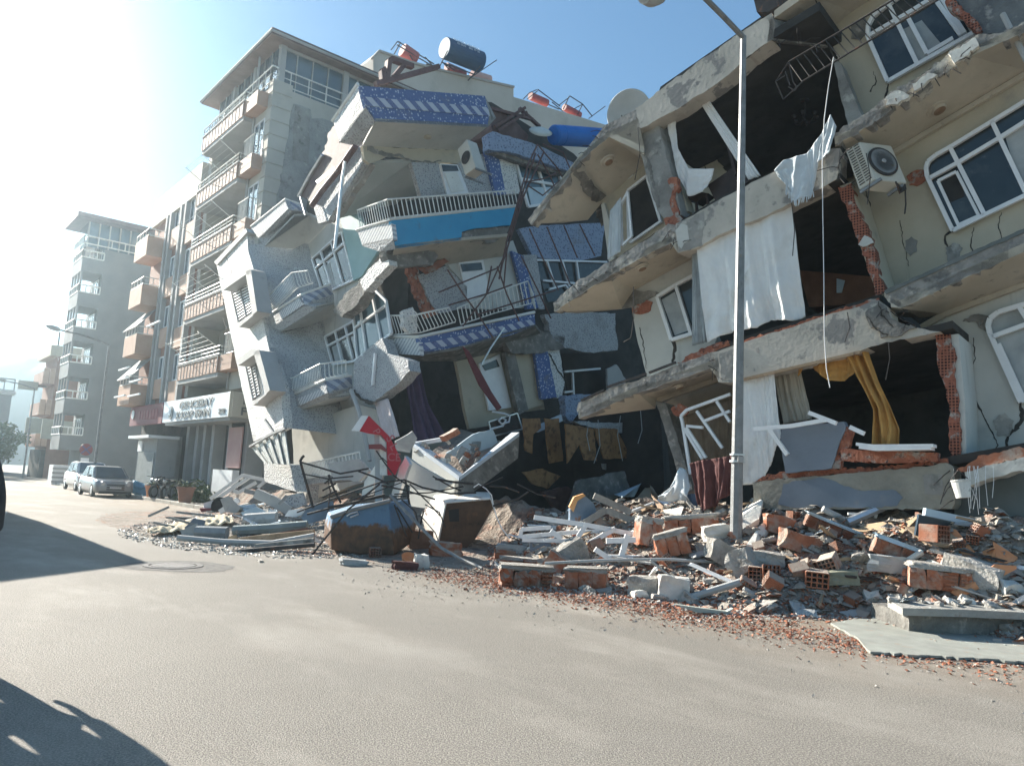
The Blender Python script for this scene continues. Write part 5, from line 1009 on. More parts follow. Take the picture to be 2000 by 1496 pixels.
cloth('fabric', [(732, 786), (758, 778)], [(752, 862), (780, 852)], C(12.0), mat('fabric_pink', (.50, .44, .44), (.57, .51, .51), 3, .95), pk, 5, .04, seed=22)
# ground storey left
pb('ground_wall', jag([(570, 836), (640, 812), (700, 790), (735, 800), (752, 870), (740, 930), (600, 980), (575, 950)], 1, 16, 90), C(12.3), .2, PLASW)
MB().tube(PX([(686, 762), (700, 800), (712, 850), (722, 900)], C(11.6)), .07, 8).build('downpipe', GREYP, bh)
gbal = pb('ground_balcony', jag([(596, 934), (660, 926), (740, 908), (742, 918), (662, 938), (600, 946)], 1, 12, 91), C(11.4), .5, TERRG)
r_ = MB(); railing(r_, PX([(590, 908), (655, 893), (702, 883)], C(11.35)), PX([(598, 934), (661, 925), (706, 915)], C(11.35)), [22, 7], .02); r_.build('railing', RAILW, gbal)
# ---- bent steel canopy frame
sp_ = T('steel_canopy_frame', 'tangle of bent brown steel canopy bars hanging between the two collapsed houses', 'steel frame', px(1000, 480, S(18.6)))
SP = S(18.6); L_ = [[(1050, 283), (1032, 320), (1010, 400), (990, 470), (975, 545)], [(1062, 298), (1022, 385), (1002, 450), (978, 525)], [(1046, 300), (1016, 392), (996, 460)], [(1052, 285), (1090, 330), (1112, 374)], [(1060, 282), (1100, 298), (1120, 345)], [(1050, 302), (1075, 345), (1102, 412)], [(1025, 356), (1060, 350), (1088, 338)], [(1030, 362), (1060, 382), (1094, 352)], [(857, 571), (971, 524)], [(877, 596), (951, 574), (1000, 556)], [(934, 614), (1085, 567)], [(904, 637), (951, 574), (975, 520), (991, 488)], [(971, 520), (990, 575), (1014, 627)], [(874, 527), (905, 575), (934, 614), (963, 660)], [(1034, 447), (1065, 515), (1091, 567)], [(1068, 443), (1092, 500), (1114, 556)], [(1101, 440), (1128, 504)], [(1132, 438), (1162, 500)], [(1018, 500), (1054, 574), (1076, 622)], [(990, 490), (984, 560)], [(960, 520), (950, 575)]]
for i in range(0, len(L_), 1):
    MB().tube(PX(L_[i], SP), .032 if i < 3 else .026, 5).build('bar', METBR, sp_)
bars_px([[(985, 640), (958, 680), (940, 712)]], S(18.8), .04).build('pale_bar', ALU, sp_)
# ---- things lying on the roofs
pb('roof_debris', jag([(955, 214), (985, 222), (1010, 240), (1032, 264), (1024, 292), (1000, 286), (962, 258)], 3, 7, 92), S(20.4), 1.2, ROOFD)
rsb = T('roof_steel_beams', 'dark brown steel roof beams sticking out above the top blue balcony', 'steel beam', px(790, 150, S(20.5)))
for sg_ in ([(733, 165), (856, 131)], [(754, 164), (759, 120), (766, 116)], [(764, 116), (806, 131)], [(748, 160), (746, 140), (752, 136)], [(770, 150), (788, 128)]): bars_px([sg_], S(20.5), .15, .2).build('beam', METBR, rsb)
rsb2 = T('roof_steel_beams', 'dark brown steel roof beams broken behind the right end of the blue balcony', 'steel beam', px(1000, 230, S(20.3)))
for sg_ in ([(966, 248), (1025, 211)], [(972, 256), (1028, 220)], [(958, 212), (1040, 234)], [(1014, 212), (1054, 248)]): bars_px([sg_], S(20.3), .10, .12).build('beam', METBR, rsb2)
btk = T('blue_water_tank', 'bright blue plastic tank wedged between the two collapsed roofs', 'tank', px(1130, 265, S(19.8)))
m_ = MB(); A_, B_ = px(1082, 264, S(19.8)), px(1200, 272, S(19.8)); axv = (B_ - A_); m_.lathe(A_, [(.30, -.05), (.36, 0), (.37, .3), (.35, .34), (.37, .38), (.37, axv.length)], axv, 24); m_.build('drum', mat('plastic_blue', (.012, .12, .42), (.02, .16, .50), 1, .45), btk, smooth=False)
sd2 = T('satellite_dish', 'small pale satellite dish lying beside the blue plastic tank', 'satellite dish', px(1055, 255, S(20)))
MB().lathe(px(1056, 258, S(19.9)), [(.02, .1), (.25, .07), (.42, 0), (.43, .01), (.25, .09), (.02, .12)], UP * .55 - DD * .5 - NN * .3, 26).build('reflector', mat('dish_pale', (.50, .52, .48), (.58, .6, .56), 2, .5), sd2, smooth=True)
def roof_tank(a, b, r, pl, m, label, frame, grp='red tanks on the gable wall', text_=None, ends=None):
    t = T('roof_tank', label, 'tank', px(*a, pl), grp); A, B = px(*a, pl), px(*b, pl); ax = B - A; B2 = A + ax
    o = MB().lathe(A, [(r * .96, 0), (r, .03), (r, ax.length - .03), (r * .96, ax.length)], ax, 26).build('drum', m, t)
    MB().lathe(A - ax.normalized() * .012, [(r * .93, 0), (r * .93, .011)], ax, 26).build('end_cap', ends or PINK, t)
    fm = MB()
    for sg in frame: fm.bars(PX(sg, (pl[0], pl[1] - r * .9)), .05)
    fm.build('stand', METB, t); return t, A, ax
GP = S(36.3)
roof_tank((786, 98), (812, 116), .40, GP, TANKRED, 'dented red tank inside a black frame at the gable wall left end', [[(764, 98), (776, 82), (782, 84)], [(778, 82), (848, 126)], [(782, 84), (770, 106)], [(775, 88), (845, 130)], [(806, 118), (800, 108)], [(830, 112), (846, 130), (832, 126)]])
t, A, ax = roof_tank((868, 94), (938, 122), .62, S(35.2), mat('tank_blue', (.005, .05, .125), (.008, .065, .16), 1, .7, spec=.1), 'big dark blue lettered drum on a stand above the gable wall', [[(858, 132), (874, 100)], [(862, 122), (926, 146)], [(930, 140), (914, 158)], [(938, 130), (916, 156)], [(970, 118), (920, 152)], [(866, 124), (888, 138)]], 'tanks on the gable wall', ends=mat('tank_end_pale', (.50, .58, .64), (.6, .67, .72), 2, .5))
axn = ax.normalized(); upv = (UP - axn * UP.dot(axn)).normalized(); fv = axn.cross(upv); fv = fv if fv.dot(CAM - A) > 0 else -fv
d_ = (upv * .62 + fv * .78).normalized(); tg = (upv * .78 - fv * .62).normalized()
text('lettering', 'GAZI GAZI', .42, A + ax * .5 + d_ * .625, axn, tg, mat('letter_pale', (.45, .52, .58), (.5, .57, .63), 2, .6), t, .006, 0, .95)
d_ = (upv * .25 + fv * .97).normalized(); tg = (upv * .97 - fv * .25).normalized()
text('lettering', 'ISI SAN    882 79 20', .2, A + ax * .5 + d_ * .625, axn, tg, bpy.data.materials['letter_pale'], t, .006)
roof_tank((872, 131), (907, 146), .26, GP, TANKRED, 'red tank lying under the big blue drum', [[(868, 126), (878, 138)]])
roof_tank((922, 147), (956, 157), .30, GP, PINK, 'plain pink tank beside the big blue drum', [[(918, 156), (932, 140)]])
roof_tank((1036, 188), (1068, 202), .26, GP, TANKRED, 'red tank in a crooked frame on the low part of the gable wall', [[(1022, 194), (1034, 182), (1048, 176)], [(1050, 175), (1094, 208)], [(1030, 194), (1050, 178)], [(1072, 205), (1092, 214)], [(1078, 200), (1100, 218)]])
roof_tank((1102, 210), (1132, 226), .25, GP, TANKRED, 'red tank below an open bent frame at the gable wall right end', [[(1092, 206), (1112, 190)], [(1113, 188), (1138, 204), (1157, 228)], [(1112, 188), (1100, 214)], [(1138, 204), (1120, 214)], [(1138, 204), (1128, 224)], [(1150, 232), (1158, 226), (1182, 208)]])
# ================================================================== rubble
def smooth(t): t = max(0, min(1, t)); return t * t * (3 - 2 * t)
C0 = [(-6, 12.6), (0, 11.6), (3.3, 10.9), (5.3, 11.0), (6.2, 9.5), (7.9, 9.3), (9.4, 8.7), (11, 9.6), (12.5, 10.6), (14, 11.8), (40, 11.8)]
def c0(s):
    for (a, va), (b, vb) in zip(C0[:-1], C0[1:]):
        if a <= s <= b: return lerp(va, vb, (s - a) / (b - a))
    return 12
def Hh(c, s):
    k = c0(s); t = (c - k) / (12.6 - k) if k < 12.5 else 0
    h = 0
    if t > 0: h = 1.32 * min(1, t) ** 1.15 * (1 - .38 * smooth((s - 10.8) / 3)) * smooth((s + 5) / 4) * (1 - .45 * smooth((4.6 - s) / 2.5))
    d = ((c - 9.9) / 2.9) ** 2 + ((s - 21.5) / 5.5) ** 2
    h += .62 * math.exp(-d * 1.3) * (1 if d < 3 else 0)
    d2 = ((c - 12.2) / 2.2) ** 2 + ((s - 15.5) / 2.2) ** 2; h += .35 * math.exp(-d2)
    if h > .02: h *= 1 + .28 * noise.noise(Vector((c * 1.1, s * 1.1, 4))) + .16 * noise.noise(Vector((c * 3.3, s * 3.3, 9)))
    return h - .02
def HP(p): return Hh(*cs(p))
def hit(x, y):
    d = ray(x, y); t = 5.0
    while t < 60:
        p = CAM + d * t
        if p.z <= max(0, HP(p)): return p
        t += .04
    return CAM + d * 30
RUB = mat('rubble_dust', (.23, .185, .15), (.30, .27, .235), 2.2, .95, stains=[((.30, .13, .08), 1.1, .52, .68), ((.12, .10, .09), 4.5, .54, .66), ((.45, .43, .39), 7, .63, .7)], bmp=(13, 1.0, .08))
mb = MB(); nu, nv = 120, 190
mb.v = [W(5.2 + 8.6 * i / nu, -6 + 40 * j / nv, Hh(5.2 + 8.6 * i / nu, -6 + 40 * j / nv) + .012 * noise.noise(Vector((i * .9, j * .9, 1)))) for j in range(nv + 1) for i in range(nu + 1)]
for j in range(nv):
    for i in range(nu):
        q = [j * (nu + 1) + i, j * (nu + 1) + i + 1, (j + 1) * (nu + 1) + i + 1, (j + 1) * (nu + 1) + i]
        if max(mb.v[k].z for k in q) > -.005: mb.f.append(q)
tag(mb.build('rubble_mound', RUB), 'dusty mound of crushed brick and mortar along the collapsed houses', 'rubble', kind='stuff')
RB = random.Random(77)
def chunk_mesh(name, sx, sy, sz, seed, m, rough=.06, cuts=3):
    r = random.Random(seed); bm = bmesh.new(); bmesh.ops.create_cube(bm, size=1)
    bmesh.ops.subdivide_edges(bm, edges=bm.edges[:], cuts=cuts, use_grid_fill=True)
    off = Vector((r.uniform(0, 50), r.uniform(0, 50), 0))
    for v in bm.verts:
        n3 = noise.noise_vector(v.co * 1.9 + off); n4 = noise.noise_vector(v.co * 5 + off)
        v.co += n3 * rough * 2.2 + n4 * rough * .8
        if abs(v.co.x) > .36 and abs(v.co.z) > .36 and r.random() < .25: v.co *= .9
        v.co.x *= sx; v.co.y *= sy; v.co.z *= sz
    me = bpy.data.meshes.new(name); bm.to_mesh(me); bm.free(); me.materials.append(m); return me
def hollow_brick(name, L=.19, Wd=.19, H=.135, nx=4, nz=3, broken=None, seed=0):
    """terracotta block open at both ends: outer walls and webs run along y"""
    r = random.Random(seed); mb = MB(); t = .011
    X, Y, Zz = Vector((1, 0, 0)), Vector((0, 1, 0)), Vector((0, 0, 1))
    for k in range(nx + 1):
        x = -Wd / 2 + Wd * k / nx; l = L / 2 * (1 if not broken else r.uniform(*broken)); mb.box(Vector((x, l - L / 2, 0)), X * t / 2, Y * l, Zz * (H / 2))
    for k in range(nz + 1):
        z = -H / 2 + H * k / nz; l = L / 2 * (1 if not broken else r.uniform(*broken)); mb.box(Vector((0, l - L / 2, z)), X * (Wd / 2 - .001), Y * (l - .001), Zz * t / 2)
    for sx_ in (-1, 1):   # fluted sides
        for k in range(7): mb.box(Vector((sx_ * (Wd / 2 + .004), 0 if not broken else -L * .2, -H / 2 + H * (k + .5) / 7)), X * .004, Y * (L / 2 - .003) * (1 if not broken else .55), Zz * (H / 18))
    me = bpy.data.meshes.new(name); me.from_pydata(mb.v, [], mb.f); me.materials.append(BRICK); return me
BRK = [hollow_brick('hb0'), hollow_brick('hb1', .25, .19, .19, 4, 4), hollow_brick('hb2', broken=(.45, .95), seed=3), hollow_brick('hb3', .25, .19, .19, 4, 4, (.3, .9), 5)]
def inst(name, me, loc, rot, sc_=1, label=None, cat=None, group=None):
    o = bpy.data.objects.new(name, me); COL.objects.link(o); o.location = loc; o.rotation_euler = rot
    o.scale = (sc_,) * 3 if not isinstance(sc_, tuple) else sc_
    return tag(o, label, cat, group)
def facecam(p): return math.atan2(p.x, p.y) * -1
def lump(x, y, wpx, hpx, m, label, yaw=0, tilt=0, depth=None, seed=1, name='rubble_chunk', cat='chunk', rough=.06, lift=0, group=None):
    """one irregular block whose lower middle sits at pixel x,y"""
    p = hit(x, y); k = p.y / FPX; sx, sz = wpx * k, hpx * k
    me = chunk_mesh(name, sx, depth or min(sx, .45), sz, seed, m, rough)
    return inst(name, me, p + UP * (sz * .45 + lift), (0, tilt, facecam(p) + yaw), 1, label, cat, group)
def brick_at(x, y, v, label, yaw=0, pitch=0, roll=0, sc_=1.15, lift=.08):
    p = hit(x, y); return inst('hollow_brick', BRK[v], p + UP * lift, (pitch, roll, facecam(p) + yaw), sc_, label, 'brick')
# --- larger chunks picked out one by one
def brickchunk(x, y, wpx, hpx, nb, label, yaw=0, tilt=0, depth=.3, seed=1, topm=MORT):
    """piece of wall: a row of terracotta blocks under a skin of mortar"""
    p = hit(x, y); k = p.y / FPX; sx, sz = wpx * k, hpx * k; t = T('brick_wall_chunk', label, 'masonry chunk', p)
    M_ = Matrix.Translation(p) @ Matrix.Rotation(facecam(p) + yaw, 4, 'Z') @ Matrix.Rotation(tilt, 4, 'Y'); r = random.Random(seed)
    mb = MB(); w_ = sx / nb
    for i in range(nb):
        cx_ = -sx / 2 + (i + .5) * w_; h_ = sz * r.uniform(.78, .86); d_ = depth * r.uniform(.9, 1.05)
        mt = chunk_mesh('b', w_ * .97, d_, h_ * 1.02, seed * 17 + i, BRICK, .035 if r.random() < .7 else .10, 4); X_ = M_ @ Matrix.Translation(Vector((cx_, r.uniform(-.03, .03), h_ / 2 - .01)))
        mb.add([X_ @ v.co for v in mt.vertices], [list(q.vertices) for q in mt.polygons]); bpy.data.meshes.remove(mt)
        if r.random() < .6:
            for q in range(4): mb.box(M_ @ Vector((cx_, -d_ / 2 + .004, h_ * (q + .7) / 5)), M_.to_3x3() @ Vector((w_ / 2 * .78, 0, 0)), M_.to_3x3() @ Vector((0, .012, 0)), M_.to_3x3() @ Vector((0, 0, h_ / 22)))
    mb.build('bricks', BRICK, t)
    me = chunk_mesh('mortar_skin', sx * 1.0, depth * 1.02, sz * .24, seed, topm, .05, 6); o = inst('mortar_skin', me, Vector((0, 0, 0)), (0, 0, 0)); o.parent = t
    o.matrix_local = Matrix.Translation(-p) @ M_ @ Matrix.Translation(Vector((0, 0, sz * .90))); return t
brickchunk(1026, 1145, 100, 40, 4, 'wide broken brick wall chunk at the road edge, left one of the front pair', .1, .02, .4, 1)
brickchunk(1145, 1150, 78, 40, 3, 'broken brick wall chunk at the road edge, right one of the front pair', -.1, -.03, .36, 2)
brickchunk(1020, 1112, 84, 22, 4, 'low brick wall chunk half hidden behind the front pair', .05, .03, .3, 3)
brickchunk(1352, 1040, 100, 34, 4, 'long tilted orange brick beam on top of the heap left of the lamp post', 0, -.12, .25, 4)
brickchunk(1318, 1082, 62, 44, 3, 'tilted brick chunk under the long orange beam', .1, -.3, .3, 5)
brickchunk(1262, 1064, 46, 52, 2, 'brick chunk with thick grey mortar left of the orange beam', .4, .1, .3, 6)
brickchunk(1835, 1148, 110, 44, 4, 'big grey mortar chunk with brick core near the orange tile', .15, .05, .5, 7)
lump(1900, 1140, 100, 46, MORT, 'rough grey concrete block leaning beside the orange tile', -.4, .25, .4, 8, rough=.05)
lump(1315, 1170, 56, 44, PALE, 'white plastered brick block at the front of the heap', .2, .05, .3, 9, rough=.05)
lump(1258, 1165, 60, 40, MORT, 'grey mortar block next to the white plastered block', -.2, -.05, .3, 10)
lump(1492, 1110, 66, 32, MORT, 'grey flat block below the lamp post', .1, .02, .4, 11)
lump(1640, 1140, 60, 26, mat('stone_olive', (.22, .22, .16), (.30, .30, .23), 4, .9, bmp=(20, .6, .02)), 'olive grey stone slab right of the hollow brick', .2, -.1, .3, 12)
lump(1740, 1115, 74, 30, SLATE, 'dark grey block under the chipped board', 0, .02, .35, 13)
lump(1412, 1100, 60, 40, MORT, 'mortar covered brick lump under the cable', .4, .4, .3, 14)
lump(1450, 1120, 50, 46, MORT, 'tilted brick lump right under the cable', -.4, -.5, .3, 15)
lump(1560, 1075, 70, 34, BRICK, 'red brick lump right of the lamp foot', .2, .3, .3, 16)
lump(1400, 1055, 50, 30, PALE, 'pale crumbly plaster lump left of the lamp foot', .3, -.2, .3, 17)
lump(1108, 1105, 66, 44, MORT, 'tilted brick and mortar lump under the white frames', .4, -.5, .3, 18)
lump(1520, 1040, 54, 34, BRICK, 'shattered brick lump behind the lamp foot', .3, .2, .3, 19)
lump(1085, 1120, 40, 40, BRICK, 'reddish brick lump between the two front chunks', -.3, .5, .25, 20)
brick_at(1594, 1140, 0, 'hollow brick with its grid of holes facing the road, front centre of the heap', .1, .1, .05, 1.6)
brick_at(1620, 1112, 1, 'tilted hollow brick behind the front centre brick', -.3, .3, -.35, 1.25)
brick_at(1826, 1100, 1, 'orange hollow brick standing on the big grey chunk', .9, 0, .05, 1.25, .42)
brick_at(1458, 1150, 2, 'broken hollow brick at the end of the grey pipe', .2, .5, .5, 1.2)
brick_at(1478, 1130, 1, 'upright hollow brick right of the cable', 0, .1, 0, 1.2)
brick_at(1505, 1130, 3, 'broken upright hollow brick next to its whole neighbour', .1, -.1, 0, 1.2)
brick_at(1398, 1088, 1, 'hollow brick with holes turned up in the middle of the heap', .6, .9, .2, 1.2)
brick_at(732, 1088, 1, 'hollow brick on the asphalt before the blue dumpster', .1, 0, 0, 1.1)
# --- scattered individual bricks and fragments
FRAG = [chunk_mesh('frag%d' % i, *d, 30 + i, m, .12, 2) for i, (d, m) in enumerate((((.19, .12, .10), BRICK), ((.15, .14, .05), BRICK), ((.22, .17, .09), MORT), ((.17, .15, .12), MORT), ((.20, .13, .03), BRICK), ((.24, .2, .05), MORT), ((.12, .08, .03), BRICK), ((.3, .2, .07), MORT), ((.2, .18, .12), PALE), ((.28, .16, .04), SLATE), ((.14, .1, .08), MORT)))]
n_b = 0
while n_b < 48:
    s_ = RB.uniform(-1, 12.5); k0 = c0(s_); c_ = k0 + (12.5 - k0) * RB.random() ** .8
    z = Hh(c_, s_)
    if z < .03: continue
    n_b += 1
    inst('hollow_brick', RB.choice(BRK), W(c_, s_, z + .05), (RB.uniform(-.6, .6), RB.uniform(-.6, .6), RB.uniform(0, 6.3)), RB.uniform(.7, 1.0), 'loose hollow terracotta brick lying in the rubble heap', 'brick', 'loose bricks in the heap')
n_b = 0
while n_b < 290:
    s_ = RB.uniform(-1, 14); k0 = c0(s_) - .35; c_ = k0 + (12.6 - k0) * RB.random() ** 1.15
    z = max(0, Hh(c_, s_)); n_b += 1
    inst('rubble_fragment', RB.choice(FRAG), W(c_, s_, z + .03), (RB.uniform(-.7, .7), RB.uniform(-.7, .7), RB.uniform(0, 6.3)), RB.uniform(.5, 1.35), 'loose brick or mortar fragment in the rubble heap', 'rubble fragment', 'fragments in the heap')
def chips(name, m, n, seed, size, pos, label):
    r = random.Random(seed); mb = MB()
    for _ in range(n):
        c_, s_ = pos(r); z = max(0.002, Hh(c_, s_)); p = W(c_, s_, z + .006); L = r.uniform(*size)
        a = Vector((r.uniform(-1, 1), r.uniform(-1, 1), r.uniform(-.35, .35))).normalized() * L; b_ = a.cross(Vector((r.uniform(-.5, .5), r.uniform(-.5, .5), 1))).normalized() * L * r.uniform(.3, .8); h_ = UP * L * r.uniform(.15, .6)
        mb.add([p - a - b_, p + a - b_ * .6, p + a * .7 + b_, p - a * .8 + b_, p - a * .5 + h_, p + a * .5 + h_ * .8], [[0, 1, 5, 4], [1, 2, 5], [2, 3, 4, 5], [3, 0, 4]])
    return tag(mb.build(name, m), label, 'debris', kind='stuff')
def pos_heap(r):
    s_ = r.uniform(-2, 14); k = c0(s_); return k - .5 + (13.0 - k) * r.random() ** 1.3, s_
def pos_front(r):
    s_ = r.uniform(-1, 12); k = c0(s_); return k - abs(r.gauss(0, .75)) + .45, s_
def pos_road(r):
    s_ = r.uniform(0, 30); return 9.2 - abs(r.gauss(0, 1.1)) + (c0(s_) - 10.4) * .8, s_
def pos_strip(r):
    t = r.random(); return lerp(8.5, 9.6, t) + r.gauss(-.40, .42) - .15, lerp(11.5, 3.0, t) + r.gauss(0, .4)
BRK_CH = mat('brick_chips', (.24, .088, .05), (.37, .155, .09), 9, .95, stains=[((.40, .36, .31), 11, .56, .62), ((.16, .06, .04), 13, .6, .66)])
GRY_CH = mat('mortar_chips', (.22, .20, .18), (.45, .43, .39), 9, .95, stains=[((.66, .65, .62), 13, .62, .68), ((.10, .09, .08), 11, .6, .66)])
chips('brick_chips', BRK_CH, 9000, 1, (.012, .06), pos_heap, 'red brick splinters strewn over the heap')
chips('mortar_chips', GRY_CH, 8000, 2, (.012, .06), pos_heap, 'grey mortar crumbs strewn over the heap')
chips('front_brick_chips', BRK_CH, 4500, 3, (.008, .045), pos_front, 'red brick splinters along the road edge of the heap')
chips('front_mortar_chips', GRY_CH, 4000, 4, (.008, .04), pos_front, 'grey crumbs along the road edge of the heap')
chips('road_grit', GRY_CH, 3000, 5, (.006, .022), pos_road, 'sparse grit scattered over the asphalt')
chips('brick_streak', BRK_CH, 5200, 6, (.006, .028), pos_strip, 'reddish streak of brick crumbs on the road before the heap')
MIXC = mat('crushed_mix', (.15, .115, .095), (.30, .27, .235), 6, .95, stains=[((.30, .13, .08), 5, .53, .62), ((.42, .40, .36), 8, .6, .68), ((.08, .065, .055), 9, .58, .68)], bmp=(30, .7, .02), dust=(.33, .295, .25))
def pos_mid(r):
    s_ = r.uniform(-2, 13.5); k = c0(s_); return k + .1 + (12.9 - k) * r.random() ** .9, s_
chips('crushed_rubble', MIXC, 4200, 11, (.03, .13), pos_mid, 'crushed brown grey masonry filling the heap between the larger pieces')
GLS = mat('glass_crumbs', (.30, .36, .34), (.55, .60, .57), 9, .3, spec=.6)
def pos_left(r):
    a = r.uniform(0, 6.28); d = r.random() ** .6; return 7.2 + 2.5 * d * math.cos(a), 18.3 + 4.6 * d * math.sin(a)
chips('glass_crumbs', GLS, 2400, 7, (.006, .032), pos_left, 'broken glass and crumbs around the left heap')
chips('left_crumbs', GRY_CH, 3000, 8, (.006, .045), pos_left, 'grey crumbs around the left heap')
# --- boards, sheets and slabs traced over the heap: each stands in its own upright or flat plane
def piece(name, pts, m, label, cat, th=.08, at=None, jg=0, seed=1, flat=None, dy=0, bevel=0, part='board'):
    """a board or slab: outline pts, on the upright plane through the heap at pixel `at`"""
    at = at or (sum(p[0] for p in pts) / len(pts), max(p[1] for p in pts))
    p0 = hit(*at); pl = Z(flat) if flat is not None else Yp(p0.y + dy)
    if jg: pts = jag(pts, jg, 10, seed)
    q = PX(pts, pl); vec = -UP * th if flat is not None else Vector((0, th, 0))
    o = MB().prism(q, vec).build(name, m, None, bevel=bevel, loc=(q[0] + q[len(q) // 2]) / 2); return tag(o, label, cat)
def tilted(name, pts, m, label, cat, th=.06, zs=None):
    """a slab lying on the heap: each corner takes the heap height under its own pixel plus zs"""
    q = [hit(x, y) + UP * (zs[i] if zs else .08) for i, (x, y) in enumerate(pts)]
    o = MB().prism(q, -UP * th).build(name, m, None, loc=sum(q, Vector()) / len(q), tri=True); return tag(o, label, cat)
def sticks(name, segs, m, label, cat, w=.06, at=None, round_=False, dy=0, part='bar'):
    t = None
    xs = [p for s_ in segs for p in s_]; at = at or (sum(p[0] for p in xs) / len(xs), max(p[1] for p in xs))
    pl = Yp(hit(*at).y + dy); t = T(name, label, cat, px(*segs[0][0], pl))
    for i_, s_ in enumerate(segs):
        q = PX(s_, Yp(pl[1] - .017 * i_))
        (MB().tube(q, w / 2, 7) if round_ else MB().bars(q, w, w * .8, up=Vector((0, 1, 0)))).build(part, m, t)
    return t
p_ = W(0, 0); SL = MB()
fe = PX([(1763, 1187), (1880, 1190), (2010, 1196)], Yp(9.75)); SL.prism(fe + [p + Vector((.06, .5, .03)) for p in reversed(fe)], -UP * .09)
tag(SL.build('concrete_slab', mat('slab_pale', (.27, .26, .235), (.36, .35, .32), 2, .9, stains=[((.26, .2, .16), 5, .6, .72)], bmp=(14, .6, .03)), None, loc=fe[1]), 'fallen concrete slab lying over the rubble at the right border', 'slab')
SL = MB(); fe = PX([(1775, 1200), (1890, 1203), (2010, 1212)], Yp(9.9)); SL.prism(fe + [p + Vector((0, 1.0, 0)) for p in reversed(fe)], -UP * .34)
tag(SL.build('concrete_block', CONCD, None, loc=fe[1]), 'dark concrete block under the fallen pale slab', 'block')
piece('ground_board', [(1622, 1216), (1690, 1206), (1780, 1212), (1880, 1232), (2010, 1254), (2010, 1292), (1830, 1280), (1700, 1272), (1668, 1240)], mat('board_grey_green', (.235, .24, .215), (.31, .315, .28), 3, .85, stains=[((.30, .24, .19), 5, .58, .7)], bmp=(30, .4, .01)), 'big grey green flat board lying on the road edge', 'board', .025, flat=.035, jg=1.5)
tilted('orange_tile', [(1856, 1168), (1945, 1146), (1987, 1150), (1876, 1177)], TILEO, 'flat orange tile slab between grey block and fallen slab', 'tile slab', .04, [.12, .30, .30, .10])
tilted('plywood_sheet', [(1655, 1052), (1690, 1036), (1795, 1026), (1760, 1052), (1700, 1056)], PLYW, 'curled tan plywood sheet on top of the right heap', 'sheet', .015, [.05, .10, .14, .06, .05])
brickchunk(1750, 1092, 96, 34, 4, 'brick wall slab with blue white plaster sliding down the right heap', .2, .32, .35, 21, PALEB)
brickchunk(1625, 1046, 110, 26, 5, 'brick wall slab with pale blue plaster beyond the lamp foot', .15, .36, .35, 22, PALEB)
tilted('brown_board', [(1770, 1048), (1840, 1052), (1888, 1080), (1812, 1074)], WOOD, 'brown board behind the plywood sheet', 'board', .03, [.15, .2, .1, .08])
tilted('brown_board', [(1842, 1052), (1868, 1054), (1905, 1092), (1880, 1094)], TILEO, 'reddish brown narrow board right of the brown board', 'board', .03, [.15, .15, .1, .08])
tilted('orange_tile', [(1915, 1092), (1945, 1086), (1962, 1100), (1930, 1108)], TILEO, 'small folded orange tile piece above the grey block', 'tile slab', .03, [.1, .14, .08, .05])
tilted('orange_tile', [(1940, 1085), (1988, 1102), (1978, 1108), (1948, 1104)], TILEO, 'small pointed orange tile piece at the right border', 'tile slab', .03, [.2, .1, .06, .06])
piece('dark_blue_sheet', [(1795, 1004), (2010, 1050), (2010, 1100), (1905, 1085), (1788, 1045)], mat('sheet_blueblack', (.035, .055, .075), (.05, .075, .10), 1, .25), 'dark blue glossy sheet leaning under the white strip', 'sheet', .05, at=(1850, 1075), dy=.2)
sticks('white_strip', [[(1805, 999), (1900, 1020), (2010, 1046)]], PALEB, 'long pale blue strip along the top of the dark sheet', 'strip', .11, at=(1850, 1070), dy=.1)
sticks('metal_pipe', [[(1655, 1020), (1762, 974)]], ALU, 'thick shiny pipe leaning on the bottom beam', 'pipe', .15, at=(1660, 1030), round_=True)
sticks('metal_pipe', [[(1607, 993), (1662, 1022)]], GREYP, 'dull grey pipe crossing the foot of the shiny pipe', 'pipe', .11, at=(1660, 1030), round_=True, dy=.15)
sticks('hanging_wires', [[(1760, 972), (1757, 940), (1762, 912), (1770, 905)], [(1764, 975), (1770, 940), (1772, 915), (1785, 905)]], WHITEP, 'two white wires looping over the bottom beam', 'wire', .022, at=(1660, 1030), round_=True, dy=.05)
sticks('frame_scrap', [[(1656, 1003), (1712, 1004), (1706, 1020)]], WHITEP, 'small white frame corner under the bottom beam', 'frame', .04, at=(1680, 1035), dy=.3)
tilted('pale_slab', [(1425, 1054), (1440, 1030), (1468, 1004), (1490, 1010), (1482, 1030)], PALE, 'bright pale plaster slab leaning right of the lamp foot', 'slab', .1, [.05, .15, .32, .3, .15])
tilted('pale_slab', [(1458, 1070), (1482, 1046), (1506, 1035), (1500, 1050), (1474, 1072)], PALE, 'second pale plaster slab lower right of the lamp foot', 'slab', .08, [.06, .15, .22, .15, .06])
tilted('cardboard_box', [(1225, 1000), (1268, 962), (1286, 992), (1250, 1006)], PLYW, 'tan folded cardboard sheet at the top of the heap', 'cardboard', .02, [.05, .4, .1, .05])
tilted('cardboard_flap', [(1268, 962), (1302, 1000), (1290, 1006), (1272, 985)], mat('cardboard_dark', (.22, .15, .10), (.28, .2, .14), 3, .9), 'dark side flap of folded cardboard at the top of the heap', 'cardboard', .02, [.4, .05, .05, .2])
tilted('pale_board', [(1284, 988), (1335, 998), (1330, 1012), (1296, 1004)], PALE, 'pale cracked board right of the cardboard', 'board', .05)
tilted('blue_board', [(1195, 968), (1262, 950), (1266, 958), (1245, 974), (1215, 978)], PALEB, 'light blue board at the mouth of the dark shop', 'board', .03, [.1, .3, .3, .12, .1])
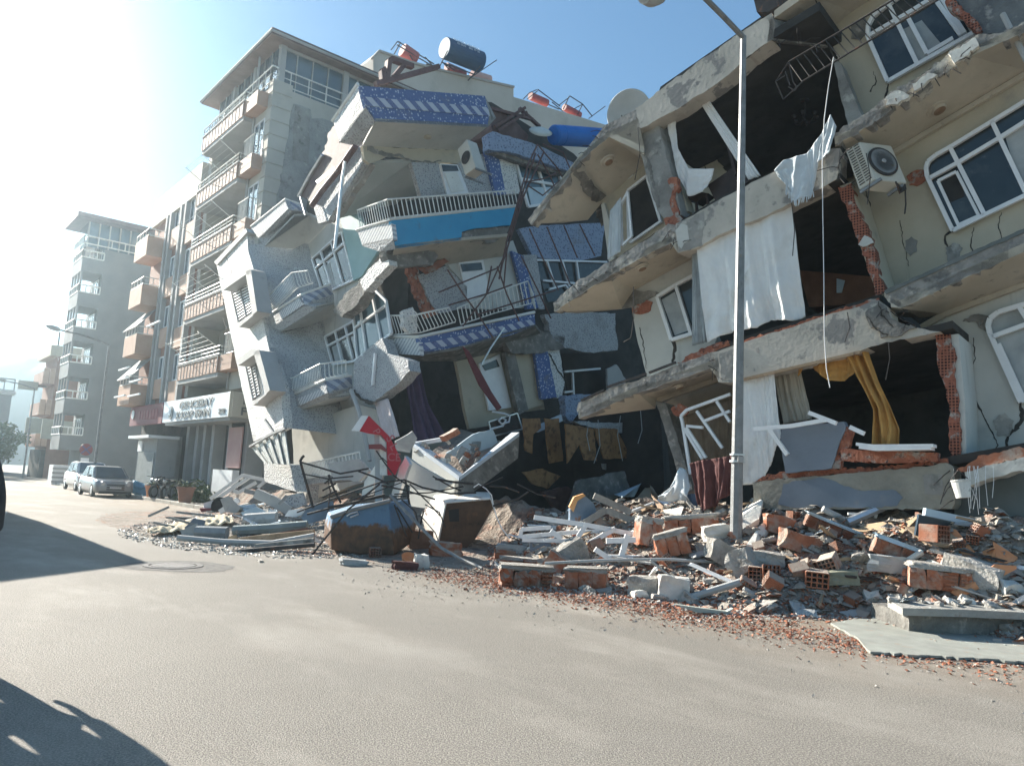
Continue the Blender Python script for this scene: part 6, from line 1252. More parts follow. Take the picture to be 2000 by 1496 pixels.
sticks('broken_timber', [[(1136, 1024), (1184, 995)], [(1184, 996), (1244, 1020)], [(1160, 968), (1232, 1000)]], CONC, 'dusty grey frame timbers leaning in an inverted V', 'frame', .13, at=(1190, 1030))
bd_ = piece('blue_drum_half', [(1112, 1024), (1114, 995), (1124, 974), (1142, 968), (1160, 984), (1166, 1004), (1140, 1030)], mat('steel_blue_worn', (.10, .15, .21), (.16, .22, .29), 3, .5, stains=[((.25, .12, .06), 4, .58, .66)]), 'bent blue steel sheet with an orange rim in the heap', 'sheet', .5, at=(1140, 1034), jg=1)
o = piece('rim', [(1112, 990), (1122, 970), (1140, 964), (1144, 968), (1128, 978), (1120, 1000)], mat('rim_orange', (.55, .28, .10), (.62, .34, .15), 3, .6), None, None, .3, at=(1140, 1034), dy=-.06); o.parent = bd_; o.location = o.location - bd_.location
sticks('white_window_frame', [[(1043, 1010), (1150, 1026), (1252, 1046)], [(1110, 1078), (1146, 1022)], [(1148, 1062), (1202, 1032)], [(1076, 1036), (1096, 1052)]], WHITEP, 'long broken white window frame lying across the left heap', 'window frame', .085, at=(1150, 1070))
sticks('white_window_frame', [[(1016, 1050), (1018, 1034), (1076, 1030)], [(1018, 1048), (1110, 1040), (1190, 1036)], [(1020, 1054), (1100, 1056), (1180, 1052)]], WHITEP, 'flattened white window frame at the left end of the heap', 'window frame', .075, at=(1090, 1075), dy=.2)
sticks('white_window_frame', [[(1184, 1056), (1241, 1054)], [(1210, 1098), (1226, 1044)], [(1162, 1072), (1186, 1088), (1264, 1090)]], WHITE, 'short crossed white frame bars under the long frame', 'window frame', .09, at=(1215, 1100))
sticks('grey_window_frame', [[(1036, 1052), (1038, 1076)], [(1036, 1074), (1090, 1050)], [(1040, 1056), (1076, 1066)]], GREYBLUE, 'blue grey frame remnant in the shade of the left heap', 'window frame', .06, at=(1060, 1080))
sticks('long_cable', [[(1064, 1100), (1180, 1094), (1300, 1092), (1400, 1098), (1500, 1107), (1592, 1112)]], GREYP, 'long grey cable stretched over the whole heap', 'cable', .05, at=(1300, 1120), round_=True)
sticks('bent_cable', [[(1270, 1094), (1300, 1118), (1312, 1130)]], GREYP, 'short bent cable hanging from the long cable', 'cable', .035, at=(1300, 1135), round_=True)
sticks('plastic_pipe', [[(1338, 1170), (1396, 1152), (1454, 1134)]], GREYP, 'grey plastic pipe lying at the front of the heap', 'pipe', .11, at=(1340, 1178), round_=True)
piece('curved_gutter', [(1318, 1180), (1360, 1186), (1420, 1194), (1432, 1188), (1426, 1198), (1360, 1196)], mat('gutter_green', (.33, .36, .32), (.42, .45, .40), 4, .8), 'pale curved gutter piece on the ground before the grey pipe', 'gutter', .1, at=(1380, 1200))
sticks('wood_strip', [[(1640, 1092), (1760, 1086)]], PLYW, 'chipped light wood strip in the right heap', 'wood', .05, at=(1700, 1096))
tilted('metal_sheet', [(1345, 1092), (1400, 1076), (1402, 1082), (1356, 1098)], SLATE, 'small grey panel left below the lamp foot', 'panel', .03)
sticks('cream_pipe', [[(1772, 1096), (1800, 1078)]], PALE, 'short cream pipe next to the standing orange brick', 'pipe', .09, at=(1790, 1100), round_=True)
# cloths before the lowest storey
mc_ = T('maroon_cloth', 'dark maroon cloth hanging over the heap left of the lamp post', 'cloth', px(1385, 940, C(12.3)))
cloth('fabric', [(1346, 905), (1364, 900), (1430, 890)], [(1362, 985), (1376, 1000), (1400, 985), (1430, 960)], C(12.3), FABRED, mc_, 4, .09, seed=31)
bw = T('white_bundle', 'pale blue white bundle of bedding in the dark opening', 'bedding', px(1325, 950, C(12.6)))
def bund(u, v):
    a = poly_at([(1296, 965), (1318, 945), (1328, 912), (1340, 918), (1350, 950)], u); b2 = poly_at([(1290, 978), (1318, 980), (1350, 984)], u); p = px(lerp(a[0], b2[0], v), lerp(a[1], b2[1], v), C(12.6))
    return p - NN * (.12 * math.sin(v * 3.1) + .05 * noise.noise(Vector((u * 6, v * 6, 1))))
MB().grid(bund, 30, 16).build('fabric', FABLB, bw, smooth=True, solid=.01)
bm_ = T('blue_mattress', 'blue mattress lying under the pale bundle of bedding', 'mattress', px(1320, 980, C(12.6)))
panel('mattress', jag([(1270, 985), (1292, 970), (1350, 964), (1352, 990), (1300, 996)], 1, 10, 93), C(12.65), .5, mat('mattress_blue', (.10, .16, .26), (.15, .22, .33), 2, .8), bm_)
# --- fallen V shaped balcony edge
vb = T('fallen_balcony', 'fallen balcony with a white V shaped parapet pointing at the road', 'balcony', px(896, 935, C(10.8)))
VC = C(10.8); K_ = px(896, 938, VC); VS = S(cs(K_)[1]); CAPB = mat('cap_blue_white', (.48, .53, .58), (.55, .60, .64), 2, .7, stains=[((.38, .39, .4), 4, .6, .75)])
A_ = px(806, 872, VC); B_ = px(1014, 852, VS); E_ = A_ + NN * .9 + UP * .25
MB().prism([A_, K_, K_ + NN * .28 + DD * .1, A_ + NN * .28], UP * .1).build('cap', CAPB, vb)
MB().prism([K_ + NN * .03 - DD * .004, B_, B_ + DD * .3, K_ + DD * .3 + NN * .25], UP * .1).build('cap', CAPB, vb)
MB().bar(A_ + UP * .05, E_, .2, .1).build('cap', CAPB, vb)
MB().prism([A_ - UP * .003, K_ - UP * .003, K_ - UP * .75, A_ - UP * 1.5], NN * .15).build('wall', PLASW, vb)
MB().prism([K_ - UP * .003, B_ - UP * .003, B_ - UP * .55, K_ - UP * .55], DD * .15).build('wall', CONCD, vb)
fl = MB().prism([A_ + NN * .3 - UP * .3, K_ + NN * .3 + DD * .3 - UP * .1, B_ + DD * .3 - UP * .2, px(900, 838, S(19.6))], -UP * .1).build('floor', RUB, vb)
FI = S(cs(K_)[1] + 1.2)
for (pts, m, lab, th) in (([(872, 885), (925, 848), (962, 838), (976, 872), (942, 892), (900, 896)], PALEB, 'light blue broken board inside the fallen balcony', .05), ([(912, 908), (922, 862), (940, 862), (932, 906)], SLATE, 'bent grey plate standing inside the fallen balcony', .03), ([(866, 852), (894, 836), (900, 846), (872, 862)], BRICK, 'orange brick piece behind the purple curtain end', .2), ([(772, 862), (806, 842), (815, 856), (800, 884), (776, 880)], SLATE, 'crumpled grey sheet left of the fallen balcony', .05)):
    o = MB().prism(PX(jag(pts, 1, 10, 5), FI), DD * th).build('broken_board', m, None, loc=px(*pts[0], FI)); tag(o, lab, 'board')
r2 = random.Random(15); 
for k in range(26):
    u, v = r2.random(), r2.random() ** .7; p = lerp(lerp(A_, K_, u), lerp(px(905, 850, FI), B_, u), v * .8) - UP * .05
    inst('balcony_debris', RB.choice(FRAG), p, (r2.uniform(-1, 1), r2.uniform(-1, 1), r2.uniform(0, 6)), r2.uniform(.5, 1.1), 'small debris piece inside the fallen balcony', 'rubble fragment', 'debris in the fallen balcony')
gm = T('condenser_grille', 'dark finned condenser panel with a white coiled hose behind the fallen balcony', 'condenser', px(988, 830, S(19.2)))
panel('fins', [(954, 824), (1010, 807), (1020, 838), (962, 852)], S(19.2), .05, METB, gm); bars_px([[(954, 824), (1010, 807), (1020, 838), (962, 852), (954, 824)]], S(19.15), .04).build('frame', ALU, gm)
MB().tube(PX([(962, 804), (985, 808), (996, 812), (994, 824), (980, 828), (974, 822), (980, 816), (988, 820), (982, 832), (958, 838)], S(19.05)), .035, 7).build('hose', WHITEP, gm)
bars_px([[(1048, 838), (1082, 824)], [(1068, 828), (1096, 816)]], S(19.0), .22, .1).build('white_box_part', CAPB, gm)
# --- dark shop under the houses
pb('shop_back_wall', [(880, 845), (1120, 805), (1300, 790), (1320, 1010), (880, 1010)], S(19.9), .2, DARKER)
OM = mat('panel_orange_brown', (.24, .12, .05), (.32, .17, .075), 3, .6, stains=[((.13, .065, .03), 5, .50, .64)])
for k, pts in enumerate(([(1022, 817), (1055, 817), (1057, 836), (1042, 848), (1040, 886), (1026, 880)], [(1064, 817), (1092, 817), (1100, 900), (1074, 905)], [(1104, 828), (1160, 838), (1166, 900), (1142, 898), (1132, 868), (1108, 905)], [(1160, 836), (1206, 838), (1232, 895), (1180, 896)], [(1020, 922), (1060, 915), (1095, 930), (1070, 955), (1040, 945)])):
    pb('veneer_panel', jag(pts, 1.2, 9, 100 + k), S(18.4 if k in (0, 1, 4) else 17.6), .05, OM)
pb('fallen_soffit', jag([(1120, 822), (1200, 826), (1265, 815), (1250, 850), (1190, 845), (1135, 830)], 2, 9, 110), S(17.8), .2, TERRG)
r4 = random.Random(51)
for k in range(34):
    p = lerp(px(1770, 1187, Yp(9.8)), px(2005, 1195, Yp(9.8)), r4.random()) + Vector((0, r4.uniform(.1, .5), .04))
    inst('rubble_fragment', r4.choice(FRAG), p, (r4.uniform(-.5, .5), r4.uniform(-.5, .5), r4.uniform(0, 6.3)), r4.uniform(.35, .9), 'loose fragment lying on the fallen slab at the right border', 'rubble fragment', 'fragments on the fallen slab')
SPL = [chunk_mesh('spl%d' % i, *d, 80 + i, m, .06, 2) for i, (d, m) in enumerate((((.8, .05, .04), WOOD), ((1.0, .05, .05), WHITEP), ((.6, .09, .02), PLYW), ((.9, .04, .03), METB), ((.5, .3, .015), SLATE), ((.7, .07, .03), GREYP)))]
n_b = 0
while n_b < 60:
    s_ = r4.uniform(-1, 13.5); k0 = c0(s_); c_ = k0 + .3 + (12.3 - k0) * r4.random(); n_b += 1
    inst('splinter', r4.choice(SPL), W(c_, s_, max(0, Hh(c_, s_)) + .09), (r4.uniform(-.4, .4), r4.uniform(-.35, .35), r4.uniform(0, 6.3)), r4.uniform(.5, 1.2), 'thin splinter of wood, metal or frame in the rubble heap', 'splinter', 'splinters in the heap')
# things lost in the gloom of the shop
for (pts, m, lab, k_) in (([(1110, 1000), (1130, 940), (1220, 920), (1230, 960), (1150, 1000)], CONCD, 'dim tilted concrete slab lying deep in the dark shop', 0), ([(1236, 880), (1262, 872), (1290, 950), (1268, 962)], CONC, 'dim broken column stump inside the dark shop', 1), ([(1060, 960), (1110, 950), (1150, 985), (1090, 1000)], METBR, 'dim bent sheet on the shop floor', 2), ([(1180, 905), (1240, 900), (1246, 915), (1186, 922)], SLATE, 'dim shelf board hanging in the dark shop', 3)):
    o = MB().prism(PX(jag(pts, 2, 9, 130 + k_), S(17.2 + .4 * k_)), DD * .15).build('shop_wreckage', m, None, loc=px(*pts[0], S(17.2))); tag(o, lab, 'wreckage')
hw_ = T('hanging_wires', 'loose thin wires dangling from the soffit into the dark shop', 'wire', px(1190, 850, S(16.5)))
for a_, b_, c_ in (((1168, 820), (1172, 870), (1160, 905)), ((1212, 812), (1206, 850), (1216, 900)), ((1150, 822), (1146, 850), (1152, 880)), ((1250, 790), (1254, 840), (1246, 866))): MB().tube(PX([a_, b_, c_], S(16.5)), .012, 4).build('wire', SLATE, hw_)
# --- overturned dumpsters
def rusty(name, c1, zc, amp=.25, dark=(.075, .045, .03)):
    m, nt, b = nmat(name, .6, .3); tc = N(nt, 'ShaderNodeTexCoord'); sx = N(nt, 'ShaderNodeSeparateXYZ'); nt.links.new(tc.outputs['Object'], sx.inputs[0])
    nz = N(nt, 'ShaderNodeTexNoise', i_Scale=2.2, i_Detail=8.0, i_Roughness=.65); nt.links.new(tc.outputs['Object'], nz.inputs['Vector'])
    ma = N(nt, 'ShaderNodeMath', operation='MULTIPLY_ADD'); ma.inputs[1].default_value = -amp * 3; nt.links.new(nz.outputs[0], ma.inputs[0]); nt.links.new(sx.outputs['Z'], ma.inputs[2])
    mr = N(nt, 'ShaderNodeMapRange'); mr.inputs[1].default_value = zc - amp * 1.5; mr.inputs[2].default_value = zc - amp * 1.5 + .07; nt.links.new(ma.outputs[0], mr.inputs[0])
    rust = mix(nt, mask(nt, tc.outputs['Object'], 5, .4, .65), dark, (.17, .085, .045)); body = mix(nt, mask(nt, tc.outputs['Object'], 3, .6, .7), c1, tuple(x * .72 for x in c1))
    nt.links.new(mix(nt, mr.outputs[0], rust, body), b.inputs['Base Color']); bump(nt, b, tc.outputs['Object'], 9, .35, .03); return m
DB = hit(700, 1083); dp1 = Yp(DB.y)
d1_ = T('dumpster', 'overturned blue steel dumpster rusted brown along its lower half', 'dumpster', px(705, 1078, dp1))
q = PX([(649, 1012), (690, 998), (759, 981), (764, 1030), (771, 1084), (700, 1082), (647, 1074), (646, 1040)], dp1); bk_ = PX([(640, 1000), (690, 985), (800, 975), (815, 1020), (805, 1060), (720, 1050), (632, 1052), (634, 1020)], Yp(DB.y + 1.1))
mb = MB(); n_ = len(q); mb.add(q + bk_, [list(range(n_))] + [[i, (i + 1) % n_, n_ + (i + 1) % n_, n_ + i] for i in range(n_)] + [list(range(2 * n_ - 1, n_ - 1, -1))])
mb.build('body', rusty('dumpster_blue', (.10, .19, .30), .50), d1_, bevel=.025)
m_ = MB().tube(PX([(677, 1008), (684, 1003), (698, 999), (700, 1004), (684, 1010)], Yp(DB.y - .05)), .018, 6); m_.build('handle', ALU, d1_)
m_ = MB().tube(PX([(646, 1010), (690, 995), (762, 978)], Yp(DB.y - .02)), .045, 7); m_.build('rim', GALV, d1_)
D2 = hit(890, 1070); y2 = D2.y
d2_ = T('dumpster', 'rusty white dumpster lying on its side with its brown base facing the road', 'dumpster', px(895, 1068, Yp(y2)))
f_ = PX([(871, 982), (958, 974), (964, 990), (928, 1052), (906, 1075), (874, 1072), (856, 1058)], Yp(y2)); L2 = Yp(y2 + .85)
lb = PX([(849, 966), (822, 1006), (834, 1044)], L2); tb2 = PX([(906, 960), (956, 961)], L2)
MB().prism(f_, Vector((0, .03, 0))).build('rusty_base', mat('rust_brown', (.075, .045, .03), (.13, .075, .045), 3, .8, stains=[((.21, .10, .05), 3.5, .58, .72), ((.03, .022, .018), 5, .6, .7)], bmp=(12, .5, .03)), d2_)
RUSTW = mat('white_rusted', (.62, .60, .55), (.70, .68, .63), 2, .6, stains=[((.42, .21, .09), 2.6, .56, .66), ((.14, .075, .045), 4, .64, .68)])
vo = Vector((0, .031, 0))
mb = MB().add([f_[0] + vo, f_[6] + vo, lb[2], lb[1], lb[0]], [[0, 1, 2, 3, 4]]).add([f_[0] + vo, f_[1] + vo, tb2[1], tb2[0], lb[0]], [[0, 1, 2, 3, 4]])
mb.add([f_[1] + vo, f_[2] + vo, f_[3] + vo, f_[3] + Vector((.1, .9, .1)), tb2[1]], [[0, 1, 2, 3, 4]]).add([f_[3] + vo, f_[4] + vo, f_[5] + vo, f_[6] + vo, lb[2], f_[4] + Vector((0, .8, 0)), f_[3] + Vector((.1, .9, .1))], [[0, 1, 5, 6], [1, 2, 3, 4, 5]])
mb.build('body', RUSTW, d2_)
panel('drain_opening', [(876, 996), (896, 993), (897, 1018), (878, 1019)], Yp(y2 - .006), .004, DARKER, d2_)
MB().tube([f_[6], f_[0], f_[1], f_[2]], .022, 6).build('rim', RUSTW, d2_)
# --- tangled steel bars over the dumpsters
tg_ = T('steel_tangle', 'tangle of bent dark steel bars sprawling over both dumpsters', 'steel bars', px(740, 960, Yp(15.9)))
TG = [([(610, 1083), (680, 995), (742, 945)], .02), ([(587, 902), (612, 992)], .028), ([(586, 902), (665, 925), (720, 915)], .02), ([(586, 902), (590, 894), (594, 890)], .03), ([(745, 941), (640, 977), (580, 1000)], .02), ([(752, 966), (652, 990), (600, 1004)], .022), ([(742, 942), (790, 937), (825, 952), (880, 964), (930, 962)], .02), ([(745, 948), (790, 957), (850, 975)], .018), ([(792, 937), (800, 985)], .022), ([(817, 1052), (822, 1020), (828, 996)], .018), ([(925, 956), (982, 932)], .014), ([(642, 927), (652, 955), (666, 982)], .024), ([(630, 958), (656, 944)], .02), ([(630, 972), (658, 958)], .02), ([(634, 944), (650, 932)], .02), ([(956, 949), (986, 951), (1014, 961)], .022), ([(963, 988), (1011, 974), (1032, 960)], .022), ([(770, 985), (785, 1025), (795, 1048)], .016), ([(775, 990), (806, 1040)], .016), ([(766, 1000), (780, 1040)], .014), ([(784, 975), (812, 1000), (818, 1030)], .014), ([(800, 945), (840, 985), (862, 1010)], .014), ([(830, 985), (858, 1000), (870, 1030)], .014), ([(820, 1005), (850, 1040), (856, 1056)], .012), ([(700, 920), (728, 930), (760, 945)], .02), ([(735, 880), (752, 905), (770, 930), (800, 950)], .016), ([(850, 935), (890, 942), (925, 945)], .024), ([(845, 930), (880, 950), (900, 958)], .016), ([(1010, 945), (1050, 965), (1085, 972)], .016), ([(590, 925), (640, 935), (690, 930)], .016), ([(640, 990), (750, 970), (800, 968)], .014), ([(770, 965), (840, 962), (905, 950)], .014), ([(640, 1000), (645, 960), (641, 940)], .014), ([(690, 975), (735, 960), (790, 940)], .012)]
for k, (l_, r_) in enumerate(TG): MB().tube(PX(l_, Yp(15.6 + .25 * (k % 5))), r_, 5).build('steel_bar', METB, tg_)
wp_ = T('white_pipe', 'long white pipe running from the tangle down to the road', 'pipe', px(940, 1109, Yp(14.6)))
MB().tube([px(762, 967, Yp(15.4)), px(800, 1006, Yp(15.2)), px(832, 1040, Yp(15.0)), px(862, 1070, Yp(14.8)), px(900, 1092, Yp(14.4)), px(942, 1110, Yp(14.0))], .032, 7).build('pipe', GALV, wp_)
ww_ = T('white_wire', 'thin white wire curling from the rusty dumpster into the rubble', 'wire', px(995, 1050, Yp(15)))
MB().tube(PX([(925, 952), (935, 945), (950, 955), (960, 967), (964, 988), (970, 1010), (980, 1032), (996, 1052)], Yp(16)), .012, 5).build('wire', WHITEP, ww_)
# crumpled sheets round the sign post
for k, (pts, m, lab) in enumerate((([(706, 968), (712, 940), (732, 910), (738, 916), (724, 966)], ALU, 'crumpled shiny sheet left of the red sign post'), ([(764, 966), (780, 912), (792, 892), (800, 906), (776, 972)], ALU, 'ribbed shiny sheet right of the red sign post'), ([(790, 890), (812, 905), (880, 944), (860, 962), (810, 955), (784, 945)], PLASW, 'dusty pale wall piece under the fallen balcony'), ([(640, 905), (700, 896), (720, 920), (700, 940), (650, 935)], SLATE, 'grey crumpled sheet under the ground floor railing'))):
    o = MB().prism(PX(jag(pts, 1, 9, 120 + k), Yp(17.4 + .3 * k)), Vector((.05, .12, 0))).build('crumpled_sheet', m, None, loc=px(*pts[0], Yp(17.4))); tag(o, lab, 'sheet')
# small things on the asphalt before the dumpsters
o = MB().lathe(hit(800, 1100) + UP * .0, [(.1, 0), (.17, .06), (.2, .13), (.185, .13), (.15, .06), (.09, .02)], UP + Vector((.3, -.4, 0)), 18).build('orange_bowl', TILEO, None, loc=hit(800, 1100)); tag(o, 'orange clay bowl tipped over before the dumpsters', 'bowl')
for (x, y, w_, h_, m, lab, sd_) in ((690, 1104, 50, 12, SLATE, 'grey rag lump on the asphalt before the blue dumpster', 40), (790, 1112, 44, 16, FABRED, 'dark rag lump beside the orange bowl', 41), (822, 1108, 26, 26, PALE, 'white chunk beside the orange bowl', 42), (508, 1097, 7, 4, MORT, 'tiny dark stone alone on the asphalt', 43), (985, 1095, 40, 22, BRICK, 'brick lump left behind the front chunks', 44), (1000, 1085, 60, 22, SLATE, 'grey lump in the shade right of the dumpster', 45), (870, 1085, 60, 26, BRICK, 'dark brick lump under the rusty dumpster', 46), (820, 1070, 44, 34, mat('rust_lump', (.16, .08, .05), (.22, .12, .08), 5, .9), 'rust red lump between the dumpsters', 47)): lump(x, y, w_, h_, m, lab, .2, .05, .25, sd_)
# ================================================================== left heap: frames, pipes, panels in front of the speckled house
sticks('white_window_frame', [[(411, 974), (474, 928), (520, 938), (504, 952)], [(421, 976), (487, 932)], [(456, 958), (466, 962), (500, 942)]], WHITEP, 'white window frame propped up on top of the left heap', 'window frame', .13, at=(470, 985))
sticks('grey_beam', [[(500, 963), (530, 976), (568, 998)]], GREYP, 'thick pale grey beam sloping down the left heap', 'beam', .26, at=(530, 1000))
sticks('grey_gutter', [[(478, 958), (500, 963), (530, 972)]], GALV, 'bent gutter above the pale grey beam', 'gutter', .12, at=(520, 1000), dy=.3)
sticks('white_post', [[(520, 1010), (532, 996)], [(528, 1012), (540, 996)]], WHITE, 'pair of short white posts standing in the left heap', 'post', .11, at=(530, 1014))
sticks('white_strut', [[(430, 1000), (465, 976)], [(455, 985), (466, 976)]], WHITE, 'short white strut left in the left heap', 'post', .14, at=(440, 1004))
piece('white_box', [(556, 1008), (564, 996), (588, 993), (594, 1003), (578, 1010)], WHITE, 'white plastic box lid right in the left heap', 'box', .3, at=(575, 1014))
sticks('rolled_carpet', [[(383, 1039), (444, 1041)]], mat('carpet_grey', (.20, .22, .23), (.28, .30, .31), 6, .95), 'grey rolled carpet at the front of the left heap', 'roll', .30, at=(415, 1050), round_=True)
sticks('long_pipe', [[(347, 1050), (435, 1058), (531, 1061), (614, 1046)]], GREYP, 'long bent grey pipe along the front of the left heap', 'pipe', .13, at=(480, 1066), round_=True)
sticks('dark_pipe', [[(432, 1080), (520, 1072), (614, 1064)]], METB, 'dark pipe lying on the road before the left heap', 'pipe', .09, at=(520, 1080), round_=True)
sticks('rolled_sheet', [[(456, 1036), (530, 1032), (600, 1026)]], mat('sheet_greengrey', (.16, .20, .20), (.22, .26, .26), 3, .7), 'dark green grey rolled sheet in the left heap', 'roll', .24, at=(530, 1045), round_=True)
sticks('pale_gutter', [[(478, 1016), (520, 1013), (540, 1012)]], SLATE, 'pale grey half pipe in the middle of the left heap', 'gutter', .34, at=(510, 1026), round_=True)
sticks('long_board', [[(420, 1062), (500, 1052), (614, 1040)]], WOOD, 'weathered board lying along the left heap', 'board', .14, at=(510, 1062), dy=.2)
sticks('grey_board', [[(500, 1070), (614, 1058)]], CONC, 'grey dusty plank at the road edge of the left heap', 'board', .16, at=(560, 1076))
sticks('thin_stick', [[(330, 1010), (400, 1030), (440, 1034)], [(300, 1020), (345, 1030)], [(345, 1000), (420, 1008)], [(290, 1008), (330, 990)]], GALV, 'loose thin sticks at the left tip of the heap', 'stick', .05, at=(370, 1042))
sticks('grey_stick', [[(545, 985), (560, 968)], [(588, 1012), (610, 982)], [(560, 1016), (660, 998)]], GALV, 'thin grey bars at the right end of the left heap', 'stick', .07, at=(600, 1020))
STRAW = mat('straw_mat', (.50, .43, .30), (.62, .55, .41), 6, .95, bmp=(40, .8, .03))
sm = T('straw_mat', 'long straw coloured mat crumpled over the left heap', 'mat', hit(370, 1045))
def strawf(u, v):
    a = poly_at([(287, 1046), (350, 1028), (435, 1013), (452, 1018)], u); b2 = poly_at([(292, 1050), (345, 1046), (420, 1034), (456, 1028)], u); p = hit(lerp(a[0], b2[0], v), lerp(a[1], b2[1], v))
    return p + UP * (.1 + .07 * noise.noise(Vector((u * 14, v * 5, 2))) + .06 * math.sin(v * 3.1))
MB().grid(strawf, 60, 12).build('fabric', STRAW, sm, smooth=True, solid=.02)
CARW = mat('car_white', (.62, .62, .61), (.68, .68, .67), 1, .3, spec=.5); CARR = mat('car_dark_red', (.20, .05, .05), (.25, .07, .07), 2, .4)
cc = T('crushed_car', 'crushed white and red car front sticking out of the left heap', 'car', hit(425, 1000))
Pc = Yp(hit(425, 1000).y)
panel('bonnet', [(398, 982), (432, 971), (436, 975), (432, 990), (428, 999), (398, 998)], Pc, .9, CARW, cc, j=.8)
panel('bumper', [(388, 992), (424, 992), (420, 1006), (396, 1006)], (Pc[0], Pc[1] - .15), .4, CARR, cc, bevel=.03)
MB().lathe(px(434, 990, (Pc[0], Pc[1] - .12)), [(.28, 0), (.30, .04), (.30, .14), (.2, .15), (.18, .18)], Vector((-.3, -1, 0)), 20).build('wheel', RUBBER, cc)
piece('grey_sheet', [(430, 975), (445, 968), (470, 992), (462, 1002), (440, 1000)], SLATE, 'bent grey sheet beside the crushed car', 'sheet', .05, at=(450, 1004))
piece('speckled_panel', [(610, 922), (632, 930), (668, 946), (702, 968), (640, 984), (595, 982), (600, 950)], TERRG, 'big speckled wall panel leaning behind the blue dumpster', 'wall panel', .15, at=(650, 990), jg=1.2, dy=1.2)
piece('speckled_panel', [(556, 968), (590, 962), (598, 985), (575, 994), (552, 985)], TERRG, 'smaller speckled wall panel left of the big one', 'wall panel', .15, at=(575, 998), jg=1.2)
piece('torn_shutter', [(588, 1012), (604, 985), (650, 978), (655, 1008), (600, 1024)], mat('slats_blue', (.08, .12, .17), (.12, .17, .23), 2, .5), 'dark blue slatted shutter piece left of the blue dumpster', 'shutter', .05, at=(620, 1028))
for (pts, m, lab) in (([(470, 1000), (500, 990), (520, 1000), (505, 1012), (476, 1012)], PALEB, 'pale blue crumpled sheet in the left heap'), ([(360, 1030), (378, 1012), (400, 1016), (396, 1034), (370, 1042)], GREYBLUE, 'grey blue drawer front at the left of the heap'), ([(352, 1036), (384, 1022), (386, 1046), (356, 1048)], SLATE, 'dark grey carton at the left of the heap'), ([(446, 1048), (460, 1044), (466, 1056), (460, 1064), (454, 1056), (446, 1060)], PLYW, 'torn brown cardboard at the front of the left heap'), ([(540, 1040), (600, 1030), (610, 1040), (560, 1052)], METBR, 'brown bent plate in the left heap'), ([(480, 1028), (492, 1020), (500, 1036), (488, 1040)], WHITE, 'white square panel in the left heap')):
    piece('heap_sheet', pts, m, lab, 'sheet', .06, jg=.8)
n_b = 0
r3 = random.Random(21); SHARD = [chunk_mesh('shard%d' % i, *d, 60 + i, m, .1, 2) for i, (d, m) in enumerate((((.6, .12, .04), WHITEP), ((.45, .3, .02), SLATE), ((.3, .22, .1), MORT), ((.7, .07, .05), GALV), ((.5, .09, .05), PALE), ((.4, .3, .03), PALEB)))]
while n_b < 90:
    a = r3.uniform(0, 6.28); d = r3.random() ** .6; c_, s_ = 9.2 + 2.6 * d * math.cos(a), 20.5 + 5.2 * d * math.sin(a)
    n_b += 1; inst('heap_scrap', r3.choice(SHARD), W(c_, s_, max(0, Hh(c_, s_)) + .05), (r3.uniform(-.5, .5), r3.uniform(-.4, .4), r3.uniform(0, 6.3)), r3.uniform(.5, 1.3), 'loose scrap of frame or sheet in the left heap', 'scrap', 'scraps in the left heap')
# --- red sign post
st = T('red_sign', 'bent red and white shop sign on a grey post before the speckled house', 'sign', px(738, 985, Yp(17)))
YS = Yp(17.0)
panel('post', [(731, 846), (747, 846), (746, 988), (733, 988)], YS, .2, GREYP, st)
panel('red_face', [(702, 842), (720, 812), (759, 851), (773, 877), (783, 900), (772, 927), (757, 928), (755, 864), (744, 849), (721, 847)], Yp(16.9), .08, REDP, st)
panel('white_end', [(686, 841), (706, 812), (720, 812), (702, 842)], Yp(16.92), .1, WHITE, st)
panel('white_panel', [(741, 850), (754, 865), (756, 928), (742, 928)], Yp(16.93), .06, PALE, st)
panel('bracket', [(720, 868), (744, 867), (755, 877), (754, 883), (743, 877), (720, 877)], Yp(16.86), .03, CARR, st)
LW = mat('letter_pale_red', (.46, .13, .14), (.52, .17, .18), 3, .6); X1 = Vector((1, 0, 0)); dg = Vector((.55, 0, -.83)); dv = Vector((.83, 0, .55))
for (ch_, x, y, xd, yd, sz) in (('P', 730, 846, dg, dv, .22), ('S', 756, 860, dg, dv, .26), ('L', 763, 876, dg, dv, .26), ('CE', 769, 900, X1, UP, .24)): text('lettering', ch_, sz, px(x, y, Yp(16.89)), xd, yd, LW, st, .006)
MB().tube(PX([(742, 897), (747, 894), (756, 903)], Yp(16.85)), .012, 5).build('wire', METB, st)
# ================================================================== main lamp post
LP = px(1436, 1154, Z(0)); LT = px(1452, 72, Yp(LP.y)); lp = T('lamp_post', 'tall octagonal galvanised lamp post standing in the rubble', 'street lamp', LP)
MB().tube([LP - UP * .1, lerp(LP, LT, .1), lerp(LP, LT, .5), LT], .135, 8, .056).build('pole', GALV, lp)
hd = px(1288, -12, Yp(LP.y - 2.2))
MB().tube([LT - UP * .02, px(1412, 32, Yp(LP.y - .5)), px(1372, -8, Yp(LP.y - 1.0)), px(1330, -22, Yp(LP.y - 1.7)), hd], .05, 8).build('arm', GALV, lp)
av = (hd - px(1330, -22, Yp(LP.y - 1.7))).normalized(); MB().lathe(hd - av * .1, [(.06, 0), (.16, .15), (.17, .4), (.1, .65)], av, 14).build('lamp_head', GREYP, lp)
band = lerp(LP, LT, .215); MB().lathe(band, [(.135, 0), (.135, .035)], (LT - LP), 8).lathe(band + UP * .12, [(.132, 0), (.132, .03)], (LT - LP), 8).build('clamp_band', ALU, lp)
MB().box(band + Vector((.02, -.138, .05)), Vector((.05, 0, 0)), Vector((0, .01, 0)), UP * .05).build('access_plate', GREYP, lp)
